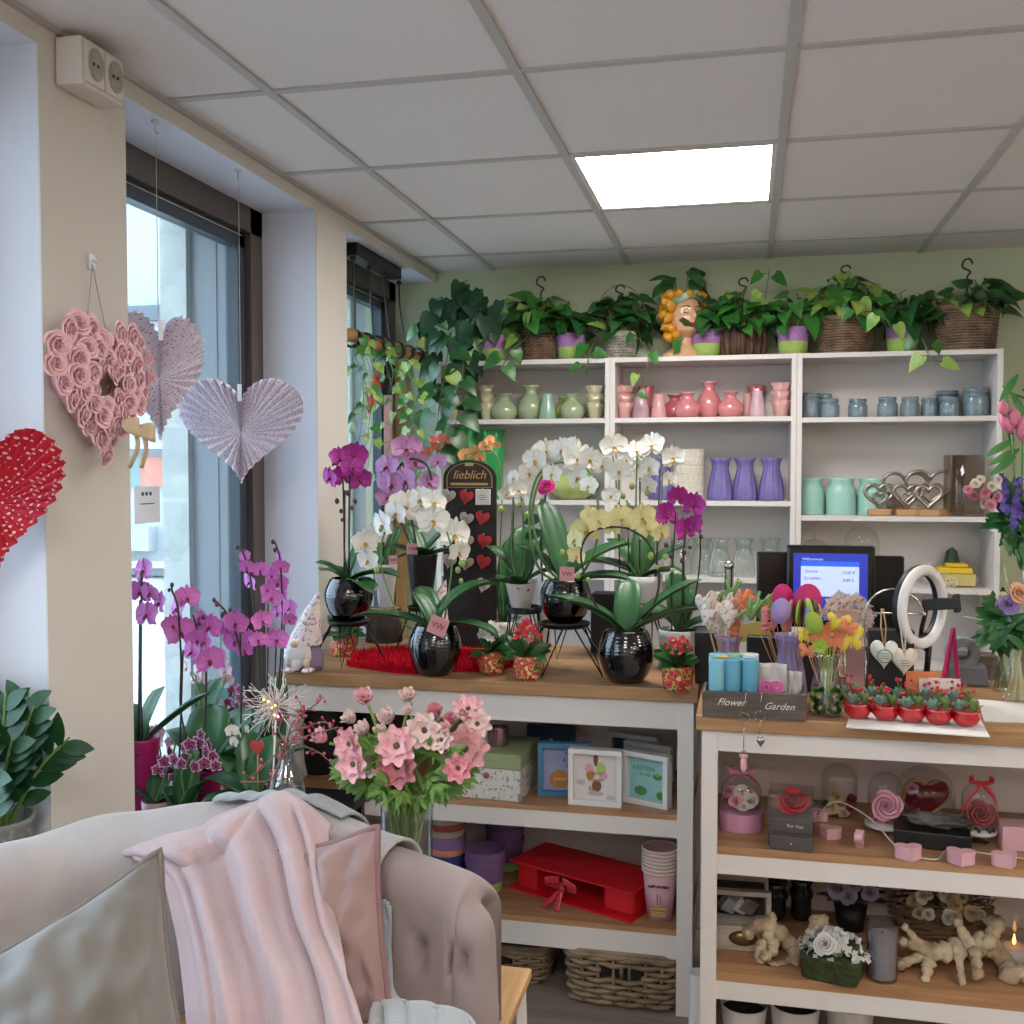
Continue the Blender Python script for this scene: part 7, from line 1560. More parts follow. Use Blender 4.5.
rect_basket('grey brown wicker basket under the left counter, partly behind the sofa', 436, 549, 948, 985, 3.04, .3)
cyl('white_bucket', 'white bucket rim peeking out between the two counters', 700, 20, 972, 2.78, 0.0, 'pot_white', 'bucket')

# ================================================================ right counter, upper shelf
mat('pink_satin', '#c77c98', .4); mat('pink_box', '#c98fae', .5); mat('rose_red', '#a60f22', .5); mat('rose_pinkp', '#cf8da0', .5); mat('rose_dark', '#7a0d1c', .5); mat('cream_fl', '#bda57c', .7); mat('box_grey', '#4d4745', .4); mat('heart_pink', '#cf9fa6', .45); mat('white_sand', '#c9c3bb', .8); mat('string_white', '#c9c2b8', .5)
mat('acrylic', '#ffffff', .1); MATS['acrylic'] = MATS['glass']
RR = rose_mesh('rose_red', 'rose_red'); RP2 = rose_mesh('rose_pinkp', 'rose_pinkp'); RD = rose_mesh('rose_dark', 'rose_dark'); RC = rose_mesh('rose_creamp', 'cream_fl'); RWh = rose_mesh('rose_whitep', 'white_sand')
def P1(x, y): return atz(x, y, T1)
c = P1(741, 832); k = mpp(741, c.y+.07); r = 22.5*k; Yg = c.y+r*.8
t = thing('rose_gift_box', 'round pink hat box with white and pink roses under clear dome and pink bow', 'gift box', (at(741, 820, Yg).x, Yg, T1))
hB = at(741, 809, Yg).z-T1; mb = MB(); mb.lathe([(.001, 0), (r, 0), (r, hB), (.001, hB)], n=40, cap=None); mb.build('box', 'pink_box', t, ang=.6)
mb = MB(); mb.lathe([(r*.93, hB+.001), (r*.93, hB+.045)]+[(r*.93*math.cos(a), hB+.045+.05*math.sin(a)) for a in [i*PI/14 for i in range(1, 7)]]+[(.001, hB+.096)], n=32, cap=None); mb.build('clear_dome', 'glass', t)
for dx, dy, dz, me, s in ((-.012, -.03, .028, RP2, .045), (.024, -.025, .03, RWh, .045), (.0, -.005, .045, RWh, .045), (.02, .015, .035, RP2, .04), (-.03, .01, .04, RP2, .04), (.005, -.04, .018, RWh, .03)): inst(me, 'rose', t, (dx, dy, hB+dz), (-.7, rnd(-1, 1), rnd(-.5, .5)), s)
for nm, pts in (('ribbon', [(-r*.99, -.01, hB*.2), (-r*.98, -.01, hB), (-r*.6, -.01, hB+.075), (0, 0, hB+.1)]), ('ribbon', [(0, 0, hB+.1), (r*.6, .01, hB+.07), (r*.97, .01, hB)])):
    sp = spline(pts, 8); mb = MB(); mb.grid(lambda u, v: sp[round(v*(len(sp)-1))]+V((0, (u-.5)*.026, 0)), 1, len(sp)-1); mb.build(nm, 'pink_satin', t, solid=.001)
for s in (-1, 1): mb = MB(); mb.grid(lambda u, v: V((s*.035*math.sin(PI*v*.8), -.01-.01*math.sin(PI*v), hB+.1+.018*v+.018*(u-.5)*math.sin(PI*v+.3))), 2, 8); mb.build('ribbon_loop', 'pink_satin', t, solid=.001)
# drawer box with rose
c = P1(795, 848); t = thing('jewellery_box', 'grey jewellery box with open drawer and red rose under clear cover', 'box', (at(795, 840, c.y+.05).x-.01, c.y+.055, T1), -.08); w = .108
mb = MB(); mb.box((0, 0, .034), (w, .1, .068)); mb.build('case', 'box_grey', t, smooth=False, bevel=.001); mb = MB(); mb.box((.004, -.066, .02), (w*.95, .04, .034)); dr = mb.build('drawer', 'box_grey', t, smooth=False, bevel=.001)
mb = MB(); mb.ell((.004, -.087, .02), .004, 8, 6); mb.build('knob', 'steel', dr)
mb = MB(); [mb.bx(a, b, c_, d, .068, .13) for a, b, c_, d in ((-w/2, w/2, -.05, -.049), (-w/2, w/2, .049, .05), (-w/2, -w/2+.001, -.05, .05), (w/2-.001, w/2, -.05, .05))]; mb.bx(-w/2, w/2, -.05, .05, .13, .131); mb.build('clear_cover', 'glass', t, smooth=False)
inst(RR, 'rose', t, (.005, -.02, .1), (-.9, 0, 0), .085); text('For You', .012, 'white_print', t, (.012, -.0505, .053))
# glass domes on stems
def cloche(x, ybase, wpx, ytop, label, Y, fill, stem=.05, base='white_sand', group='small glass cloches on the counter shelf', ring=None):
    k = mpp(x, Y); r = wpx*k/2; zb = T1; zc = at(x, ybase, Y).z; H = at(x, ytop, Y).z-zc
    t = thing('glass_cloche', label, 'glass cloche', (at(x, ybase, Y).x, Y, zb), group=group); z0 = zc-zb
    mb = MB(); mb.lathe([(.001, 0), (r*.6, 0), (r*.55, .006), (.005, .012), (.005, max(.014, z0-.012)), (r*.4, max(.018, z0-.006)), (.001, max(.018, z0-.004))], n=32, cap=None); mb.build('glass_foot', 'glass_green', t)
    mb = MB(); mb.lathe([(.001, z0-.004), (r, z0-.004), (r*1.02, z0+.004), (.001, z0+.005)], n=32, cap=None); mb.build('plate', base, t)
    mb = MB(); hc = H-r*.85; mb.lathe([(r*.86, z0+.006), (r*.88, z0+hc)]+[(r*.88*math.cos(a), z0+hc+r*.85*math.sin(a)) for a in [i*PI/16 for i in range(1, 8)]]+[(.001, z0+H)], n=36, cap=None); mb.build('glass_cover', 'glass', t)
    for me, dx, dz, s, ro in fill: inst(me, 'rose', t, (dx, -.01, z0+dz), (ro, 0, 0), s)
    return t, z0, r
Yc1 = 2.98
cloche(839, 818, 42, 763, 'small glass cloche with cream dried flowers and red sprigs, left one', Yc1, [(RC, -.01, .065, .05, -.2), (RC, -.02, .03, .04, -.2), (RD, .03, .06, .03, 0), (RD, .028, .035, .03, 0), (RC, .01, .02, .035, -.4)], base='bark')
cloche(885, 824, 42, 772, 'glass cloche with a single pink rose on pink pearls', 2.88, [(RP2, 0, .052, .085, -.3), (RP2, -.025, .012, .022, -.6), (RP2, .025, .012, .022, -.6), (RP2, .0, .01, .024, -.6)])
t, z0, r = cloche(978, 830, 40, 782, 'glass cloche with dark red rose on black pearls and white sand, tied with red ribbon', 2.84, [(RD, 0, .045, .075, -.4), (RD, -.022, .03, .03, -.4)])
mb = MB(); [mb.ell((.03*math.cos(a), -.03+.012*math.sin(a), z0+.01), .005, 8, 6) for a in (0, .9, 1.8, 2.7, 3.6, 4.5, 5.4)]; mb.build('black_pearls', 'black_gloss', t)
Hc_ = at(978, 782, 2.84).z-T1
for pts in ([(-r*.95, -.02, z0+.05), (-r*.6, -.03, z0+.09), (0, -.02, Hc_+.004)], [(0, -.02, Hc_+.004), (r*.7, -.03, z0+.09), (r*.95, -.02, z0+.03)]):
    sp = spline(pts, 8); mb = MB(); mb.grid(lambda u, v: sp[round(v*(len(sp)-1))]+V((0, -.004, (u-.5)*.013)), 1, len(sp)-1); mb.build('ribbon', 'ribbon_red', t, solid=.001)
for s in (-1, 1): mb = MB(); mb.grid(lambda u, v: V((s*.03*math.sin(PI*v*.8), -.03, Hc_+.004+.016*v+.012*(u-.5))), 2, 8); mb.build('ribbon_loop', 'ribbon_red', t, solid=.001)
# big heart cloche
Yh = 2.99; t, z0, r = cloche(925, 822, 70, 766, 'broad glass cloche holding a red heart wreath with golden edge, behind the pink rose', Yh, [], base='white_sand')
mb = MB(); hw_, hh_ = 46*mpp(925, Yh), 42*mpp(925, Yh); mb.T = Matrix.Translation((0, -.01, z0+.01+hh_*.55)); mb.prism(heart(28, hw_, hh_), .025); mb.build('red_heart', 'rose_dark', t, smooth=False, bevel=.004)
mb = MB(); mb.tube([(x, -.026, z0+.01+hh_*.55+z) for x, z in heart(28, hw_*1.05, hh_*1.05)], .004, 6, closed=True); mb.build('golden_edge', 'gold_print', t)
inst(RP2, 'rose', t, (-.04, -.03, z0+.1), (0, 0, 0), .035)
for k_ in range(6): inst(RD, 'rose', t, (rnd(-.05, .05), -.028, z0+rnd(.05, .11)), (0, rnd(0, 3), 0), .035)
o = MB().box((0, 0, -.006), (.18, .12, .042)).build('black_box', 'black_matte', smooth=False, bevel=.003); c = P1(927, 852); o.location = (at(932, 850, c.y+.06).x, c.y+.075, T1+.028); o.rotation_euler = (0, 0, -.12); tag(o, 'flat matt black box in front of the broad heart cloche', 'box')
# driftwood / bark pieces
mat('bark_grey', '#6a625c', .9, col2='#4a4440', scale=20, bump=.8, bscale=25)
for x, y, w_, l, Y in ((808, 812, .055, 'grey bark piece behind the jewellery box', 2.98), (930, 818, .075, 'grey bark piece lying on the flat black box', 2.93)):
    zb = T1 if x < 900 else T1+.043; mb = MB(); mb.ell((0, 0, 0), (w_, .035, .018), 24, 14, bumpy=.6, bs=3); o = mb.build('bark_piece', 'bark_grey'); o.location = (at(x, y, Y).x, Y if x < 900 else o.location.y, zb+.016)
    if x > 900: o.location = (at(932, 850, c.y+.06).x+.02, c.y+.08, zb+.014)
    tag(o, l, 'bark')
# small pink heart boxes
hm = {}
def hbox(x, y, w_, label, rz=0, up=False):
    c = P1(x, y); k = mpp(x, c.y); w = w_*k; t = thing('heart_box', label, 'box', (c.x, c.y+w*.4, T1+(.0 if not up else w*.45)), rz, 'small pink heart shaped boxes')
    mb = MB(); T = Matrix.Rotation(-PI/2, 4, 'X') @ Matrix.Scale(1, 4); 
    if up: mb.prism(heart(28, w, w*.95), w*.45); body = mb.build('box_body', 'heart_pink', t, smooth=False, bevel=.001)
    else:
        mb.prism(heart(28, w, w*.8), w*.36, Matrix.Translation((0, 0, w*.18)) @ Matrix.Rotation(PI/2, 4, 'X')); mb.build('box_body', 'heart_pink', t, smooth=False, bevel=.001)
        mb = MB(); mb.prism(heart(28, w*1.03, w*.83), w*.14, Matrix.Translation((0, 0, w*.43)) @ Matrix.Rotation(PI/2, 4, 'X')); mb.build('lid', 'heart_pink', t, smooth=False, bevel=.001)
for a in ((830, 841, 24, 'pink heart box right of the jewellery drawer', 2.8), (911, 863, 29, 'pink heart box in the middle of the front edge', 3.3), (963, 868, 30, 'pink heart box second from the right along the shelf edge', 3.0), (1009, 870, 29, 'pink heart box at the right end of the shelf edge', 3.5)): hbox(*a)
hbox(860, 850, 20, 'pink heart box standing upright on its side', 1.35, True)
hbox(818, 822, 22, 'pink heart box at the back beside the grey bark', .1)
o = MB().box((0, 0, .03), (.09, .07, .06)).build('pink_carton', 'heart_pink', smooth=False, bevel=.002); c = P1(1018, 852); o.location = (c.x+.01, c.y+.04, T1); tag(o, 'square pink carton behind the rightmost heart box', 'box')
mb = MB(); sp = spline([P1(x, y)+V((0, 0, .006+dz)) for x, y, dz in ((815, 822, 0), (835, 826, .06), (870, 838, .045), (900, 852, .0), (935, 862, 0), (950, 852, 0), (1000, 858, 0), (1030, 862, 0))], 8)
mb = MB(); mb.tube(sp, .0018, 5); o = mb.build('light_string_cord', 'string_white'); tag(o, 'thin white cord running between the pink heart boxes', 'cord')

# ================================================================ right counter, lower shelf
def P2(x, y): return atz(x, y, T2)
mat('root_wood', '#bba88b', .75, col2='#7d6448', scale=18, lo=.45, hi=.75, bump=.5, bscale=30); mat('whitewash', '#a89e94', .7, col2='#8f857b', scale=10, stretch=(1, 8, 8)); mat('moss', '#3c4622', .95, col2='#283015', scale=40, bump=1, bscale=70); mat('dark_glass', '#1a1c22', .12, coat=.6); mat('brass', '#6a5a3c', .3, metal=.8)
mat('wax_grey', '#a5a3a4', .6); mat('wax_white', '#c2b6ac', .6); mat('dried', '#8d6f52', .9); mat('dried_pink', '#b08f84', .85); mat('dried_green', '#5f6044', .9); mat('hydr_white', '#b9b9b4', .8)
glassmat('glass_dark', '#eeeef2', .98, .4)
mat('flame', '#ffb347', .5, emit=8, emitcol='#ffb14a')
# tray box left
a = P2(718, 952); t = thing('shadow_box', 'white washed wooden box with glazed compartment and a brass knob front', 'box', (at(742, 930, a.y+.1).x-.005, a.y+.08, T2), .05); w = .155; hh_ = at(740, 896, a.y).z-T2
mb = MB(); mb.bx(-w/2, w/2, -.06, .09, 0, hh_*.42); mb.build('base', 'whitewash', t, smooth=False, bevel=.002)
mb = MB(); [mb.bx(*q_) for q_ in ((-w/2, -w/2+.012, -.05, -.03, hh_*.42, hh_), (w/2-.012, w/2, -.05, -.03, hh_*.42, hh_), (-w/2+.012, w/2-.012, -.05, -.03, hh_-.012, hh_), (-w/2, w/2, .06, .07, hh_*.42, hh_))]; mb.build('window_frame', 'whitewash', t, smooth=False)
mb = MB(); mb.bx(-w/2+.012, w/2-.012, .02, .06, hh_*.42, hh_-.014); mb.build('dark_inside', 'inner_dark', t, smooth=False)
for dx, m_ in ((-.03, 'facade_grey'), (.02, 'bark_grey'), (.0, 'whitewash')): mb = MB(); mb.box((dx, -.005, hh_*.68), (.04, .03, .04), R=Euler((.3, .5, .4)).to_matrix()); mb.build('small_block', m_, t, smooth=False)
mb = MB(); mb.ell((.005, -.06, hh_*.22), (.038, .012, .02), 20, 10); mb.build('brass_bowl', 'brass', t)
for x, w_, yt, l, Y in ((783, 30, 882, 'dark smoked glass vase at the back of the lower shelf, left', 3.03), (811, 26, 880, 'dark smoked glass vase at the back of the lower shelf, right', 3.04)):
    o = vase('dark_vase', 'deep', x, 0, w_, yt, 'dark_glass', l, 'dark vases behind the twisted root', Y, T2)
# twisted roots
def root(label, px, seed, thick):
    """px: list of branches, each list of (x, y, dy, r_px)"""
    t = None; mb = MB()
    Y0 = P2(px[0][0][0], 985).y if 0 else 2.78
    o3 = None
    for br in px:
        pts = [at(x, y, Y0+dy) for x, y, dy, r in br]; k = mpp(br[0][0], Y0); rs = [r*k for *_, r in br]
        sp = spline(pts, 6); n = len(sp); rr = []
        for i in range(n):
            f = i/(n-1)*(len(rs)-1); j = min(int(f), len(rs)-2); rr.append((rs[j]*(1-f+j)+rs[j+1]*(f-j))*(1+.22*math.sin(i*1.9+seed)+.1*math.sin(i*4.1)))
        mb.tube(sp, rr, 12); mb.ell(sp[-1], rr[-1]*1.25, 10, 7, bumpy=.5, bs=2); mb.ell(sp[0], rr[0]*1.1, 10, 7, bumpy=.4)
        for q in range(2, n-2, 7): mb.ell(sp[q]+V((rnd(-1, 1), -1, rnd(-.5, 1))).normalized()*rr[q]*.8, rr[q]*.6, 8, 6, bumpy=.4)
    zmin = min(v[2] for v in mb.v); dz = T2-zmin+.0
    mb.v = [(x, y, max(z+max(0, min(dz, .02)), T2+.0005)) for x, y, z in mb.v]
    c = V((sum(v[0] for v in mb.v)/len(mb.v), Y0, T2)); mb.v = [(v[0]-c.x, v[1]-c.y, v[2]-c.z) for v in mb.v]
    o = mb.build('twisted_root', 'root_wood'); o.location = c; tag(o, label, 'root', 'pale twisted root pieces')
root('pale twisted root piece left of the moss pot with white flowers', [[(748, 940, 0, 5), (765, 932, 0, 8), (785, 945, .02, 8), (798, 960, .03, 7), (820, 930, .08, 8)], [(772, 925, .01, 4), (768, 938, 0, 7), (774, 955, -.02, 6), (764, 965, -.04, 5)], [(795, 955, .02, 7), (792, 968, -.01, 6), (778, 974, -.04, 5), (770, 976, -.05, 5)], [(764, 952, 0, 6), (758, 962, -.02, 4), (762, 975, -.05, 4)], [(795, 960, 0, 6), (796, 976, -.04, 4)]], 1, 6)
root('pale twisted root piece lying right of the grey pillar candle', [[(903, 950, 0, 4), (922, 955, 0, 7), (940, 960, 0, 10), (962, 955, .03, 11), (985, 952, .05, 12), (1005, 970, .03, 9), (1010, 985, -.01, 8)], [(905, 935, .02, 3), (918, 950, 0, 5), (930, 962, 0, 8), (928, 975, -.02, 6), (924, 992, -.06, 4)], [(900, 972, -.02, 5), (915, 966, 0, 5), (935, 960, 0, 7)], [(958, 958, 0, 6), (960, 975, -.03, 4), (962, 990, -.06, 4)], [(975, 962, 0, 6), (978, 982, -.04, 5)], [(965, 945, .04, 6), (958, 930, .05, 4)], [(990, 950, .05, 7), (995, 932, .07, 8)]], 2, 6)
root('end of another pale root piece at the right frame edge before the candle', [[(1012, 985, -.02, 5), (1030, 978, -.01, 8), (1050, 975, 0, 8)], [(1020, 975, 0, 3), (1028, 988, -.03, 5)]], 3, 6)
# moss pot with white hydrangea
c = P2(832, 984); Ym = c.y+.05; t = thing('moss_planter', 'square moss covered planter with white artificial roses and hydrangea', 'planter', (at(832, 960, Ym).x, Ym, T2), -.25); zt = at(832, 952, Ym).z-T2
mb = MB(); mb.grid(lambda u, v: (lambda a: V(((.068+.006*v)*math.copysign(abs(math.cos(a))**.35, math.cos(a)), (.05+.005*v)*math.copysign(abs(math.sin(a))**.35, math.sin(a)), v*zt*(1+.0)))*(1+.05*noise.noise(V((a*3, v*6, 0)))))(2*PI*u), 64, 12, cu=True, cap=True); mb.build('moss_pot', 'moss', t)
FW = floret('hydr_white'); rg = random.Random(8)
for k_ in range(95):
    a = rg.uniform(0, 6.28); e = rg.uniform(-.1, 1.5); inst(FW, 'hydrangea_floret', t, (.085*math.cos(a)*math.cos(e), .05*math.sin(a)*math.cos(e), zt+.055*math.sin(e)), (rg.uniform(-1.3, 0), rg.uniform(-1, 1), math.cos(a)), rg.uniform(.016, .027))
inst(RWh, 'rose', t, (-.01, -.045, zt+.035), (-.5, 0, 0), .06)
mb = MB(); [oval_leaf(mb, (0, 0, zt), (math.cos(k_)*1, math.sin(k_)*.7, .4), (0, 0, 1), .09, .03) for k_ in range(9)]; mb.build('leaf_ring', 'dried_green', t)
# grey candle in tall smoked glass
c = P2(882, 986); Yg = c.y+.045; k = mpp(882, Yg); r = 16.5*k; t = thing('candle_glass', 'tall grey glass holding a grey pillar candle beside the moss planter', 'candle holder', (at(882, 950, Yg).x, Yg, T2)); zt = at(882, 921, Yg).z-T2
mb = MB(); mb.lathe([(.001, 0), (r, 0), (r, zt), (r*.95, zt), (r*.94, .006), (.001, .006)], n=40, cap=None); mb.build('glass', 'glass_dark', t, ang=.6)
mb = MB(); mb.lathe([(.001, .007), (r*.88, .007), (r*.88, zt*.78), (r*.5, zt*.8), (.001, zt*.77)], n=36, cap=None); ca_ = mb.build('pillar_candle', 'wax_grey', t, ang=.6); mb = MB(); mb.tube([(0, 0, zt*.77), (.001, 0, zt*.83)], .0012, 5); mb.build('wick', 'ink_dark', ca_)
# lit candle at right
Yl = 2.86; x = 1014; k = mpp(x, Yl); r = 19*k; t = thing('lit_candle', 'lit white pillar candle in a clear glass cylinder at the right edge', 'candle', (at(x, 950, Yl).x, Yl, T2)); zt = at(x, 920, Yl).z-T2; zw = at(x, 945, Yl).z-T2
mb = MB(); mb.lathe([(.001, 0), (r, 0), (r, zt), (r*.96, zt), (r*.95, .005), (.001, .005)], n=36, cap=None); mb.build('glass', 'glass', t, ang=.6)
mb = MB(); mb.lathe([(.001, .006), (r*.85, .006), (r*.85, zw), (r*.5, zw-.004), (.001, zw-.006)], n=36, cap=None); mb.build('pillar_candle', 'wax_white', t)
mb = MB(); mb.lathe([(.001, 0), (.004, .004), (.0045, .009), (.002, .02), (.001, .026)], n=12, cap=None); o = mb.build('flame', 'flame', t); o.location = (0, 0, zw+.002)
# dried bouquet in nest
Yd = 3.0; t = thing('dried_flower_nest', 'dried flower arrangement in a twig nest behind the twisted root', 'dried flowers', (at(940, 950, Yd).x, Yd, T2)); mb = MB(); rg = random.Random(15)
for k_ in range(150):
    a = rg.uniform(0, 6.28); z = rg.uniform(.01, .1); r0 = .1+.02*math.sin(z*20); a2 = a+rg.uniform(.6, 1.6); mb.tube([(r0*math.cos(a), r0*.6*math.sin(a), z), (r0*1.15*math.cos((a+a2)/2), r0*.7*math.sin((a+a2)/2), z+rg.uniform(-.01, .02)), (r0*math.cos(a2), r0*.6*math.sin(a2), z+rg.uniform(-.02, .02))], .0018, 4)
mb.lathe([(.001, .002), (.085, .002), (.09, .09), (.001, .08)], n=20, sy=.6, cap=None); mb.build('twig_nest', 'dried', t)
for k_ in range(22):
    a = rg.uniform(0, 6.28); e = rg.uniform(.2, 1.4); me = rg.choice([RC, RWh, RC]); inst(me, 'dried_bloom', t, (.09*math.cos(a)*math.cos(e), .05*math.sin(a)*math.cos(e)-.05, .07+.075*math.sin(e)), (rg.uniform(-1, 0), rg.uniform(-1, 1), 0), rg.uniform(.03, .05))
mb = MB(); [mb.tube([(0, 0, .08), V((math.cos(k_*.7)*.13*rg.uniform(.6, 1), -.02, .1+.11*rg.random()))], .0012, 4) for k_ in range(40)]; mb.build('dried_grass', 'dried_green', t)
t = thing('violet_posy', 'small posy of greyish violet flowers and dark leaves behind the moss planter', 'flowers', (at(850, 950, 3.0).x, 3.0, T2)); mb = MB(); mb.lathe([(.001, 0), (.035, 0), (.045, .07), (.001, .06)], n=20, cap=None); mb.build('pot', 'black_matte', t)
mb = MB(); [oval_leaf(mb, (0, 0, .07), (math.cos(k_), math.sin(k_)*.5-.3, .5), (0, 0, 1), .1, .045) for k_ in range(9)]; mb.build('leaves', 'leaf_bluish', t)
mat('lav', '#8f8296', .7); RL = rose_mesh('rose_lav', 'lav'); [inst(RL, 'bloom', t, (dx, -.03, dz), (-.3, dx*9, 0), s) for dx, dz, s in ((-.04, .12, .06), (.0, .14, .06), (.045, .115, .05), (-.01, .1, .05))]
# white buckets on the floor
for x, w_, l in ((744, 50, 'white bucket on the floor under the right counter, left one'), (795, 54, 'white bucket on the floor under the right counter, second one'), (850, 52, 'white bucket on the floor under the right counter, third one')):
    k = mpp(x, 2.78); r = w_*k/2; h = at(x, 1010, 2.78).z; t = thing('bucket', l, 'bucket', (at(x, 1000, 2.82).x, 2.82, 0), group='white buckets under the right counter')
    mb = MB(); mb.lathe([(.001, 0), (r*.75, 0), (r, h), (r*.95, h), (r*.72, .01), (.001, .01)], n=36, cap=None); mb.build('body', 'pot_white', t, ang=.6); mb = MB(); mb.lathe([(.001, h*.86), (r*.92, h*.86)], n=28, cap=None); mb.build('soil', 'soil', t)
# ================================================================ foreground: side table, vase of anemones, sofa and textiles
ZTb = .50
far = atz(532, 968, ZTb)
t = thing('side_table', 'low bamboo topped table with white legs beside the sofa arm', 'table', (far.x-.36, far.y-.17, 0))
mb = MB(); mb.bx(-.36, .36, -.19, .17, ZTb-.022, ZTb); mb.build('tabletop', 'bamboo', t, smooth=False, bevel=.004)
for sx in (-1, 1):
    for sy in (-.17, .14): mb = MB(); mb.tube([(sx*.335, sy, ZTb-.022), (sx*.35, sy, 0)], .018, 4); mb.build('leg', 'white_paint', t, smooth=False)
TB = t.location
# anemones
mat('anem_pink', '#dc97a2', .6, col2='#e6b9b8', scale=9); mat('anem_deep', '#cd7583', .6, col2='#da979d', scale=9); mat('anem_pale', '#e3cfc6', .6, col2='#e0bcb8', scale=7); mat('anem_centre', '#5a4a34', .8); mat('anem_green', '#527a32', .55, col2='#6f9540', scale=30); mat('anem_stem', '#77904a', .5)
def anem(name, m, tilt, n=8):
    mb = MB()
    for k in range(n): petal(mb, Ry(k*2*PI/n+.2) @ Matrix.Rotation(tilt+(.12 if k % 2 else 0), 4, 'X'), .52, .42, .2, tip=.82, nv=6, nu=6, base=.35, wave=.008)
    for k in range(5): petal(mb, Matrix.Translation((0, -.02, 0)) @ Ry(k*2*PI/5+.5) @ Matrix.Rotation(tilt+.42, 4, 'X'), .36, .32, .25, tip=.82, nv=6, nu=6, base=.35)
    mb.ell((0, -.05, 0), (.085, .05, .085), 12, 6, 1, bumpy=.4, bs=9)
    for k in range(14): a = k*2*PI/14; mb.ell((.115*math.cos(a), -.05, .115*math.sin(a)), .014, 5, 4, 1)
    return proto(mb, name, [m, 'anem_centre'])
AN = {(c, o): anem('anemone_%s_%s' % (c, o), 'anem_'+c, {'open': .25, 'cup': .95}[o]) for c in ('pink', 'deep', 'pale') for o in ('open', 'cup')}
Yv = 2.14; cv = at(407, 806, Yv); k = mpp(407, Yv)
t = thing('flower_vase', 'clear glass cylinder vase with a full bunch of pink anemones', 'flowers', (cv.x, Yv, ZTb)); L0 = V(t.location); hv = cv.z-ZTb; r = 26.5*k
mb = MB(); mb.lathe([(.001, 0), (r*.8, 0), (r*.84, .01), (r, hv), (r*.96, hv), (r*.8, .016), (.001, .016)], n=48, cap=None); mb.build('glass_vase', 'glass_green', t, ang=.7)
fl = [(365, 702, 34, 'pink', 'cup', .1), (409, 700, 30, 'pale', 'cup', 0), (409, 713, 20, 'pale', 'cup', .2), (355, 722, 30, 'pale', 'cup', -.8), (390, 722, 34, 'pale', 'cup', 0), (425, 730, 40, 'pale', 'open', 0), (437, 715, 30, 'deep', 'cup', .3), (450, 722, 24, 'deep', 'cup', .4), (468, 710, 34, 'pink', 'open', .2), (477, 724, 32, 'pale', 'open', .3),
      (326, 741, 32, 'pink', 'cup', -.9), (350, 744, 36, 'pink', 'open', -.3), (354, 764, 38, 'pink', 'open', -.2), (374, 762, 32, 'pale', 'open', 0), (397, 746, 44, 'pink', 'open', 0), (398, 766, 46, 'deep', 'open', 0), (465, 748, 52, 'pink', 'open', .2), (451, 755, 32, 'pink', 'open', .1), (458, 768, 32, 'deep', 'open', .3), (442, 740, 28, 'pale', 'open', 0), (367, 733, 30, 'pale', 'cup', -.3), (447, 731, 24, 'pink', 'cup', .1), (382, 735, 26, 'pale', 'cup', 0)]
rg = random.Random(20)
for x, y, s, c, o, yaw in fl:
    Y = Yv-rg.uniform(.03, .14)+(.08 if y < 725 else 0); p = at(x, y, Y)-L0
    pitch = (.9 if o == 'cup' else .15)-(.0); pitch = -.75 if o == 'cup' else rg.uniform(-.35, .1)
    if (x, y) == (468, 710): pitch = -.9
    inst(AN[(c, o)], 'anemone', t, p, (pitch, rg.uniform(-.4, .4), yaw), s*mpp(x, Y)*.98)
    b = V((rg.uniform(-.65, .65)*r, rg.uniform(-.6, .6)*r, .02)); m_ = V((-b.x*1.1, -b.y*.9, hv)); mb = MB(); mb.tube(spline([b, m_, p.lerp(m_, .35)+V((0, .01, .02)), p+V((0, .02, -.01))], 6), .0034, 6); mb.build('stem', 'anem_stem', t)
mb = MB()
for q in range(230):
    a = rg.uniform(0, 6.28); rr = rg.uniform(.2, 1)**.5; c0 = at(405+62*rr*math.cos(a), 768+30*rr*math.sin(a), Yv-rg.uniform(-.07, .1))
    d0 = V((math.cos(a)+rg.uniform(-.5, .5), rg.uniform(-.8, .2), -.4*math.sin(a)+rg.uniform(-.4, .5)))
    for j in range(5):
        d = d0+V((rg.uniform(-.8, .8), rg.uniform(-.4, .4), rg.uniform(-.7, .7))); l = rg.uniform(.022, .04); oval_leaf(mb, c0, d, (0, -1, .4), l, l*.26, n=3, fold=.1)
mb.build('foliage', 'anem_green', t, world=True)
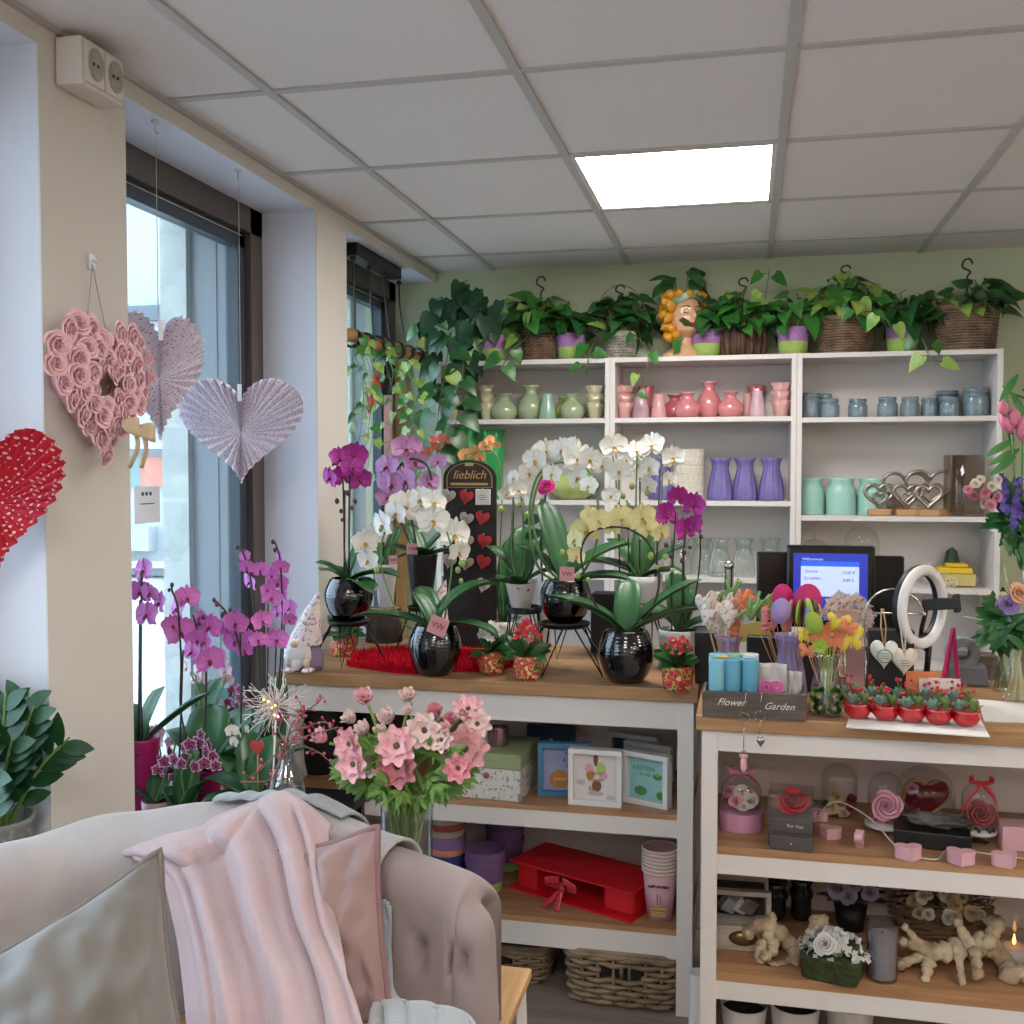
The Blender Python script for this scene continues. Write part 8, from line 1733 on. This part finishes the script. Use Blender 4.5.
# bottle vase with sprigs and sparkling dried bunch
Yb_ = 2.10; cb = at(287, 745, Yb_); k = mpp(287, Yb_); t = thing('bottle_vase', 'clear bottle vase with red berry sprigs and a wooden heart tag', 'vase', (cb.x, Yb_, ZTb)); L0 = V(t.location); hb_ = cb.z-ZTb; r = 17*k
mb = MB(); mb.lathe([(.001, 0), (r, 0), (r, hb_*.8), (r*.85, hb_*.87), (r*.5, hb_*.92), (r*.42, hb_), (r*.5, hb_), (r*.38, hb_), (r*.4, hb_*.92)], n=40, cap=None); mb.build('bottle', 'glass_bottle', t)
mat('twig', '#7a5a48', .7); mat('berry_red', '#a8283c', .45); mat('berry_pink', '#c8507a', .5)
for j, pts in enumerate(([(290, 730), (300, 715), (315, 705), (323, 697)], [(289, 735), (305, 728), (322, 722), (333, 726)], [(288, 742), (300, 745), (318, 752), (328, 760)], [(287, 750), (296, 735), (304, 718), (300, 702)], [(287, 748), (275, 755), (262, 768), (250, 778)], [(288, 752), (278, 765), (270, 780), (240, 782)], [(290, 744), (310, 735), (328, 730), (338, 727)], [(286, 745), (279, 730), (286, 715), (296, 716)])):
    P_ = [V((0, 0, .03)), V((0, 0, hb_*.9))]+[at(x, y, Yb_-.02-.01*j)-L0 for x, y in pts]; sp = spline(P_, 6); mb = MB(); mb.tube(sp, .0016, 5)
    for q in range(14, len(sp), 2): e = sp[q]+V((rnd(-.014, .014), rnd(-.01, .01), rnd(-.012, .012))); mb.tube([sp[q], e], .0008, 4); mb.ell(e, .0036, 6, 5, 1+(q//2+j) % 2)
    mb.build('berry_sprig', ['twig', 'berry_red', 'berry_pink'], t)
p = at(296, 795, Yb_-.05)-L0; mb = MB(); mb.prism(heart(20, .022, .022), .003); o = mb.build('wooden_heart', 'tag_grey', t, smooth=False); o.location = p
mat('sparkle', '#e9dbd8', .5, emit=0); mat('warm_bulb', '#ffcf8a', .4, emit=4, emitcol='#ffc27a')
Ys_ = 2.12; c = at(276, 706, Ys_); t = thing('tinsel_spray', 'fine pale wire spray with tiny warm lights bursting beside the counter end', 'decoration', (at(268, 740, Ys_).x, Ys_, ZTb)); L0 = V(t.location)
mb = MB(); mb.lathe([(.001, 0), (.022, 0), (.022, .09), (.012, .13), (.012, .16), (.01, .16)], n=20, cap=None); mb.build('bottle', 'glass_green', t)
mb = MB(); rg = random.Random(33); c0 = c-L0
for q in range(120):
    d = V((rg.gauss(0, 1), rg.gauss(0, .8), rg.gauss(0, 1))).normalized()*rg.uniform(.03, .085); e = c0+d; m_ = c0+d*.55+V((rg.uniform(-.01, .01), 0, rg.uniform(-.01, .015))); mb.tube([c0, m_, e, e+V((rg.uniform(-.008, .008), 0, rg.uniform(-.012, .008)))], .0008, 3)
mb.tube([(0, 0, .1), c0*.5+V((0, 0, .08)), c0], .002, 5); mb.build('wire_spray', 'sparkle', t)
mb = MB(); [mb.ell(c0+V((rg.uniform(-.02, .02), -.02, rg.uniform(-.02, .02))), .0028, 6, 4) for q in range(7)]; mb.build('warm_lights', 'warm_bulb', t)

# ---------------------------------------------------------------- sofa
mat('velvet', '#9a8a88', .8, col2='#8a7a78', scale=5, sheen=.25, bump=.05, bscale=60); mat('plush', '#aba6a5', .95, col2='#a09896', scale=6, sheen=.4, bump=.25, bscale=70)
mat('throw_pink', '#b59e9f', .95, col2='#ae9697', scale=8, sheen=.25, bump=.2, bscale=160); mat('throw_blue', '#949a9e', .95, sheen=.35, bump=.2, bscale=140)
mat('cush_grey', '#6e6963', .7, col2='#66615b', scale=3, sheen=.25, bump=.04); mat('cush_pink', '#967a76', .7, col2='#8a6d69', scale=6, sheen=.3, bump=.04); mat('piping', '#6a625c', .7); mat('piping_pink', '#84605f', .7)
crest = [(-190, 1010, 1.22), (-130, 935, 1.40), (-70, 885, 1.55), (0, 857, 1.68), (70, 837, 1.80), (150, 822, 1.88), (230, 812, 1.92), (300, 812, 1.94), (365, 838, 1.93), (415, 856, 1.90), (450, 868, 1.88), (466, 874, 1.87), (475, 881, 1.865), (480, 893, 1.86), (481, 912, 1.86)]
SP = spline([at(*c_) for c_ in crest], 10); NP = len(SP)-1
ZBs = [p.z for p in SP]; SP = [V((p.x, p.y, 0)) for p in SP]
def nrm(i):
    a = SP[max(i-2, 0)]; b = SP[min(i+2, NP)]; d = (b-a).normalized(); return V((-d.y, d.x, 0))   # points away from the camera (outside)
TH = .13
def sofa_pt(u, v, off=0.0):
    i = min(int(u*NP), NP); f = u*NP-i; j = min(i+1, NP); p = SP[i].lerp(SP[j], f); n = nrm(i).lerp(nrm(j), f); ZB = ZBs[i]*(1-f)+ZBs[j]*f
    n.normalize(); taper = 1-.75*max(0, (u-.93)/.07)**2
    R_ = TH/2*taper; z0 = .12; zc = ZB-R_
    if v < .42: z = z0+(zc-z0)*(v/.42); q = p+n*(-R_-off-.015*math.sin(PI*v/.42)); q.z = z
    elif v > .58: z = z0+(zc-z0)*((1-v)/.42); q = p+n*(R_+off); q.z = z
    else: a = PI*(v-.42)/.16; q = p+n*(-(R_+off)*math.cos(a)); q.z = zc+(R_+off)*math.sin(a)
    if v < .44 and off == 0:      # button tufts on the inner face
        for zt, sh in ((.66, 0), (.50, .5), (.34, 0)):
            for kx in range(0, 9):
                uu = .06+(kx+sh)*.125
                du = (u-uu)*1.75; dz = q.z-zt; dd = du*du+dz*dz
                if dd < .02: q += n*(.028*math.exp(-dd/.0006)+.006*math.exp(-(abs(abs(du)-abs(dz))/.008)**2)*math.exp(-dd/.004))
    q += n*(.006*noise.noise(V((u*7, v*6, 0))))
    return q
t = thing('sofa', 'curved dusty pink velvet sofa with button tufted back in the foreground', 'sofa', (SP[NP//2].x+.1, SP[NP//2].y-.6, 0))
mb = MB(); mb.grid(lambda u, v: sofa_pt(u, v), 260, 110, cap=False)
# end cap of the arm
E_ = [sofa_pt(1, j/90) for j in range(91)]; c = sum(E_, V())/91
mb.add([c+V((.008, 0, 0))]+E_, [(0, j+1, j+2) for j in range(90)]); mb.build('curved_back', 'velvet', t, world=True)
mb = MB(); inn = [sofa_pt(i/40, .15) for i in range(41)]; cc = V((SP[NP//2].x, SP[NP//2].y-.75, 0))
top = []
for z in (.2, .44): top.append([V((p.x, p.y, z)) for p in inn])
vs = top[0]+top[1]+[V((cc.x, cc.y, .2)), V((cc.x, cc.y, .44))]; n_ = 41
fs = [(i, i+1, n_+i+1, n_+i) for i in range(n_-1)]+[(2*n_, i+1, i) for i in range(n_-1)]+[(2*n_+1, n_+i, n_+i+1) for i in range(n_-1)]+[(0, n_, 2*n_+1, 2*n_), (n_-1, 2*n_, 2*n_+1, 2*n_-1)]
mb.add(vs, fs); mb.build('seat', 'velvet', t, smooth=False, world=True)
for i in (.1, .5, .9):
    p = sofa_pt(i, .5); mb = MB(); mb.lathe([(.001, 0), (.014, 0), (.022, .13), (.001, .13)], n=16, c=(p.x, p.y, 0), cap=None); mb.build('leg', 'bamboo', t, world=True)
# light grey plush throw over the left half of the back
def throw(name, label, u0, u1, v0, v1, off, m, seed, amp=.006, freq=9):
    mb = MB(); mb.grid(lambda a, b: sofa_pt(u0+(u1-u0)*a+.01*noise.noise(V((b*3, seed, 0))), v0+(v1-v0)*b, off+.0+amp*noise.noise(V((a*freq, b*2, seed)))+amp*.6*math.sin(a*freq*3+seed)*0), 80, 60)
    o = mb.build(name, m, solid=.006); tag(o, label, 'blanket'); return o
throw('plush_throw', 'pale grey plush throw covering the left part of the sofa back', .02, .62, .0, .9, .018, 'plush', 3, .012)
throw('blue_throw', 'pale blue fleece throw over the sofa crest under the pink blanket, also standing for the plush highlight', .415, .55, .49, .85, .032, 'throw_blue', 5, .01)  # faint blue-grey plush highlight at the crest is put into this throw's colour
# pink blanket: control rows from the photo, photo position + depth
rows = [[(150, 905, 2.02), (200, 900, 2.04), (250, 890, 2.06), (300, 890, 2.06), (340, 900, 2.05)],
        [(118, 848, 1.96), (180, 834, 1.99), (235, 818, 2.02), (286, 804, 2.03), (326, 832, 2.02)],
        [(122, 853, 1.80), (182, 836, 1.82), (240, 815, 1.85), (287, 798, 1.88), (328, 826, 1.86)],
        [(160, 876, 1.75), (206, 868, 1.76), (256, 852, 1.78), (300, 838, 1.80), (330, 856, 1.80)],
        [(174, 925, 1.68), (216, 925, 1.67), (262, 925, 1.67), (304, 915, 1.68), (336, 920, 1.69)],
        [(184, 985, 1.60), (226, 985, 1.58), (272, 985, 1.58), (316, 980, 1.58), (350, 978, 1.59)],
        [(190, 1060, 1.50), (236, 1060, 1.48), (284, 1060, 1.47), (330, 1060, 1.46), (372, 1055, 1.48)]]
RG = [[at(*p) for p in r_] for r_ in rows]
def cat(P_, t_):
    n = len(P_)-1; f = min(max(t_, 0), .99999)*n; i = int(f); f -= i; a = P_[i-1] if i else P_[0]*2-P_[1]; b, c = P_[i], P_[i+1]; d = P_[i+2] if i+2 <= n else P_[n]*2-P_[n-1]
    return .5*((2*b)+(c-a)*f+(2*a-5*b+4*c-d)*f*f+(3*b-a-3*c+d)*f**3)
def blk(u, v):
    p = cat([cat(r_, u) for r_ in RG], v)
    w_ = u+.06*math.sin(v*5)+.03*noise.noise(V((u*2, v*3, 1)))
    h = 0
    for c_, wd, am in ((.08, .03, .02), (.2, .05, .03), (.37, .045, -.018), (.5, .07, .035), (.68, .03, -.022), (.78, .06, .03), (.95, .04, .022)):
        cc_ = c_+(.5-c_)*.25*(1-v); h += am*math.exp(-((w_-cc_)/wd)**2)
    for c_, wd, am in ((.3, .03, .012), (.37, .02, -.012)): h += am*math.exp(-((v-c_-.12*math.sin(u*6))/wd)**2)
    h += .008*noise.noise(V((u*6, v*5, 3)))
    fade = min(1, max(0, (v-.18)/.25))
    return p+V((.25*h, -1*h, .25*h))*(.35+.65*fade)
mb = MB(); mb.grid(blk, 150, 150); o = mb.build('pink_blanket', 'throw_pink', solid=.009); tag(o, 'pale pink fleece blanket draped over the sofa back in soft folds', 'blanket')
# cushions
def cushion(name, label, corners, m, pm, puff, seed, back=None):
    """corners TL, TR, BR, BL as (x, y, Y)"""
    C_ = [at(*c_) for c_ in corners]; ctr = sum(C_, V())/4; t = thing(name, label, 'cushion', ctr)
    Cl = [c_-ctr for c_ in C_]; nn = (Cl[1]-Cl[0]).cross(Cl[3]-Cl[0]).normalized()
    if nn.y > 0: nn = -nn
    def f(u, v, s):
        # corners poke out, sides pull in
        iu = u+.05*math.sin(PI*v)*(.5-u)*1.6*1; iv = v+.05*math.sin(PI*u)*(.5-v)*1.6
        p = Cl[0].lerp(Cl[1], iu).lerp(Cl[3].lerp(Cl[2], iu), iv)
        e = (max(0, math.sin(PI*u))*max(0, math.sin(PI*v)))**.55
        ed = min(u, v, 1-u, 1-v); wr = .02*noise.noise(V((u*7+seed, v*7, seed)))*min(1, ed*8)+.014*math.sin(18*(u+v*.6)+3*noise.noise(V((u*3, v*3, seed))))*math.exp(-ed*9)*min(1, ed*14)
        return p+nn*s*(puff*e+wr*1.0)
    mb = MB(); mb.grid(lambda u, v: f(u, v, 1), 60, 60); mb.grid(lambda u, v: f(1-u, v, -.75), 60, 60); mb.build('cover', m, t)
    edge = [f(i/30, 0, 0) for i in range(30)]+[f(1, i/30, 0) for i in range(30)]+[f(1-i/30, 1, 0) for i in range(30)]+[f(0, 1-i/30, 0) for i in range(30)]
    mb = MB(); mb.tube(edge, .006, 8, closed=True); mb.build('piping', pm, t)
cushion('cushion', 'large taupe grey velvet cushion with piping in the lower left corner', [(-60, 985, 1.26), (160, 850, 1.52), (196, 1110, 1.36), (-10, 1200, 1.15)], 'cush_grey', 'piping', .1, 1)
cushion('cushion', 'dusty pink velvet cushion tucked between the blanket and the sofa arm', [(262, 852, 1.80), (378, 826, 1.78), (390, 1016, 1.68), (300, 1050, 1.66)], 'cush_pink', 'piping_pink', .06, 2)
# second end of the blue throw at the foot of the arm
rows2 = [[(376, 900, 1.82), (384, 900, 1.82), (390, 906, 1.82)], [(376, 960, 1.80), (384, 955, 1.80), (391, 960, 1.80)], [(374, 1000, 1.70), (386, 998, 1.70), (400, 1003, 1.70)], [(365, 1030, 1.56), (405, 1009, 1.60), (468, 1016, 1.62)], [(350, 1110, 1.36), (420, 1100, 1.36), (500, 1090, 1.4)]]
RG2 = [[at(*p) for p in r_] for r_ in rows2]
mb = MB(); mb.grid(lambda u, v: cat([cat(r_, u) for r_ in RG2], v)+V((0, -1, .4))*(.016*math.sin(u*26+v*7+2*noise.noise(V((u*3, v*4, 2))))*min(1, v*1.5)+.014*noise.noise(V((u*4, v*6, 0)))), 50, 50); o = mb.build('blue_throw', 'throw_blue', solid=.008); tag(o, 'pale blue fleece bunched up at the lower end of the sofa arm', 'blanket')
